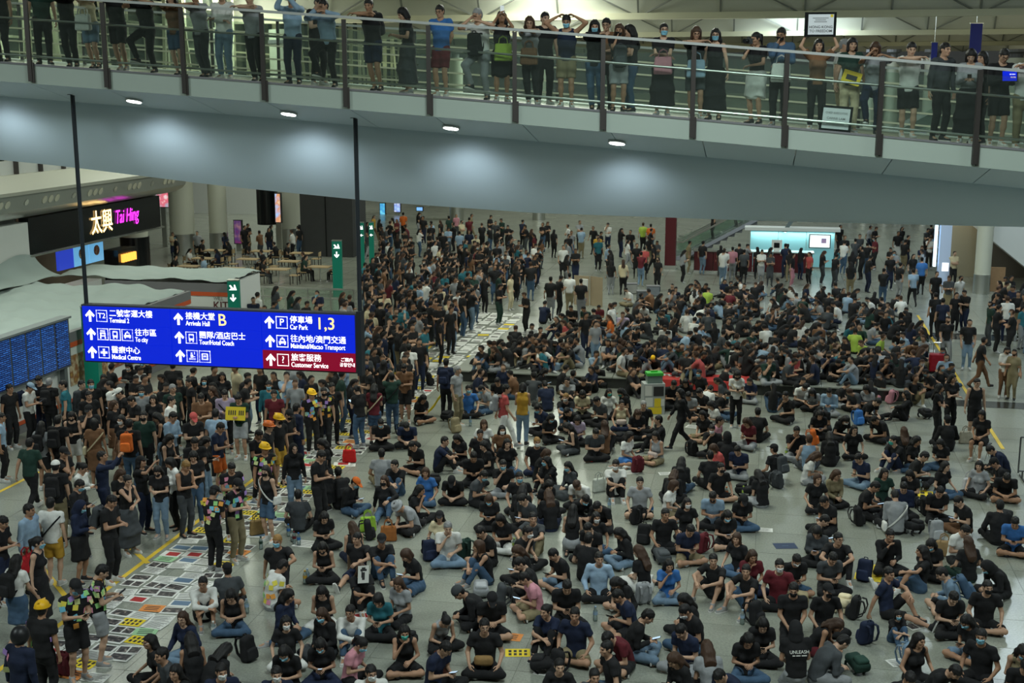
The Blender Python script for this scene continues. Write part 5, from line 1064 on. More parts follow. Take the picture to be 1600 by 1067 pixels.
# ================================================================== WHO IS WHERE
# head position in the photograph, pose, facing (0 = towards the camera end of the hall, 90 = towards the info-desk side), top, bottom, hair, extras
FLOORLIST = '''
24 606 T1 60 tk Tk s -
39 606 T2 80 tw Tk s cap:b,pack:n
60 594 T2 -10 tk Tn s -
77 597 T1 170 tk Tk sgr pack:k
104 600 T1 -80 tt Tk s -
122 602 T1 60 ld Td s -
162 591 T1 0 tk Tk l m
142 600 T1 20 tk Tk s m
171 602 T1 -90 tw Tk s pack:d
186 614 T2 -60 tk Tk s cap:w
200 572 T2 0 lk Tk l W,paper
222 565 T2 0 tk Te s m,paper
221 612 T1 0 tg Tk s m
239 624 T1 0 tk Tk l -
200 626 T2 -40 tk Tk s -
184 632 T1 70 tk Ks lbr -
139 618 T1 30 tk Tk s -
136 641 T6 20 tk Tk s cap:k
114 650 T2 10 kk Sw l M
88 657 T1 170 tk Sk s pack:k
67 665 T1 175 tg Sk l pack:k
147 661 T1 185 ts Ks b sling:c
189 656 T1 -20 tk Ks l W
202 662 T1 180 tk Tu s pack:o
224 650 T1 0 te Tk s M
244 652 T2 -60 kk Tl l -
268 626 T1 80 tw Tk s -
274 651 T2 60 lb Tk s -
270 607 T1 40 te Tk sgr -
270 571 T1 180 tk Tk s -
295 597 T1 -60 tk Tk s -
319 595 T1 0 tk Tk l m
331 611 T1 -50 tk Tk lbr -
347 588 T1 0 tk Tk l -
314 622 T2 0 ts Tk s g
351 616 T2 10 lv Tk s sling:k
372 623 T2 -10 te Sg s yellowsign
337 646 T1 180 tb Tk s -
299 653 T2 30 tk Tk s cap:r
345 668 T2 70 tn So s -
266 686 T2 70 kk Tk l -
305 691 T2 20 tk Tk s -
322 690 T2 80 lk Tl l pack:k
47 692 T4 165 te Tk s -
100 707 T6 70 tk Tk s cap:k
87 728 T1 178 tk Tx s cap:w,pack:k
130 731 T2 75 lw Tk p -
160 713 T3 90 ln Tn s -
190 741 T2 50 tk Tk lbr -
200 751 T6 60 kk Ld p -
125 758 T2 80 lk Tk s m
82 786 T1 178 tw Sy s sling:k
122 792 T2 75 ln Kk l hood:n,m
48 796 T1 70 lb Tx s redbag
175 783 T2 70 tk Tk s pack:d
221 721 T3 70 tk Tn l cap:k
246 736 T2 0 tk Tl l M
265 723 T2 -50 lw Tk b -
291 728 T2 60 kk Td sbl -
302 713 T2 10 tk Tu l -
340 768 T2 150 tk Tk s cap:k,m,notes
367 758 T2 60 tk Tx s cap:k,M,notes
362 731 T2 30 tk Tk s notes
2 652 T1 100 tb Tk s -
420 602 T1 0 lt Tk s m
428 616 T1 0 tm Tk s -
460 566 T1 190 lg Tk sgr -
532 567 T2 -70 lb Tu s -
506 612 T1 0 tk Tk s M,notes
519 605 T1 20 tk Tk s -
487 616 T1 30 tk Tk s helmet:y,notes
464 637 T1 130 ln Tn s -
452 648 T2 60 tk Tk s cap:k,M
436 656 T1 50 tk Sy s helmet:y,M
420 666 T1 70 tk Tk s helmet:o
405 679 T2 60 tk Tk s -
414 701 T1 40 tk Tk s helmet:y,notes
459 701 T1 20 lk Tl l hood:k
502 693 T2 -60 tk Lk l -
490 712 T2 70 tk Tk s -
415 736 T1 -30 kk Su l M,sling:w
557 609 T2 -130 tk Tu p -
585 606 T2 175 tm Su l sling:c
612 588 T3 195 te Tu s sling:k
631 575 T2 -10 ts Sk s M
639 543 T1 170 tw Tk s -
572 578 T2 -80 tk Tk s cap:n
600 568 T3 160 tk Tk l -
715 578 T7 60 tg Tx sgr -
697 566 T1 170 tn Tk s pack:n
817 605 T2 178 ky Tl b -
790 608 T4 90 tr Tw s pack:g
118 917 T2 45 tk Sk s cap:k,m,notes
160 893 T2 110 tk Sg s notes
66 951 T1 170 tk Tk s helmet:y,notes1
32 993 T1 160 ln Tn s moto:k,notes1
60 848 T1 80 kk Lk p m
27 876 T4 150 tw Ku l pack:k
5 816 T2 80 tk Tn s -
317 911 S3 15 lw Sk s g
355 889 S2 200 td Tk s cap:k
360 931 S1 0 kk Tu l -
285 966 S2 -25 ln Tl lbr g
242 1003 S2 -60 tk Tk l g
253 1024 S2 -60 td Tk s -
300 1002 S1 200 kk Tk l -
342 1014 S8 150 lk Tk l -
272 1047 S2 -30 tk Tk l -
346 1049 S2 10 ln Tk s W
507 808 S1 20 tk Tk l -
550 823 S6 200 kk Tn lbr -
566 841 S5 -10 tk Sn s -
594 848 S3 20 tk Tu s cap:k
626 863 S1 -50 tk Ku bbr -
505 856 S1 0 kk Tk l M
435 853 S5 10 tk Tk sbl m
440 876 S1 130 tw Sg s notes2
462 928 S6 70 ln Tu l -
492 928 S1 0 kk Tw l -
580 896 S3 20 tk Tk lbr fan
605 908 S6 -30 tg Tk lbr -
592 936 S1 0 tt Tk b -
547 956 S3 0 lw Tu s g
447 973 S2 10 tk Tw l W
502 961 S6 -30 lk Td lbr m
452 1018 S1 0 tk Tk l m
492 1011 S1 0 tk Tn l m
432 1053 S2 0 tn Tk s W
587 1003 S1 60 tp Tk p m
611 991 S9 0 kk Sk l G
580 1051 S2 10 lw Tk s W,g
716 926 S8 -70 lk Tk s beanie:d
769 936 S1 0 tk Sk s cap:k
697 971 S8 20 kg Tk p -
757 978 S2 0 tk Tk s g,purse
697 1013 S1 60 tn Tk s g
705 823 S9 0 tw Tl sgr -
745 831 S1 -60 tk Sk s -
747 853 S3 -70 kk Tu bbr -
687 808 S2 -10 tc Tk l cap:k
787 813 S1 -20 tk Tw l -
478 773 S2 185 td Tk s -
595 661 S1 0 tk Tk s m
635 666 S8 0 tn Tk s -
644 696 S1 -40 tk Sk s -
596 708 S2 180 tg Tx s -
616 726 S3 -20 tk Tu s -
600 751 S5 0 lk Tu lbr M
554 753 S1 60 lk Tu s cap:o,m
665 738 S2 -20 ta Tu bbr -
656 766 S9 60 tk Tk l -
622 791 S8 -40 tg Tk s bucket:g
711 751 S8 0 tk Tk s cap:k
697 688 S3 80 tn Tk s -
715 686 S1 -30 tk Tk l -
747 678 S2 0 tk Tk s -
740 713 S1 0 tk Tk s -
762 696 S6 -70 tk Tk l -
760 663 S2 0 tw Tk bbr -
782 671 S2 0 ts Tk l W
790 693 S2 0 tk Tu l -
786 726 S9 0 tk Tg s m
751 743 S1 60 td Sk s m
662 623 S1 40 tk Sk l -
732 608 S2 0 ta Tk s m
752 608 S1 -60 tg Tu s m
777 781 S1 0 tk Tk bbr m
750 568 S9 -10 tk Tk s -
736 548 S8 60 tk Tk s -
777 596 S1 -20 tk Tg s -
530 738 S3 200 tk Tk s pack:k
970 548 S2 60 lw Tx s -
992 551 S1 0 kk Tx l M
1025 546 S8 -20 tk Sk l helmet:y
1074 553 S5 -10 td Tx s m
1096 556 S3 -110 tr Tu s -
1009 573 S8 0 tk Tk l -
984 578 S3 40 tk Sk l -
886 595 S3 0 tg Tk s g
912 595 S1 0 tk Tk s -
852 581 S1 70 tk Tk l W
851 601 S1 200 tn Tk s -
884 621 S3 0 tk Tu sbl W
910 616 S1 0 tc Tk l M
932 626 S1 -50 td Tk s -
952 613 S2 0 tw Tk l G
969 613 S1 -60 tk Tk l G
972 631 S2 0 kc Tn p purse
1005 633 S2 0 tk Tk sgr -
997 646 S1 0 tk Tk lbr -
862 653 S1 20 tk Tk l m
886 643 S8 -40 tk Tk s -
902 656 S1 0 tv Tk l -
885 667 S1 -80 kk Td l -
840 638 S1 -50 tn Tk s m
931 676 S1 0 td Tk s red
944 663 S4 170 ks Tk lbr -
987 681 S6 50 tw Ka l -
1021 681 S6 -40 kg Sx l purse
1053 614 T4 -80 lk Tk l -
1037 656 S5 -80 lk Tk s -
1054 600 S1 10 tk Tk s -
1070 598 S1 -20 tk Tk l -
1092 583 S2 -40 tk Tk s m
1092 613 S1 -60 tk Sk s -
1076 618 S1 -20 tg Sk s -
1110 608 S8 140 tw Tk s -
1152 586 T2 0 tw Tk l M,sling:c
1137 616 S1 60 tk Tu s m
1175 588 S1 -30 tn Tg l -
1110 633 S1 -60 tw Tk l -
1097 648 S6 -50 tk Sx l -
1126 658 S2 60 tp Tk s -
1117 668 S9 -30 tk Tk s W
1136 681 S2 180 lk Tk s hood:k
1160 661 S1 -50 tm Tg lbr -
1184 643 S2 165 tk Tk s -
1116 701 S1 -60 tr Tk bbr -
1109 711 S2 182 tk Tk s -
1150 703 S1 -30 tn Tg s -
1127 731 S2 15 tk Sk s M
1065 721 S1 170 lk Tu l -
1054 741 S8 160 lk Tk lbr -
1184 741 S1 200 tk Tg l -
962 726 S3 5 tw Tk s W
1000 753 S2 -15 tg Sk s -
1054 758 S6 60 tw Sx bbr -
1074 786 S2 0 tk Tk l W
1114 776 S1 -10 tb Tk s M
1162 781 S1 0 tk Tu l cap:k
901 758 S8 -20 tw Tk sbr -
916 781 S8 20 lk Tk s m
932 791 S8 -30 tk Tk s -
836 691 S2 0 tk Tn sbl W
854 708 S1 70 tk Tk bbr -
860 721 S3 -50 tk Tk l m
880 728 S6 -60 ld Ld l m
821 748 S2 0 tk Tk s m
845 758 S1 30 tk Tk l -
823 762 S1 170 lk Tk l -
852 773 S1 185 lk Tn lbr -
807 779 S1 -40 td Tk s -
826 808 S4 -20 td Tx s -
825 831 S9 50 tk Tk s W
807 861 S1 -60 tk Tk lbr -
811 881 S1 -70 tk Tk s -
819 903 S1 -80 tp Sx s -
864 866 S1 -60 tk Sl s -
920 841 S2 155 tk Tk s -
896 796 S7 170 kk Kg l -
937 873 S2 0 lb Tk s -
886 916 S1 0 tk Tk s -
960 911 S8 -50 tk Sk l M
965 931 S1 -70 tn Sk s -
860 956 S3 -20 tn Tk p -
914 963 S2 -15 tn Sx s -
925 993 S8 -50 tm Sk s -
947 1013 S2 -70 tk Su s -
884 1044 S2 -10 tk Tk p -
919 1053 S2 0 td Tk p -
965 833 S1 -70 lk Tl l -
997 861 S6 220 tk Lw lbr -
931 811 S2 0 tk Tu l W
920 823 S1 -30 tk Tk s -
1016 963 S1 80 lk Tl s -
1069 986 S1 -40 tn Tg s -
1070 961 S1 -60 tk Tu s W
1065 941 S1 -60 lk Tk l -
1052 883 S9 0 ta Tl l -
1079 828 S1 10 tn Sx s -
1040 803 S2 0 tk Tk s -
1137 806 S1 0 tk Sk l m
1151 841 S2 -40 tk Tu bbr -
1127 878 S4 -40 tk Sk s -
1160 888 S4 -50 tk Su s -
1192 873 S9 0 tm Tn lbr -
1167 1001 S1 0 tk Tu l g
1192 976 S1 -10 tk Tk l -
1112 1013 S1 190 tg Tk lbr -
1110 1041 S8 -50 tn Tk s -
1052 1031 S1 -60 lk Tk lbr -
1229 561 S1 60 td Tk s -
1238 553 S1 50 tr Tk s -
1275 561 S2 -110 tn Tk s -
1320 566 S1 -40 tk Sx l -
1350 576 S8 0 tk Tk s -
1379 583 S6 -60 tk Tp l W
1429 590 S4 -10 tk Tx s -
1470 573 S4 -10 tk Sk l m
1489 591 T5 10 tk Tk l -
1469 606 T5 60 tk Tk l -
1527 598 T1 0 kk Sk s g
1534 648 S0 -40 tk Sk b -
1572 543 T2 0 tw Ks l -
1586 546 T1 -40 tx Kx l -
1534 531 T4 80 tk Ss s -
1514 506 T7 -10 tk Sl s cap:k
1415 616 S5 -90 lk Tk l -
1372 628 S8 40 tk Tk s -
1480 656 S2 178 lk Tk s beanie:k
1227 618 S9 -60 tk Tk s g
1252 588 S1 0 tk Tk s -
1261 606 S8 10 tw Tk s -
1272 613 S8 -20 tg Tk l -
1289 611 S1 -20 lb Tg s -
1345 601 S8 -60 td Tk s -
1353 608 S1 -40 tg Ku l -
1362 596 S1 170 lk Tk lbl -
1281 641 S8 -30 tk Tk s -
1292 648 S1 0 tk Tk l -
1312 656 S8 20 tk Tk l W
1335 671 S2 0 tk Tk l g
1366 656 S8 -60 tk Tk s -
1245 673 S9 -10 tk Tg s -
1264 686 S2 170 kl Td sbr -
1296 681 S1 170 lk Tk l -
1397 688 S3 -60 tk Tn s G
1412 673 S2 175 lk Tk lbr -
1434 688 S6 40 tk Tu l -
1466 693 S1 -40 tk Tu l -
1209 701 S2 -150 tk Tk s cap:k,pack:d
1277 713 S1 70 tw Tg lbr -
1341 716 S1 -50 tn Tl s -
1445 713 S1 60 tk Tk s -
1547 703 S8 -90 ln Tk s -
1530 728 S2 -50 tg Tk b -
1480 728 S2 30 tk Tu l -
1282 746 S2 0 tk Tk bbr -
1304 743 S6 10 lx Tk lbr g
1394 738 S2 0 te Tk l -
1409 743 S1 -30 tk Tk l -
1287 783 S1 -60 tk Tk s -
1372 763 S1 60 tk Tk s -
1395 771 S1 180 lg Tk s sling:w
1411 761 S1 -20 ln Tk s -
1469 768 S1 0 tk Tk s -
1497 783 S1 -70 tk Ts s g
1567 743 S8 -20 tk Sk s -
1557 726 S1 -90 tk Tk s cap:k
1562 789 S2 170 lk Tk s -
1289 813 S1 60 tk Tk s -
1279 833 S1 -20 ld Tk b -
1307 841 S4 -10 tk Tk s g
1391 836 S9 0 lk Tk s -
1440 861 S5 -80 tk Ku l -
1454 851 S1 -30 tk Tk l m
1512 846 S2 185 tk Te lbr -
1509 829 S1 20 tw Tk s -
1586 816 S1 -20 ta Sk s -
1234 878 S1 0 tk Su s W
1296 871 S1 10 td Tk s -
1240 921 S7 0 tk Tk s M
1294 923 S2 0 tk Tk s cap:k,M
1205 876 S2 -10 tm Tk s W
1406 901 S5 50 tn Sk s -
1471 896 S1 -100 ll Sk s pack:u
1482 928 S1 0 tk Tk s -
1534 918 S2 -10 tk Sk s M
1541 886 S8 -70 lk Tk s hood:k,m
1404 961 S3 10 tk Tu b m,child
1509 971 S1 -60 tk Sl l m
1261 978 S7 182 tk Tg s hood:k,unleash
1300 1006 S8 100 ld Tg s -
1309 977 S8 60 kk Tm lbr -
1454 1011 S2 10 kk Tk l -
1560 1001 S2 -40 tk Tk s m
1577 1019 S1 -10 kx Tk l m
1475 1038 S8 30 tk Tk s -
1422 1061 S1 0 tk Tk s -
1597 1034 S1 -10 tk Tk s -
'''
BRIDGE = '''
4 T1 0 tk Tk s - .5
68 T1 30 te Tk s - .8
108 B1 10 tk Tk l - .4
143 B1 0 kc Sl l bag:w .42
186 B1 0 tk Sk s - .42
232 B4 -10 tk Tk s - .42
276 B1 0 ts Su l - .42
316 B1 -10 tg Td s - .42
352 T5 0 lw Tl s - .5
398 B1 0 tg Tk s - .42
459 T3 0 lb Tn s - .5
496 T2 60 tk Tk s - 1.4
514 B4 -10 lb Tk s - .42
584 B1 -10 tk Sn s pack:k .42
638 T2 -50 tk Ld b - .6
690 B2 -10 ta Sm s g .55
752 B4 -10 tw Tg sgr packfront:k .42
784 T3 10 kk Kk l bag:f .5
829 B1 0 tg Tk lbr g,bag:s .42
850 T1 20 tk Tk s - 1.3
885 B6 0 kn Sx s m .5
929 B1 0 lk Tu l m .42
946 T6 10 ts Tk s g 1.2
966 T6 10 tk Sg lbr M,packfront:d .55
986 T6 -60 tk Tu l - 1.1
1035 T5 0 tk Lk p m,g,bag:p .55
1085 B1 0 tk Sd bbr g,bag:b .42
1116 T1 -10 kk Lk l m,g .6
1181 T6 -30 tk Kw p camera .6
1217 T6 0 lu Tk s M,g,bag:w .5
1275 B5 0 ts Tk l signup .5
1311 T1 60 tw Tx sgr - 1.5
1326 T1 0 te Tc b yellowpaper .55
1362 B4 0 tg Tn bbr - .42
1417 B1 0 tw Sk s - .42
1467 T1 30 ld Tk s - .6
1511 T2 -10 lg Lk b g .55
1532 T1 -60 tk Tk b - 1.4
1558 T2 10 lk Sk s g,tablet .6
1597 B1 0 tw Tx s - .42
'''
FARLIM = 39.0; LATER = []
def on_plinth(p):
    u, v = to_uv(p); return -9.75 < u < 4.4 and 38.8 < v < 41.2
for ln in FLOORLIST.strip().splitlines():
    q = ln.split(); hx, hy = float(q[0]), float(q[1])
    sex = 'f' if q[6][0] in 'lbp' else 'm'; J = skel(q[2], sex); w0 = P(hx, hy, J['head'][2] + .37)
    base = .37 if q[2][0] == 'S' and on_plinth(w0) else 0
    if base == 0 and q[2][0] == 'S' and on_plinth(P(hx, hy, J['head'][2])):
        pass
    if (P(hx, hy, J['head'][2]) - CAM).length > FARLIM: LATER.append((hx, hy, q)); continue
    person(q[2], float(q[3]), q[4], q[5], q[6], q[7], head_px=(hx, hy), base=base)
for ln in BRIDGE.strip().splitlines():
    q = ln.split(); px = float(q[0]); wv = float(q[7]); s, _ = BW(px, 60 + px * .08, wv)
    person(q[1], float(q[2]) - 11, q[3], q[4], q[5], q[6], at=bq(s, wv, 0), where='on the footbridge', face_jit=3)

# nobody stands inside anybody: limbs as small balls, neighbours eased apart on the floor
def balls(r):
    J = r['J']; L = [(J['hip'], .17), (J['waist'], .15), (J['chest'], .16), (J['head'], .11)]
    for k in 'LR':
        L += [(J['sh' + k], .08), (J['el' + k], .065), (J['wr' + k] + .08 * nz(J['wr' + k] - J['el' + k]), .07), ((J['el' + k] + J['wr' + k]) / 2, .05), ((J['hp' + k] + J['kn' + k]) / 2, .10), (J['kn' + k], .085), ((J['kn' + k] + J['an' + k]) / 2, .075), (J['an' + k], .075), (J['an' + k] + J['toe' + k] * .13, .065)]
    M3 = np.array(r['M'].to_3x3()); pts = np.array([p for p, _ in L]) @ M3.T; return pts, np.array([q for _, q in L]) * r['sc']
for r in PEOPLE: r['bp'], r['br'] = balls(r); r['loc0'] = r['loc'].copy()
def push(pa, ra, pb, rb):
    """how far (x, y) b has to move to clear a"""
    d = pb[None] - pa[:, None]; D = np.linalg.norm(d, axis=2); pen = ra[:, None] + rb[None] - D
    m = pen > 0
    if not m.any(): return None
    dxy = d[:, :, :2]; n = np.linalg.norm(dxy, axis=2, keepdims=True) + 1e-6; cen = (pb.mean(0) - pa.mean(0))[:2]; cen = cen / (np.linalg.norm(cen) + 1e-6)
    w_ = (np.where(m, pen, 0)[:, :, None] * (.5 * dxy / n + .5 * cen)).sum((0, 1)); w_ = w_ / (np.linalg.norm(w_) + 1e-6); return w_ * pen.max()
floorp = [r for r in PEOPLE if not r['where']]
for it in range(40):
    moved = 0
    for i in range(len(floorp)):
        A = floorp[i]; la = np.array(A['loc'])
        for j in range(i + 1, len(floorp)):
            B = floorp[j]
            if abs(A['loc'].x - B['loc'].x) > 1.5 or abs(A['loc'].y - B['loc'].y) > 1.5: continue
            w_ = push(A['bp'] + np.array(A['loc']), A['br'], B['bp'] + np.array(B['loc']), B['br'])
            if w_ is None: continue
            moved += 1; v_ = Vector((w_[0], w_[1], 0)) * .5
            A['loc'] = A['loc'] - v_; B['loc'] = B['loc'] + v_
    for r in floorp:
        d = r['loc'] - r['loc0']
        if d.length > .55: r['loc'] = r['loc0'] + d * (.55 / d.length)
        u_, v__ = to_uv(r['loc'])
        if r['loc'].z < .1 and -9.9 < u_ < 4.5 and 38.25 < v__ < 41.6 and not on_plinth(r['loc0']): r['loc'] -= V * (v__ - 38.25)
    if not moved: break
print('still touching', moved, 'after', it)
for r in floorp:
    m_ = r['o'].matrix_basis.copy(); m_.translation = r['loc']; r['o'].matrix_basis = m_; r['M'] = m_
# ------------------------------------------------------------------ labels for people
def base_label(r):
    t = POSE[r['pose']]['txt']; w_ = ' and '.join(r['wear'][:2])
    if 'child' in r['flags']: t = 'small child ' + t
    else: t = 'person ' + t
    s = f"{t}, {r['top'][0]} {r['top'][1]}, {r['bot'][0]} {r['bot'][1]}"
    if 'notes' in r['flags'] or 'notes1' in r['flags'] or 'notes2' in r['flags']: s += ', covered in sticky notes' if 'notes' in r['flags'] else ', a few sticky notes'
    elif w_: s += ', ' + w_
    return s
def short(r): return f"{r['top'][0]} {r['top'][1]}"
for r in PEOPLE: r['label'] = base_label(r)
def uniq():
    d = {}
    for r in PEOPLE: d.setdefault(r['label'], []).append(r)
    return d
topcount = {}
for r in PEOPLE: topcount.setdefault(short(r), []).append(r)
for lab, rs_ in list(uniq().items()):
    if len(rs_) < 2: continue
    for r in rs_:
        near = sorted((q for q in PEOPLE if q is not r and short(q) != short(r) and not q['top'][0] == 'black' and (q['loc'] - r['loc']).length < 2.6), key=lambda q: (q['loc'] - r['loc']).length)
        if near:
            add = f", beside {near[0]['top'][0]} {near[0]['top'][1]}"
            if len((r['label'] + add).split()) <= 16: r['label2'] = r['label'] + add
            else: r['label2'] = f"person {POSE[r['pose']]['txt']}, {r['top'][0]} top" + add
        elif r['where']: r['label2'] = r['label'] + ', on footbridge'
    for r in rs_: r['label'] = r.get('label2', r['label'])
for lab, rs_ in list(uniq().items()):
    if len(rs_) < 2: continue
    for r in rs_:
        near = sorted((q for q in PEOPLE if q is not r and (q['top'][0] != 'black' or q['wear']) and abs(q['loc'].z - r['loc'].z) < .6), key=lambda q: (q['loc'] - r['loc']).length)[:6]
        names = []
        for q in near:
            n_ = q['top'][0] + ' top' if q['top'][0] != 'black' else q['wear'][0]
            if n_ not in names: names.append(n_)
        r['label'] = f"{'seated' if r['pose'][0] == 'S' else 'standing'} person, {r['top'][0]} top, {r['bot'][0]} {r['bot'][1]}, between {names[0]} and {names[1]}"
for lab, rs_ in uniq().items():
    for r in rs_:
        r['label'] = ' '.join(r['label'].split()[:16]).rstrip(','); tag(r['o'], r['label'], 'person', 'people gathered in the hall' if not r['where'] else 'people lining the footbridge')
print('people', len(PEOPLE))
# ------------------------------------------------------------------ the further crowd: too many and too small to place singly
def low_variant(pose, sex, hairlong, h=.042):
    """coarse figure with region numbers per vertex: 0 skin 1 top 2 bottom 3 hair 4 shoe"""
    J = skel(pose, sex); f = sex == 'f'; lo, hi = bounds(J, .2); F = Field(lo, hi, h); pr = []
    def C(a, b, ra, rb, reg, k=.02): pr.append((reg, A_(*a), A_(*b), ra, rb)); F.cone(a, b, ra, rb, k)
    up, fw = J['up'], J['fw']
    C(J['hip'], J['waist'], .155, .14, 1); C(J['waist'], J['chest'], .135, .155, 1); C(J['chest'], J['neck'] - up[2] * .06, .15, .10, 1); C(J['shL'], J['shR'], .07, .07, 1); C(J['neck'], J['head'] - A_(0, 0, .05), .055, .055, 0)
    for k in 'LR':
        m = J['sh' + k] * .4 + J['el' + k] * .6; C(J['sh' + k], m, .07, .066, 1); C(m, J['el' + k], .05, .046, 0); C(J['el' + k], J['wr' + k], .046, .042, 0); C(J['wr' + k], J['wr' + k] + .09 * nz(J['wr' + k] - J['el' + k]), .046, .04, 0)
        C(J['hp' + k], J['kn' + k], .105, .075, 2); C(J['kn' + k], J['an' + k], .07, .055, 2); C(J['an' + k] - A_(0, 0, .03), J['an' + k] + J['toe' + k] * .15 - A_(0, 0, .03), .05, .045, 4)
    c, Rh = J['head'], J['RH']; C(c + Rh @ A_(0, -.02, -.03), c + Rh @ A_(0, -.025, .015), .078, .082, 0); C(c + Rh @ A_(0, .03, .02), c + Rh @ A_(0, .0, .055), .092, .085, 3)
    if hairlong: C(c + Rh @ A_(0, .07, .0), J['neck'] - fw[2] * .11 - up[2] * .08, .08, .08, 3)
    v, q = F.net(); D = np.stack([cone_d(v[:, 0], v[:, 1], v[:, 2], a, b, ra, rb) for _, a, b, ra, rb in pr], 1); reg = np.array([p[0] for p in pr])[D.argmin(1)]
    reg = np.where((reg == 1) & ((v - J['hip']) @ up[0] < -.03), 2, reg); hl = (v - c) @ Rh; reg = np.where((reg == 0) & (hl[:, 1] < -.045) & (hl[:, 2] < -.012) & (hl[:, 2] > -.10) & (np.abs(hl[:, 0]) < .09), 5, reg); reg = np.where((reg == 3) & (hl[:, 2] > .035), 6, reg)
    return v, q, reg
LOWV = {}
CV, CQ, CC = [], [], []; cn = 0; NCROWD = 0
crnd = random.Random(21)
FARP = []
def far_person(loc, pose, face, top=None, bot=None, lng=None, mask=None, hat=None):
    global cn, NCROWD
    lng = crnd.random() < .45 if lng is None else lng; sex = 'f' if lng else 'm'; far_ = loc[1] > 50; key = (pose, sex, lng, far_)
    if key not in LOWV: LOWV[key] = low_variant(pose, sex, lng, .073 if far_ else .053)
    v, q, reg = LOWV[key]; sc = (.95 if lng else 1) * crnd.uniform(.96, 1.03); a = R(face); ca, sa = math.cos(a), math.sin(a)
    w_ = v * sc; w_ = np.stack([w_[:, 0] * ca - w_[:, 1] * sa + loc[0], w_[:, 0] * sa + w_[:, 1] * ca + loc[1], w_[:, 2] + loc[2]], 1)
    t = CLR[top or crnd.choice('kkkkkkkkkkkkkkkkndgwgwdbteskn' if pose[0] == 'S' else 'kkkkkkkkkkkkkkkkkkndgwwgdbnteskckm')][0]; b = CLR[bot or crnd.choice('kkkkknndduulxgk')][0]
    shoe = crnd.choice([(.02, .02, .02), (.5, .5, .5)]); sk = crnd.choice(SKINS); hcol = crnd.choice([(.008, .007, .007)] * 4 + [(.04, .02, .012)])
    pal = np.array([sk, t, b, hcol, shoe, mask or sk if mask or crnd.random() > .18 else crnd.choice([(.20, .45, .58), (.01, .01, .011), (.6, .6, .6)]), hat or hcol], np.float32) * crnd.uniform(.85, 1.15); CC.append(np.concatenate([pal[reg], np.ones((len(reg), 1), np.float32)], 1)); CV.append(w_); CQ.append(q + cn); cn += len(v); NCROWD += 1
    FARP.append(Vector((loc[0], loc[1], 0)))
taken = {}
def cell(p): return (int(p.x // 1.0), int(p.y // 1.0))
for r in PEOPLE:
    if not r['where']: taken.setdefault(cell(r['loc']), []).append(r['loc'])
def free(p, m):
    cx, cy = cell(p)
    for i in range(-1, 2):
        for j in range(-1, 2):
            for l in taken.get((cx + i, cy + j), ()):
                if math.hypot(l.x - p.x, l.y - p.y) < m: return False
    return True
def inpoly(x, y, pg):
    c = False; n = len(pg)
    for i in range(n):
        (x1, y1), (x2, y2) = pg[i], pg[(i + 1) % n]
        if (y1 > y) != (y2 > y) and x < (x2 - x1) * (y - y1) / (y2 - y1) + x1: c = not c
    return c
def put(px, py, pose, face, top=None, bot=None, lng=None, hz=None, mask=None, hat=None):
    z = (hz if hz is not None else (.80 if pose[0] == 'S' else 1.58)); p = P(px, py, z); base = 0
    if pose[0] == 'S' and on_plinth(P(px, py, z + .37)): p = P(px, py, z + .37); base = .37
    p.z = 0
    taken.setdefault(cell(p), []).append(p); far_person((p.x, p.y, base), pose, face, top, bot, lng, mask, hat); return p
for hx, hy, q in LATER:
    fl = q[7].split(','); mk = {'m': (.20, .45, .58), 'M': (.01, .01, .011), 'W': (.6, .6, .6), 'G': (.06, .38, .32)}; hat = [f for f in fl if f.split(':')[0] in ('cap', 'helmet')]
    put(hx, hy, q[2], float(q[3]), q[4][1], q[5][1], q[6][0] in 'lp', mask=next((mk[f] for f in fl if f in mk), None), hat=((.75, .42, .01) if hat[0] == 'helmet:y' else CLR[hat[0].split(':')[1]][0]) if hat else None)
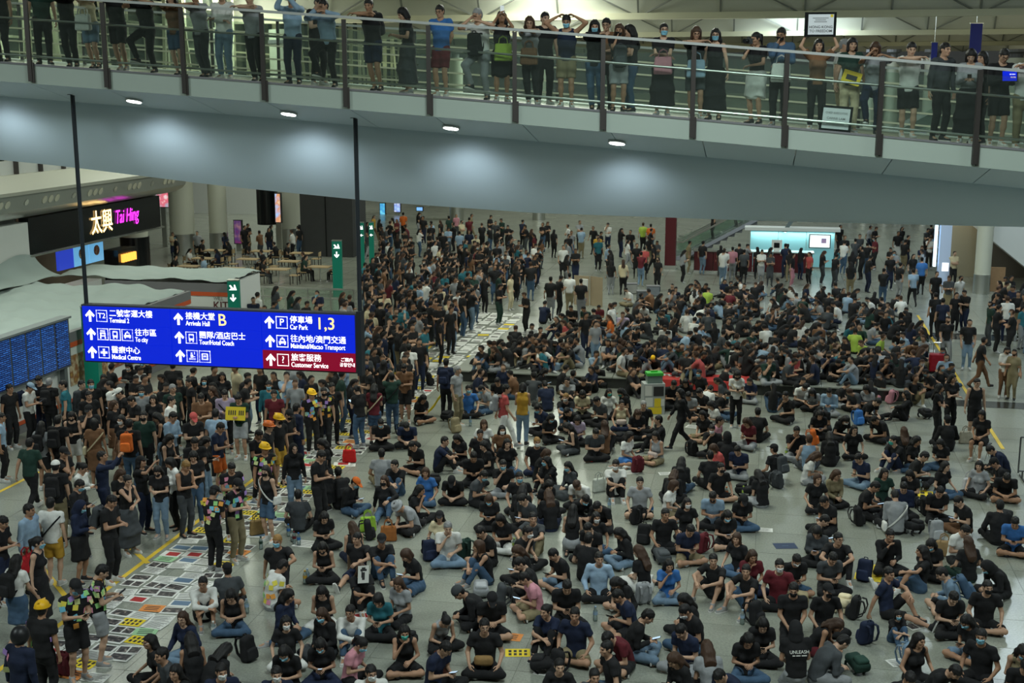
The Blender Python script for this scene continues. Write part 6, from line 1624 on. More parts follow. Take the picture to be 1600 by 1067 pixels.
# the ones that stand out from the crowd
for px, py, pose, face, top, bot, lng in ((934, 371, 'T2', 0, 'y', 'u', 0), (1007, 388, 'T1', 170, 'r', 'k', 0), (1441, 408, 'T1', 175, 'a', 'k', 0), (1428, 424, 'T4', 180, 'b', 'k', 0), (1409, 466, 'S2', 180, 'w', 'g', 0), (1040, 485, 'S1', -30, 't', 'k', 0), (1074, 489, 'S2', 175, 'w', 'g', 0),
        (1107, 490, 'S2', 175, 'd', 'k', 0), (1140, 457, 'S2', 150, 'm', 'k', 0), (1089, 450, 'S1', 170, 'g', 'k', 0), (1104, 452, 'S1', 150, 'f', 'k', 0), (955, 495, 'S2', -90, 'o', 'l', 1), (975, 490, 'S9', -20, 'v', 'k', 0), (935, 476, 'S1', 0, 'm', 'k', 0), (918, 480, 'S1', -40, 'e', 'k', 0),
        (986, 450, 'S1', -70, 'w', 'x', 0), (974, 409, 'T1', 175, 'c', 'k', 1), (955, 408, 'T1', 175, 'k', 'g', 1), (995, 386, 'T1', 0, 'k', 'k', 0), (888, 370, 'T1', 30, 'k', 'k', 0), (630, 335, 'T1', 175, 'o', 'k', 0), (583, 337, 'T4', 60, 'y', 's', 1), (713, 335, 'T1', 0, 'p', 'd', 1), (735, 338, 'T4', 80, 'x', 'x', 0),
        (621, 368, 'T1', 175, 'k', 'l', 1), (692, 367, 'T1', 0, 'k', 'k', 0), (700, 358, 'T2', 20, 'b', 'd', 0), (733, 362, 'T1', 0, 'n', 'x', 0), (718, 364, 'T1', 180, 'b', 'k', 0), (822, 395, 'T2', 0, 'b', 'k', 0), (836, 386, 'T2', 20, 'w', 'x', 0), (880, 388, 'T1', 0, 'w', 'k', 0),
        (697, 463, 'T2', 150, 'g', 'u', 1), (712, 458, 'T2', 60, 'w', 'k', 0), (722, 463, 'T1', 120, 'k', 'u', 0), (660, 488, 'T2', 60, 'k', 'x', 1), (673, 459, 'T1', 70, 'b', 'k', 0), (655, 448, 'T1', 120, 'b', 'k', 0), (797, 428, 'T1', 60, 'c', 'c', 1), (829, 416, 'T1', 180, 'k', 'u', 0), (779, 447, 'T2', 60, 'k', 'e', 1),
        (823, 459, 'T2', -60, 'k', 'k', 0), (1132, 392, 'T1', 170, 'w', 'w', 0), (1145, 389, 'T1', 170, 'p', 'g', 0), (1190, 394, 'T2', 0, 'w', 'g', 0), (1204, 397, 'T2', 0, 'd', 'd', 1), (1238, 397, 'T1', 60, 'k', 'p', 1), (1266, 396, 'T1', -60, 'r', 'k', 1), (1076, 380, 'T1', 90, 'x', 'x', 0), (1343, 370, 'T4', 0, 'd', 'k', 0),
        (1403, 366, 'T1', 0, 'k', 'w', 0), (1454, 374, 'T6', -30, 'w', 'k', 0), (1330, 412, 'T1', 170, 'k', 'x', 1), (1491, 397, 'T5', 0, 'c', 'k', 0), (1463, 430, 'T1', 0, 'k', 'k', 0), (1483, 436, 'T2', -20, 'd', 'x', 0), (1500, 434, 'T1', 20, 'w', 'g', 0), (1463, 464, 'T1', 180, 'k', 'k', 0), (1474, 470, 'T1', 170, 'n', 'k', 0),
        (1494, 458, 'T1', 0, 'k', 'k', 1), (1510, 458, 'T2', -60, 'k', 'n', 0), (1480, 500, 'T4', 0, 'k', 'g', 0), (1575, 470, 'T1', 170, 'w', 'n', 0), (1556, 450, 'T2', 60, 'k', 'u', 0), (1580, 432, 'T5', 0, 'k', 'k', 1), (1592, 460, 'T1', -40, 'k', 'x', 0), (1005, 352, 'T1', 170, 'f', 'k', 0), (1017, 354, 'T1', 170, 'o', 'u', 0), (1375, 525, 'S2', 60, 'f', 'k', 0), (1336, 518, 'S2', 160, 'f', 'k', 0), (1354, 533, 'S1', -60, 'f', 'k', 0), (895, 478, 'S1', -20, 'k', 'k', 0), (886, 503, 'S6', -100, 'r', 'k', 1), (930, 503, 'T1', 20, 'g', 'l', 1), (914, 492, 'T1', 30, 'k', 'n', 0), (848, 475, 'S3', 150, 'n', 'k', 0), (908, 443, 'T1', 175, 'k', 'g', 0), (860, 440, 'T1', 160, 'k', 'g', 0), (873, 436, 'T2', 120, 'k', 'k', 0), (890, 432, 'T1', 175, 'w', 'x', 0)):
    put(px, py, pose, face, top, bot, bool(lng))
NOGO = ((-27, -19.0, 26, 46.3), (-26.3, -22.5, 67.2, 70.3), (-4, 3.8, 65, 68.8), (-5.6, 8, 69.6, 73.4), (-5.6, -4.4, 66, 67.2), (7.8, 9.2, 63, 64.3), (9.8, 13, 63.4, 66), (-20.6, -18.7, 54, 61), (-30, -20.8, 56.5, 64.4), (-34.2, -30, 65.5, 69.5), (-29.3, -26.8, 69.8, 72.4))
def scatter(pg, n, m, poses, fmean, fvar, tries=40):
    xs = [p[0] for p in pg]; ys = [p[1] for p in pg]; k = 0
    for _ in range(n * tries):
        if k >= n: break
        # even on the ground, not in the picture
        pose = crnd.choice(poses); z = .80 if pose[0] == 'S' else 1.58
        g0, g1 = P(800, max(ys), z).y, P(800, min(ys), z).y; Y = crnd.uniform(g0, g1); d = None
        py = min(ys) + (max(ys) - min(ys)) * crnd.random() if False else project((0, Y, z))[1]; px = crnd.uniform(min(xs), max(xs))
        if not inpoly(px, py, pg): continue
        p = P(px, py, z); p.z = 0; u, v = to_uv(p)
        if any(a <= u <= b_ and c_ <= v <= d_ for a, b_, c_, d_ in NOGO): continue
        if not free(p, m) or (pose[0] == 'T' and on_plinth(p)) or (38.4 < v < 38.85 and -11 < u < 4.5) or (pose[0] == 'S' and -12.2 < u < -10.0): continue
        put(px, py, pose, fmean + crnd.uniform(-fvar, fvar)); k += 1
    return k
SP = ['S1', 'S1', 'S2', 'S8', 'S9', 'S6', 'S3', 'S4']; TP = ['T1', 'T2', 'T2', 'T5', 'T6', 'T1']
scatter([(730, 560), (800, 510), (890, 478), (1000, 455), (1060, 440), (1180, 432), (1310, 444), (1400, 462), (1460, 515), (1492, 560), (1440, 600), (1200, 610), (1010, 570), (830, 590), (725, 590)], 310, .66, SP, 0, 170)
scatter([(566, 395), (600, 378), (700, 385), (800, 372), (845, 395), (800, 430), (740, 455), (690, 500), (640, 555), (568, 560)], 185, .48, TP, 80, 70)
scatter([(560, 345), (560, 395), (840, 395), (900, 350), (760, 338), (640, 330)], 46, 1.3, TP + ['T4'], 0, 170)
scatter([(850, 350), (850, 400), (1030, 405), (1030, 348)], 22, 1.5, TP + ['T4'], 0, 170)
scatter([(1060, 378), (1060, 398), (1312, 400), (1312, 384)], 16, .7, TP, 150, 60)
scatter([(1312, 356), (1312, 400), (1400, 440), (1440, 400), (1465, 370), (1462, 352)], 26, 1.2, TP + ['T4'], 0, 170)
scatter([(1545, 430), (1545, 480), (1610, 500), (1610, 430)], 12, .7, TP, 0, 120)
scatter([(380, 452), (400, 482), (552, 482), (552, 446)], 14, .8, TP, 60, 100)
scatter([(250, 352), (250, 372), (300, 375), (470, 362), (470, 352)], 12, 1.5, TP, 0, 170)
scatter([(140, 572), (140, 605), (560, 600), (560, 580)], 24, .62, TP, 30, 120)
scatter([(560, 560), (560, 600), (640, 575), (640, 545)], 8, .6, TP, 60, 90)
for l, a in CAFE_SEATS:
    far_person((l.x, l.y, -.04), 'S0', math.degrees(a))
for t_, u_ in ((.9, 70.9), (1.6, 70.9)):
    q_ = hall(-4.6 + t_ / .56, u_); far_person((q_.x, q_.y, t_ + .22), 'T1', -70)
cme = npmesh('further_crowd', np.concatenate(CV), np.concatenate(CQ)); at_ = cme.attributes.new('col', 'FLOAT_COLOR', 'POINT'); at_.data.foreach_set('color', np.concatenate(CC).astype(np.float32).ravel())
tag(link('further_crowd', cme, CROWD), 'dense further crowd of standing and seated people filling the hall', 'crowd', kind='stuff'); print('crowd', NCROWD, len(cme.polygons))
# ================================================================== THINGS PEOPLE HOLD, WEAR AND LEFT ON THE FLOOR
def rbox_mesh(name, d, r, h, m, bulge=0):
    """soft rounded box standing on z=0"""
    F = Field((-d[0] / 2 - .03, -d[1] / 2 - .03, -.03), (d[0] / 2 + .03, d[1] / 2 + .03, d[2] + .03), h); X, Y, Z = F.full()
    t = 1 - bulge * (Z / d[2])
    qx = np.abs(X) - d[0] / 2 * t + r; qy = np.abs(Y) - d[1] / 2 * t + r; qz = np.abs(Z - d[2] / 2) - d[2] / 2 + r
    F.F[:] = np.sqrt(np.maximum(qx, 0) ** 2 + np.maximum(qy, 0) ** 2 + np.maximum(qz, 0) ** 2) + np.minimum(np.maximum(qx, np.maximum(qy, qz)), 0) - r; folds(F, .003)
    me = npmesh(name, *F.net()); me.materials.append(m); return me
PK_B = rbox_mesh('pack_body', (.30, .17, .43), .06, .016, FABRIC, .15); PK_P = rbox_mesh('pack_pocket', (.23, .09, .20), .035, .014, FABRIC, .1)
def strap_mesh():
    mb = MB(); pts = [(0, .0, .40), (0, .075, .40), (0, .12, .30), (0, .10, .14), (0, .0, .05)]
    for a, b in zip(pts[:-1], pts[1:]): mb.bar(a, b, .045, .014)
    return mb.mesh('strap')
PK_S = strap_mesh(); PK_S.materials.append(FABRIC)
PK_H = MB().tube((-.04, .03, .42), (-.03, .03, .46), .008, 6).tube((-.03, .03, .46), (.03, .03, .46), .008, 6).tube((.03, .03, .46), (.04, .03, .42), .008, 6).mesh('grab_loop'); PK_H.materials.append(FABRIC)
def backpack(M, c, label):
    """pack with pocket side -Y and straps side +Y"""
    o = link('backpack', PK_B, None, None, M); col = CLR[c][0]; o.color = (*col, 1); tag(o, label, 'backpack', 'backpacks')
    k = link('front_pocket', PK_P, None, o, Matrix.Translation((0, -.095, .03))); k.color = (*[q * 1.35 for q in col], 1)
    for s in (-1, 1):
        t = link('strap', PK_S, None, o, Matrix.Translation((s * .085, .075, 0))); t.color = (*[q * .8 for q in col], 1)
    link('grab_loop', PK_H, None, o).color = (*col, 1); return o
TOTE = rbox_mesh('tote_body', (.36, .13, .33), .035, .018, FABRIC, .12)
def handle_mesh():
    mb = MB(); pts = [(-.09, 0, .30), (-.07, 0, .43), (0, 0, .47), (.07, 0, .43), (.09, 0, .30)]
    for a, b in zip(pts[:-1], pts[1:]): mb.bar(a, b, .012, .022)
    return mb.mesh('handle')
TOTEH = handle_mesh(); TOTEH.materials.append(FABRIC)
def tote(M, col, label, name='tote_bag'):
    o = link(name, TOTE, None, None, M); o.color = (*col, 1); tag(o, label, 'bag', 'bags')
    for y in (-.05, .05): link('handle', TOTEH, None, o, Matrix.Translation((0, y, 0))).color = (*[q * .8 for q in col], 1)
    return o
def who(r): return f"{r['top'][0]} {r['top'][1]}"
def near_person(p, mx=3.0):
    b = min(PEOPLE, key=lambda r: (r['loc'] - p).length); return b
def local_frame(r, c, nrm_, up_):
    """world matrix of an upright thing at c (person space) whose -Y faces nrm_"""
    y = -Vector(nrm_).normalized(); z = Vector(up_); z = (z - y * z.dot(y)).normalized(); x = y.cross(z)
    L = Matrix((x, y, z)).transposed().to_4x4(); L.translation = Vector(c); return r['M'] @ L
PHB = MB().box((0, 0, 0), (.074, .009, .15)).mesh('phone_body'); PHB.materials.append(BLACKG)
PHS = MB().box((0, .0055, .002), (.066, .002, .136)).mesh('phone_screen'); PHS.materials.append(mat('phone_screen_lit', (.3, .4, .5), .2, emit=(.55, .72, .9), estr=.7))
PHD = PHS.copy(); PHD.materials.clear(); PHD.materials.append(BLACKG)
SHEETM = mat('white_paper', (.62, .62, .58), .8); YELP = mat('yellow_paper', (.70, .52, .02), .75); INK = mat('black_ink', (.02, .02, .02), .7)
prn2 = random.Random(31)
def hold_point(r):
    J = r['J']; a = [J['wr' + k] + .115 * nz(J['wr' + k] - J['el' + k]) for k in 'LR']; return (a[0] + a[1]) / 2
def flat_thing(name, M, w_, h_, m, label, cat, marks=(), thick=.006, group=None):
    o = empty(name, M, label, cat, group); MB().box((0, 0, 0), (w_, thick, h_)).build('sheet', m, o)
    for x, z, ww, hh, mm in marks: MB().box((x, -thick / 2 - .001, z), (ww, .002, hh)).build('print', mm, o)
    return o
for r in PEOPLE:
    J, fl = r['J'], r['flags']; dist = (r['loc'] - CAM).length; pr = POSE[r['pose']].get('prop')
    back = -J['fw'][2]; ch = J['chest']
    for f in fl:
        n, _, c = f.partition(':')
        if n == 'pack':
            p = ch + back * (.225 if r['sex'] == 'm' else .205) - J['up'][2] * .24; backpack(local_frame(r, p, back, J['up'][2]), c, f"{CLR[c][1]} backpack worn by {who(r)} wearer {POSE[r['pose']]['txt'].split()[0]}")
        if n == 'packfront':
            p = ch - back * .27 - J['up'][2] * .36; backpack(local_frame(r, p, -back, J['up'][2]), c, f"{CLR[c][1]} backpack worn on the chest by {who(r)} wearer")
        if n == 'sling':
            o = empty('shoulder_bag', r['M'], f"{CLR[c][1]} shoulder bag slung across {who(r)} wearer {POSE[r['pose']]['txt'].split()[0]}", 'bag', 'bags')
            mb = MB(); cc = (J['chest'] + J['waist']) / 2; pts = []
            for i in range(21):
                t = 2 * math.pi * i / 20; pts.append(cc + A_(.215 * math.cos(t), .168 * math.sin(t), .24 * math.cos(t) * -1) + J['fw'][1] * 0)
            for a, b in zip(pts[:-1], pts[1:]): mb.bar(a, b, .012, .03)
            mb.build('strap', FABRIC, o, color=CLR[c][0]); q = link('pouch', PK_P, None, o, Matrix.Translation(Vector(J['hip']) + Vector((.24, .02, -.05))) @ Matrix.Rotation(math.pi / 2, 4, 'Z')); q.color = (*CLR[c][0], 1)
        if n == 'bag': tote(r['M'] @ Matrix.Translation(Vector(J['hip']) + Vector((.02, -.30, -.14))), CLR[c][0], f"{CLR[c][1]} tote bag held in front by {who(r)} wearer on footbridge")
        if n == 'purse': q = link('handbag', rbox_mesh('handbag', (.30, .12, .16), .05, .016, FABRIC), None, None, r['M'] @ Matrix.Translation((0, -.24, .20))); q.color = (.22, .13, .05, 1) if r['top'][0] == 'black' else (.5, .4, .36, 1); tag(q, f"soft handbag in the lap of {who(r)} wearer", 'bag', 'bags')
        if n == 'redbag': tote(r['M'] @ Matrix.Translation((-.30, -.16, .55)), (.35, .01, .015), 'red tote bag carried by light blue long-sleeved wearer')
        if n in ('notes', 'notes1', 'notes2'):
            me = r['shirt'].data; N = {'notes': 42, 'notes1': 4, 'notes2': 14}[n]; nv = len(me.vertices); k = 0
            while k < N:
                v = me.vertices[prn2.randrange(nv)]
                if abs(v.normal.z) > .6 or v.co.z < r['J']['waist'][2] - .1: continue
                if n == 'notes2' and v.normal.y < 0: continue
                q = link('sticky_note', NOTE, None, r['o'], Matrix.Translation(v.co + v.normal * .006) @ v.normal.to_track_quat('-Y', 'Z').to_matrix().to_4x4() @ Matrix.Rotation(prn2.uniform(-.3, .3), 4, 'Y')) if False else None
                y = -v.normal; z = Vector((0, 0, 1)); z = (z - y * z.dot(y)).normalized(); x = y.cross(z); L = Matrix((x, y, z)).transposed().to_4x4(); L.translation = v.co + v.normal * .007
                if 'NOTE' not in globals(): globals()['NOTE'] = MB().box((0, 0, 0), (.085, .004, .085)).mesh('sticky_note'); globals()['NOTE'].materials.append(PAPER)
                q = link('sticky_note', globals()['NOTE'], None, r['o'], L @ Matrix.Rotation(prn2.uniform(-.35, .35), 4, 'Y')); q.color = (*prn2.choice([(.70, .60, .08), (.65, .25, .35), (.15, .45, .60), (.30, .62, .22), (.70, .30, .06), (.62, .66, .30), (.35, .22, .55)]), 1); k += 1
        if n == 'unleash':
            bd_ = J['chest'] + back * .155
            y = -Vector(back); z = Vector(J['up'][2]); x = y.cross(z); L = Matrix((x, y, z)).transposed().to_4x4(); L.translation = Vector(bd_)
            e = link('shirt_lettering', text_mesh('UNLEASH', .072, .004, 'CENTER'), SHEETM, r['o'], L @ Matrix.Translation((0, -.022, .02)) @ TXM); [MB().box((x_, 0, 0), (w_, .006, .014)).build('shirt_print', SHEETM, r['o'], L @ Matrix.Translation((0, -.022, -.035))) for x_, w_ in ((-.09, .04), (-.02, .07), (.075, .08))]
        hp = hold_point(r); tohead = J['head'] - hp
        if n == 'paper': flat_thing('leaflet', local_frame(r, hp, tohead, (0, 0, 1)), .21, .28, SHEETM, f"white leaflet held by {who(r)} wearer with {r['wear'][0] if r['wear'] else 'bare face'}", 'leaflet', [(0, .03, .15, .10, INK)])
        if n == 'tablet': flat_thing('tablet', local_frame(r, hp + A_(0, -.05, .05), (0, -1, .2), (0, 0, 1)), .27, .19, BLACKG, 'tablet with blue screen held on the footbridge', 'tablet', [(0, 0, .25, .17, BLUES), (.05, .03, .10, .02, WLIT), (.06, -.02, .09, .02, YLIT)], .012)
        if n == 'yellowsign': flat_thing('placard', local_frame(r, A_(0, -.34, 1.28), (0, -1, .25), (0, 0, 1)), .52, .34, YELP, 'yellow placard with black lettering held by dark green t-shirt wearer', 'placard', [(-.17 + i * .055, .02, .03, .12, INK) for i in range(4)] + [(.10 + i * .05, .02, .03, .12, INK) for i in range(3)])
        if n == 'yellowpaper': flat_thing('leaflet', local_frame(r, A_(.0, -.26, 1.02), (0, -1, .4), (.3, 0, 1)), .34, .26, YELP, 'yellow leaflet held at the waist on the footbridge', 'leaflet', [(0, 0, .2, .1, INK)])
        if n == 'fan': flat_thing('placard', local_frame(r, J['head'] + A_(-.02, -.16, -.02), (0, -1, .15), (.1, 0, 1)), .21, .32, SHEETM, 'white placard with black umbrella figure held before a face', 'placard', [(0, .08, .12, .04, INK), (0, .115, .07, .03, INK), (.0, -.03, .05, .14, INK), (-.03, .0, .02, .12, INK)])
        if n == 'camera':
            o = empty('camera', local_frame(r, J['wrR'] + A_(.02, -.10, .10), (0, -1, 0), (0, 0, 1)), 'black camera held up on the footbridge', 'camera'); MB().box((0, 0, 0), (.14, .07, .10)).build('camera_body', GREYD, o); MB().tube((0, -.03, 0), (0, -.15, 0), .042, 14).build('lens', BLACKG, o); MB().box((0, 0, .065), (.05, .05, .035)).build('viewfinder', GREYD, o)
        if n == 'signup':
            o = flat_thing('protest_sign', local_frame(r, A_(0, -.14, 2.02), (0, -1, 0), (0, 0, 1)), .60, .46, BLACKG, 'black framed white sign with lettering held overhead on the footbridge', 'placard', [(.01, 0, .48, .38, mat('sign_paper', (.70, .72, .76), .7))], .02)
            for t_, z_, s_ in (('HONG KONG', -.05, .070), ('TO FREEDOM', -.125, .070)): link('lettering', text_mesh(t_, s_, .002, 'CENTER'), INK, o, Matrix.Translation((.01, -.014, z_)) @ TXM)
            for z_, w_ in ((.12, .30), (.05, .24), (.085, .2)): MB().box((0, -.014, z_), (w_, .002, .012)).build('small_print', GREYP, o)
            MB().box((.21, -.014, .16), (.05, .003, .05)).build('yellow_sticker', YELP, o)
    if pr == 'phone' and not any(f in ('paper', 'tablet', 'yellowsign', 'camera') for f in fl) and dist < 46 and prn2.random() < .72:
        o = link('smartphone', PHB, None, None, local_frame(r, hold_point(r) + (A_(0, 0, .03)), -(J['head'] - hold_point(r)), (0, 0, 1))); link('screen', PHS if prn2.random() < .5 else PHD, None, o)
        tag(o, f"smartphone in the hands of {r['label'].replace('person ', '')}"[:200], 'phone', 'smartphones in hands'); o['label'] = ' '.join(o['label'].split()[:16]).rstrip(',')
# second sign standing on the bridge floor against the glass
s_, _ = BW(1306, 195, .06)
o = flat_thing('protest_sign', frame(bq(s_, .14, .235) + Vector((0, 0, .0)), Vector((bc, -bs, -.079))), .52, .42, BLACKG, 'black framed white sign standing against the footbridge glass', 'placard', [(0, 0, .44, .34, mat('sign_paper', (.70, .72, .76), .7))], .02)
for t_, z_, s_ in (('CHIEF EXECUTIVE', .09, .045), ('CARRIE LAM', .0, .055)): link('lettering', text_mesh(t_, s_, .002, 'CENTER'), GREYP, o, Matrix.Translation((0, -.014, z_)) @ TXM)
MB().box((0, -.014, -.09), (.3, .002, .014)).build('small_print', GREYP, o)

# ------------------------------------------------------------------ the strip of printed sheets on the floor
def photo_material():
    m = bpy.data.materials.new('photo_print'); m.use_nodes = True; nt = m.node_tree; b = nt.nodes['Principled BSDF']
    oi = nt.nodes.new('ShaderNodeObjectInfo'); tc = nt.nodes.new('ShaderNodeTexCoord'); ad = nt.nodes.new('ShaderNodeVectorMath'); ad.operation = 'ADD'; sc = nt.nodes.new('ShaderNodeVectorMath'); sc.operation = 'SCALE'; sc.inputs['Scale'].default_value = 37
    cx = nt.nodes.new('ShaderNodeCombineXYZ'); nt.links.new(oi.outputs['Random'], cx.inputs[0]); nt.links.new(oi.outputs['Random'], cx.inputs[1]); nt.links.new(cx.outputs[0], sc.inputs[0]); nt.links.new(sc.outputs['Vector'], ad.inputs[1]); nt.links.new(tc.outputs['Object'], ad.inputs[0])
    n = nt.nodes.new('ShaderNodeTexNoise'); n.inputs['Scale'].default_value = 13; n.inputs['Detail'].default_value = 6; nt.links.new(ad.outputs[0], n.inputs['Vector'])
    cr = nt.nodes.new('ShaderNodeValToRGB'); e = cr.color_ramp.elements; e[0].position = .38; e[0].color = (.012, .012, .014, 1); e[1].position = .75; e[1].color = (.5, .42, .36, 1); x = e.new(.55); x.color = (.07, .06, .06, 1)
    nt.links.new(n.outputs['Fac'], cr.inputs['Fac']); nt.links.new(cr.outputs['Color'], b.inputs['Base Color']); b.inputs['Roughness'].default_value = .5; return m
PHOTO = photo_material(); REDP = mat('red_print', (.35, .02, .02), .7); GREENP = mat('pale_green_paper', (.30, .50, .28), .8); ORGP = mat('orange_paper', (.62, .22, .05), .8); BLUEP = mat('blue_grey_print', (.10, .16, .24), .7)
def fbox(c, d): return MB().box(c, d)
def kinds():
    W_, H_ = .42, .30; K = []
    K.append(('white sheet with one dark photograph', SHEETM, [(fbox((0, .01, .0012), (.34, .21, .001)), PHOTO)]))
    K.append(('white sheet with two dark photographs', SHEETM, [(fbox((-.1, .0, .0012), (.17, .22, .001)), PHOTO), (fbox((.1, .0, .0012), (.17, .22, .001)), PHOTO)]))
    t = MB()
    for i in range(7): t.box((-.02 * (i % 3), .11 - i * .036, .0012), (.34 - .04 * (i % 3), .012, .001))
    K.append(('white sheet printed with lines of text', SHEETM, [(t, INK)]))
    t = MB()
    for i in range(4):
        for j in (0, 1): t.box((-.13 + i * .087, -.06 + j * .12, .0012), (.05, .085, .001))
    K.append(('yellow sheet with rows of bold black characters', YELP, [(t, INK)]))
    K.append(('white sheet with red picture block', SHEETM, [(fbox((.03, 0, .0012), (.26, .2, .001)), REDP)]))
    K.append(('white sheet with blue grey picture block', SHEETM, [(fbox((0, .02, .0012), (.34, .2, .001)), BLUEP)]))
    t = MB()
    for i in range(3): t.box((0, .07 - i * .07, .0012), (.26, .028, .001))
    K.append(('pale green sheet with dark writing', GREENP, [(t, INK)])); K.append(('orange sheet with dark writing', ORGP, [(t, INK)]))
    t = MB()
    for i in range(7): t.box((0, .11 - i * .036, .0012), (.34 - .06 * (i % 2), .007, .001))
    K.append(('yellow sheet with thin lines of text', YELP, [(t, INK)]))
    K.append(('plain dark blue folder', mat('navy_card', (.012, .03, .08), .6), [(fbox((0, 0, .0012), (.12, .012, .001)), BLUEP)]))
    out = []
    for lab, m, pr in K:
        s = fbox((0, 0, 0), (W_, H_, .0014)).mesh('sheet'); s.materials.append(m); ps = []
        for mb, mm in pr:
            me = mb.mesh('print'); me.materials.append(mm); ps.append(me)
        out.append((lab, s, ps))
    return out
KD = kinds(); sr_ = random.Random(17); ns = 0
def sheet_at(p, rot, k, z=.003, scale=1.0, label=None, group='printed sheets laid out along the yellow line'):
    lab, s, ps = KD[k]; M = Matrix.Translation((p.x, p.y, z)) @ Matrix.Rotation(rot, 4, 'Z') @ Matrix.Scale(scale, 4)
    o = link('printed_sheet', s, None, None, M); tag(o, label or lab + ' lying in the floor strip', 'paper', group)
    for me in ps: link('print', me, None, o)
KW = [0] * 8 + [1] * 4 + [2] * 6 + [3] * 3 + [4] * 2 + [5] * 3 + [6, 7]
far_sheets = [MB() for _ in range(4)]
v = 17.2
while v < 51.5:
    wide = 2.0 if v > 40 else 1.72; n = 4
    for i in range(n):
        if sr_.random() < .07: continue
        u = -11.86 + (i + .5) * wide / n + sr_.uniform(-.04, .04); q = hall(u, v + sr_.uniform(-.06, .06)); rot = -HA + sr_.gauss(0, .12); z = .004 + .0022 * ((i * 2 + int(v * 3)) % 4)
        if v < 39.6: sheet_at(q, rot, sr_.choice(KW), z); ns += 1
        else:
            k = sr_.choice((0, 0, 0, 0, 1, 1, 4, 4, 4, 4, 4, 4, 3)); ca, sa = math.cos(rot), math.sin(rot)
            far_sheets[0 if k != 3 else 3].box((q.x, q.y, z), (.42, .30, .0014), rot)
            if k == 0: far_sheets[2].box((q.x, q.y, z + .0012), (.26, .17, .0012), rot)
            if k == 1: far_sheets[1].box((q.x, q.y, z + .0012), (.22, .04, .0012), rot)
    v += .335
fs_ = empty('further_sheets', hall(-10.9, 45), 'further stretch of overlapping printed sheets on the floor by the standing crowd', 'papers', kind='stuff'); fI = Matrix.Translation(-hall(-10.9, 45))
for mb, nm, m in zip(far_sheets, ('white_sheets', 'ink_blocks', 'photo_blocks', 'yellow_sheets'), (SHEETM, INK, PHOTO, YELP)):
    if mb.v: mb.build(nm, m, fs_, fI)['kind'] = 'stuff'
for i in range(8): sheet_at(hall(5.55 + .2 * (i % 2), 46.2 + i * .75), -HA + sr_.uniform(-.2, .2), sr_.choice((0, 2, 2)), .004, 1.7, KD[2][0] + ' beside the long line near the stone band', 'sheets along the right line')
for px, py, k, sc, lab in ((1447, 773, 3, 1.9, 'large yellow poster with black brush writing among seated people'), (1371, 889, 8, 1.5, 'yellow poster with black lines lying behind another'), (1356, 902, 8, 1.2, 'smaller yellow poster overlapping the bigger one'), (809, 1020, 3, 1.0, 'yellow sheet with black print alone on bare floor'), (797, 995, 7, 1.0, 'orange sheet alone on bare floor'), (1227, 853, 9, 1.1, 'dark blue folder lying alone on bare floor'), (1432, 978, 1, .9, 'black and white strip of print beside the small child'), (886, 978, 4, 1.0, 'white sheet with red print between two seated people'), (560, 963, 4, 1.0, 'white leaflet with red print beside the white shirt'), (1405, 1035, 2, .9, 'white sheet beside the faded denim pack'), (853, 1050, 2, .9, 'white sheet next to the black packs'), (1195, 828, 2, .8, 'white crumpled paper near the mesh bag'), (985, 738, 2, .9, 'white sheet near the maroon pack'), (1040, 740, 2, .8, 'small white page beside a dark pack'), (480, 850, 2, 1.3, 'white sheet under a cluster of bottles'), (1085, 667, 2, 1.1, 'white magazine pages near the standing walker'), (545, 727, 2, .8, 'white paper beside the red shopping bag')):
    sheet_at(P(px, py), sr_.uniform(-.6, .4), k, .004, sc, lab, 'loose sheets')
print('sheets', ns)
# ------------------------------------------------------------------ bags and bottles on the floor
ITEMS = []
def clear_of_people(p, rad, h=.40):
    """ease a thing of radius rad clear of limbs, other things on the floor and the plinth"""
    p = p.copy(); p0 = p.copy(); near = [r for r in PEOPLE if (r['loc'] - p).length < 2.2]; zs = [z_ for z_ in (rad * .6, h * .5, h) if z_ <= h]
    for _ in range(60):
        hit = False; q = np.array([(p.x, p.y, z_) for z_ in zs]); rq = np.full(len(zs), rad)
        for r in near:
            w_ = push(r['bp'] + np.array(r['loc']), r['br'], q, rq)
            if w_ is not None: p += Vector((w_[0], w_[1], 0)) * .6; hit = True; q = np.array([(p.x, p.y, z_) for z_ in zs])
        for c, rc in ITEMS:
            d = Vector((p.x - c.x, p.y - c.y, 0))
            if d.length < rad + rc: p += (d.normalized() if d.length > .01 else Vector((1, 0, 0))) * (rad + rc - d.length) * .7; hit = True
        u_, v_ = to_uv(p)
        if -10 < u_ < 4.6 and 38.76 - rad < v_ < 40: p -= V * (v_ - (38.76 - rad)); hit = True
        if not hit: break
    ITEMS.append((p.copy(), rad)); return p
def floor_pack(px, py, c, lay):
    p = clear_of_people(P(px, py), .21); rz = prn2.uniform(0, 6.28); M = Matrix.Translation(p) @ Matrix.Rotation(rz, 4, 'Z') @ (Matrix.Translation((0, 0, .13)) @ Matrix.Rotation(R(-80), 4, 'X') if lay else Matrix.Rotation(R(-8), 4, 'X'))
    b = near_person(p); backpack(M, c, f"{CLR[c][1]} backpack {'lying flat' if lay else 'standing'} on floor beside {'seated' if b['pose'][0] == 'S' else 'standing'} {who(b)} wearer {'with ' + b['wear'][0] if b['wear'] else ''}".strip())
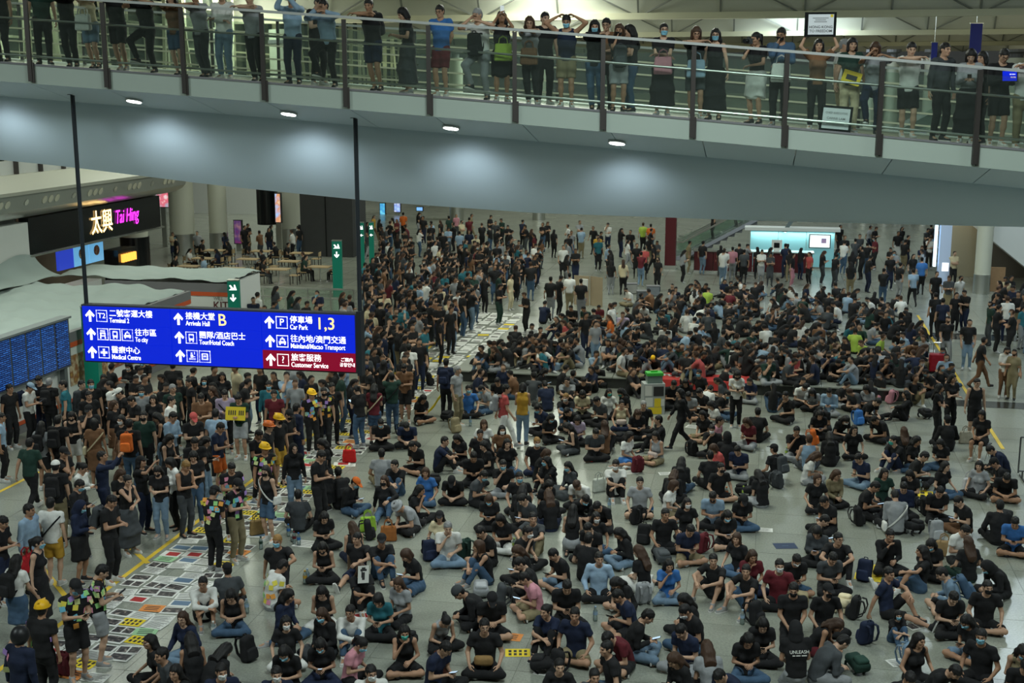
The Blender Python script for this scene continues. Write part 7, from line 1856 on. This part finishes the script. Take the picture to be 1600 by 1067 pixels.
for i, t in enumerate('680,872,n 752,938,g 994,816,k 1005,850,k 1040,885,d 1012,945,g 1177,972,k 848,1034,k 857,1052,k 1110,862,m 628,1005,k 578,842,k 764,938,d 963,694,k 992,736,m 1085,712,k 1152,772,k 1275,690,o 1342,664,a 1335,636,k 1387,622,p 1215,762,d 1452,656,k 1446,804,k 1342,820,k 1437,830,k 1464,844,g 1322,908,n 1322,948,c 1346,966,k 1422,1044,l 1350,1058,e 1327,1000,n 713,676,x 687,660,k 672,602,k 632,684,k 680,756,k 390,1032,k 105,1054,m 1245,950,x 700,880,e 1175,770,k 1560,820,k'.split()):
    a = t.split(','); floor_pack(float(a[0]), float(a[1]), a[2], i % 3 == 1)
for px, py, col, lab in ((613, 842, (.28, .10, .025), 'tan brown leather tote standing behind seated people'), (642, 1058, (.10, .03, .018), 'dark brown leather tote beside the pink t-shirt'), (546, 722, (.50, .015, .015), 'bright red shopping bag on the floor by standing group'), (737, 650, (.55, .57, .56), 'white plastic bag beside the khaki trousers'), (1480, 872, (.26, .17, .08), 'brown paper carrier bag behind the black t-shirts'), (936, 768, (.45, .47, .42), 'pale plastic bag beside the white t-shirt and black trousers'), (585, 824, (.25, .42, .04), 'lime green bag beside the bucket hat'), (1513, 690, (.42, .38, .30), 'cream canvas bag under the folding stool'), (1040, 578, (.50, .16, .26), 'pink cloth bag on the stone plinth'), (403, 835, (.20, .13, .05), 'brown carton bag beside the water bottles'), (1525, 775, (.5, .5, .52), 'white plastic bag beside orange-brown trousers')):
    base = .37 if 'plinth' in lab else 0; p = P(px, py, base); p = p if base else clear_of_people(p, .19)
    tote(Matrix.Translation(p) @ Matrix.Rotation(prn2.uniform(-.6, .6), 4, 'Z'), col, lab, 'shopping_bag' if 'plastic' in lab or 'shopping' in lab or 'carrier' in lab else 'tote_bag')
PET = glassmat('clear_bottle_plastic', (.80, .88, .95), .35, .1)
BOT = MB().lathe((0, 0, 0), [(.028, 0), (.033, .01), (.033, .07), (.030, .085), (.033, .10), (.033, .15), (.014, .19), (.014, .205)], 14).mesh('bottle', True); BCAP = MB().lathe((0, 0, .205), [(.016, 0), (.016, .018)], 10).mesh('cap'); BLAB = MB().lathe((0, 0, .10), [(.0345, 0), (.0345, .045)], 14).mesh('bottle_label', True)
for me, m in ((BOT, PET), (BCAP, PLASTIC), (BLAB, PLASTIC)): me.materials.append(m)
for px, py, c in ((451, 838, 'a'), (457, 846, 'w'), (467, 852, 'a'), (460, 850, 'm'), (481, 913, 'y'), (487, 914, 'b'), (620, 970, 'e'), (952, 797, 'b'), (1012, 808, 'a'), (1161, 777, 'f'), (1166, 972, 'b'), (830, 888, 'b'), (930, 970, 'b'), (334, 994, 'w'), (386, 958, 'b'), (1235, 716, 'f'), (1441, 765, 'b'), (1377, 732, 'k'), (601, 682, 'b'), (1285, 985, 'a'), (735, 666, 'b'), (1132, 782, 'o'), (408, 858, 'e'), (788, 862, 'f')):
    p = clear_of_people(P(px, py), .05, .26); o = link('drink_bottle', BOT, None, None, Matrix.Translation(p) @ Matrix.Scale(1.25, 4)); b = near_person(p); tag(o, f"{CLR[c][1]} labelled drink bottle on floor near {who(b)} wearer {POSE[b['pose']]['txt'].split()[0]}", 'bottle', 'drink bottles'); link('cap', BCAP, None, o).color = (*CLR[c][0], 1); link('bottle_label', BLAB, None, o).color = (*CLR[c][0], 1)
# ------------------------------------------------------------------ single larger props
RB = mat('red_banner', (.48, .035, .03), .75)
bn_ = empty('red_banner', hall(-2.0, 39.1, .375), 'red cloth banner with white brush strokes draped over the stone plinth edge', 'banner'); bI = Matrix.Translation(-hall(-2.0, 39.1, .375))
cl = MB().prism([(38.73, .10), (38.74, .378), (39.75, .376), (39.75, .382), (38.725, .386), (38.715, .10)], -3.6, -.4, lambda a, b, t: hall(t, a, b)).build('cloth', RB, bn_, bI)
for u0, v0, u1, v1 in ((-3.3, 39.0, -2.9, 39.5), (-3.1, 39.5, -2.6, 39.1), (-2.9, 39.25, -2.3, 39.3), (-2.3, 39.0, -2.2, 39.55), (-2.2, 39.5, -1.8, 39.5), (-1.9, 39.0, -1.85, 39.5), (-1.4, 39.1, -.9, 39.2), (-1.15, 39.0, -1.1, 39.55), (-.9, 39.5, -.6, 39.3)):
    MB().bar(hall(u0, v0, .388), hall(u1, v1, .388), .09, .006).build('brush_stroke', SHEETM, bn_, bI)
pp = P(1022, 648); pb = empty('poster_pillar', frame(pp, Vector((1, .1, 0))), 'white box pillar pasted with notices among the seated crowd', 'notice pillar'); MB().box((0, .22, .46), (.62, .44, .92)).build('box', mat('pillar_board', (.35, .37, .36), .6), pb)
for i, (x, z, ww, hh, m) in enumerate(((-.18, .72, .2, .3, SHEETM), (.12, .70, .3, .28, INK), (-.16, .38, .22, .26, SHEETM), (.1, .36, .2, .26, YELP), (.02, .12, .4, .2, YELP), (.24, .36, .1, .2, SHEETM))): MB().box((x, -.004, z), (ww, .006, hh)).build('notice', m, pb)
gc = empty('green_crate', frame(pp + Vector((0, .22, .92)), Vector((1, .1, 0))), 'bright green lidded crate standing on the notice pillar', 'crate'); GC = mat('crate_green', (.05, .42, .05), .4)
MB().box((0, 0, .12), (.44, .32, .22)).build('crate_body', mat('crate_clear', (.16, .22, .20), .3), gc); MB().box((0, 0, .27), (.48, .36, .08)).build('lid', GC, gc); MB().box((-.2, -.14, .12), (.03, .03, .24)).box((.2, -.14, .12), (.03, .03, .24)).build('corner_strip', GC, gc); MB().box((0, 0, .33), (.2, .04, .05)).build('carry_handle', GC, gc)
sp_ = P(1463, 583); su = empty('suitcase', frame(sp_, Vector((1, -.1, 0))), 'red hard suitcase with raised handle beside the yellow floor line', 'suitcase')
link('shell', rbox_mesh('shell', (.52, .28, .62), .06, .018, PLASTIC), None, su, Matrix.Translation((0, 0, .06))).color = (.22, .008, .015, 1)
MB().tube((-.12, .1, .66), (-.12, .1, 1.02), .012, 8).tube((.12, .1, .66), (.12, .1, 1.02), .012, 8).tube((-.12, .1, 1.02), (.12, .1, 1.02), .016, 8).build('pull_handle', STEEL, su)
for x in (-.2, .2):
    for y in (-.1, .1): MB().tube((x - .015, y, .03), (x + .015, y, .03), .03, 12).build('wheel', BLACKG, su)
st = next(r for r in PEOPLE if r['pose'] == 'S0'); fo = empty('folding_stool', Matrix.Translation(st['loc']) @ Matrix.Rotation(R(-40), 4, 'Z'), 'black folding stool with crossed legs under a seated person', 'stool')
MB().box((0, .02, .385), (.40, .36, .025)).build('seat', GREYD, fo)
for x in (-.17, .17):
    MB().tube((x, -.16, 0), (x, .18, .38), .011, 8).build('leg', STEEL, fo); MB().tube((x, .18, 0), (x, -.16, .38), .011, 8).build('leg', STEEL, fo)
ba_ = P(1590, 748); bar_ = empty('crowd_barrier', frame(ba_, Vector((1, -.2, 0))), 'grey metal crowd barrier beside the seated people at hall edge', 'barrier'); PT = mat('barrier_pipe', (.10, .105, .11), .4, .6)
mb = MB()
for a, b in (((0, 0, .15), (0, 0, 1.05)), ((0, 0, 1.05), (2.2, 0, 1.05)), ((0, 0, .2), (2.2, 0, .2)), ((2.2, 0, .15), (2.2, 0, 1.05))): mb.tube(a, b, .02, 8)
mb.build('frame', PT, bar_)
for i in range(10): MB().tube((.2 + i * .2, 0, .2), (.2 + i * .2, 0, 1.05), .009, 6).build('bar', PT, bar_)
for x in (.1, 2.1): MB().tube((x, -.3, .02), (x, .3, .02), .02, 8).tube((x, 0, .02), (x, 0, .2), .02, 8).build('foot', PT, bar_)
yc = P(683, 650); yo = empty('yellow_cloth', yc, 'long twisted yellow cloth held up beside a seated black t-shirt', 'cloth'); mb = MB(); pts = [Vector((-.28 + .085 * i + .03 * math.sin(i), -.05, .12 + .10 * i)) for i in range(8)]
for i, (a, b) in enumerate(zip(pts[:-1], pts[1:])): mb.bar(a, b, .10 + .04 * math.sin(i * 1.7), .05)
mb.build('strip', mat('bright_yellow_cloth', (.66, .50, .02), .8), yo)
ea = P(922, 478); eo = empty('cardboard_screen', frame(ea, Vector((.8, -.6, 0))), 'tall bent cardboard screen standing beside the sheets', 'cardboard'); CB = mat('cardboard', (.33, .26, .17), .85, noise=.1, nscale=4)
for i, (x, a) in enumerate(((-.45, .2), (.25, -.15))): MB().box((x, .1 * i, .65), (.72, .02, 1.3), a).build('panel', CB, eo)
MB().box((-.2, -.22, .95), (.40, .10, .5)).build('white_box', SHEETM, eo)
for px, py, nm, col in ((1005, 470, 'supply_crate', (.10, .11, .12)), (1020, 462, 'supply_crate', (.16, .18, .20)), (985, 458, 'supply_crate', (.3, .3, .28))):
    p = P(px, py); o = link(nm, rbox_mesh('crate_shell', (.6, .4, .45), .03, .03, PLASTIC), None, None, Matrix.Translation(p)); o.color = (*col, 1); tag(o, {.10: 'dark', .16: 'mid grey', .3: 'pale'}[col[0]] + ' supply crate on floor beyond the seated crowd', 'crate'); MB().box((0, 0, .46), (.62, .42, .03)).build('lid', GREYP, o)
print('objects', len(bpy.data.objects), 'triangles', sum(len(p.vertices) - 2 for m in bpy.data.meshes if m.users for p in m.polygons))
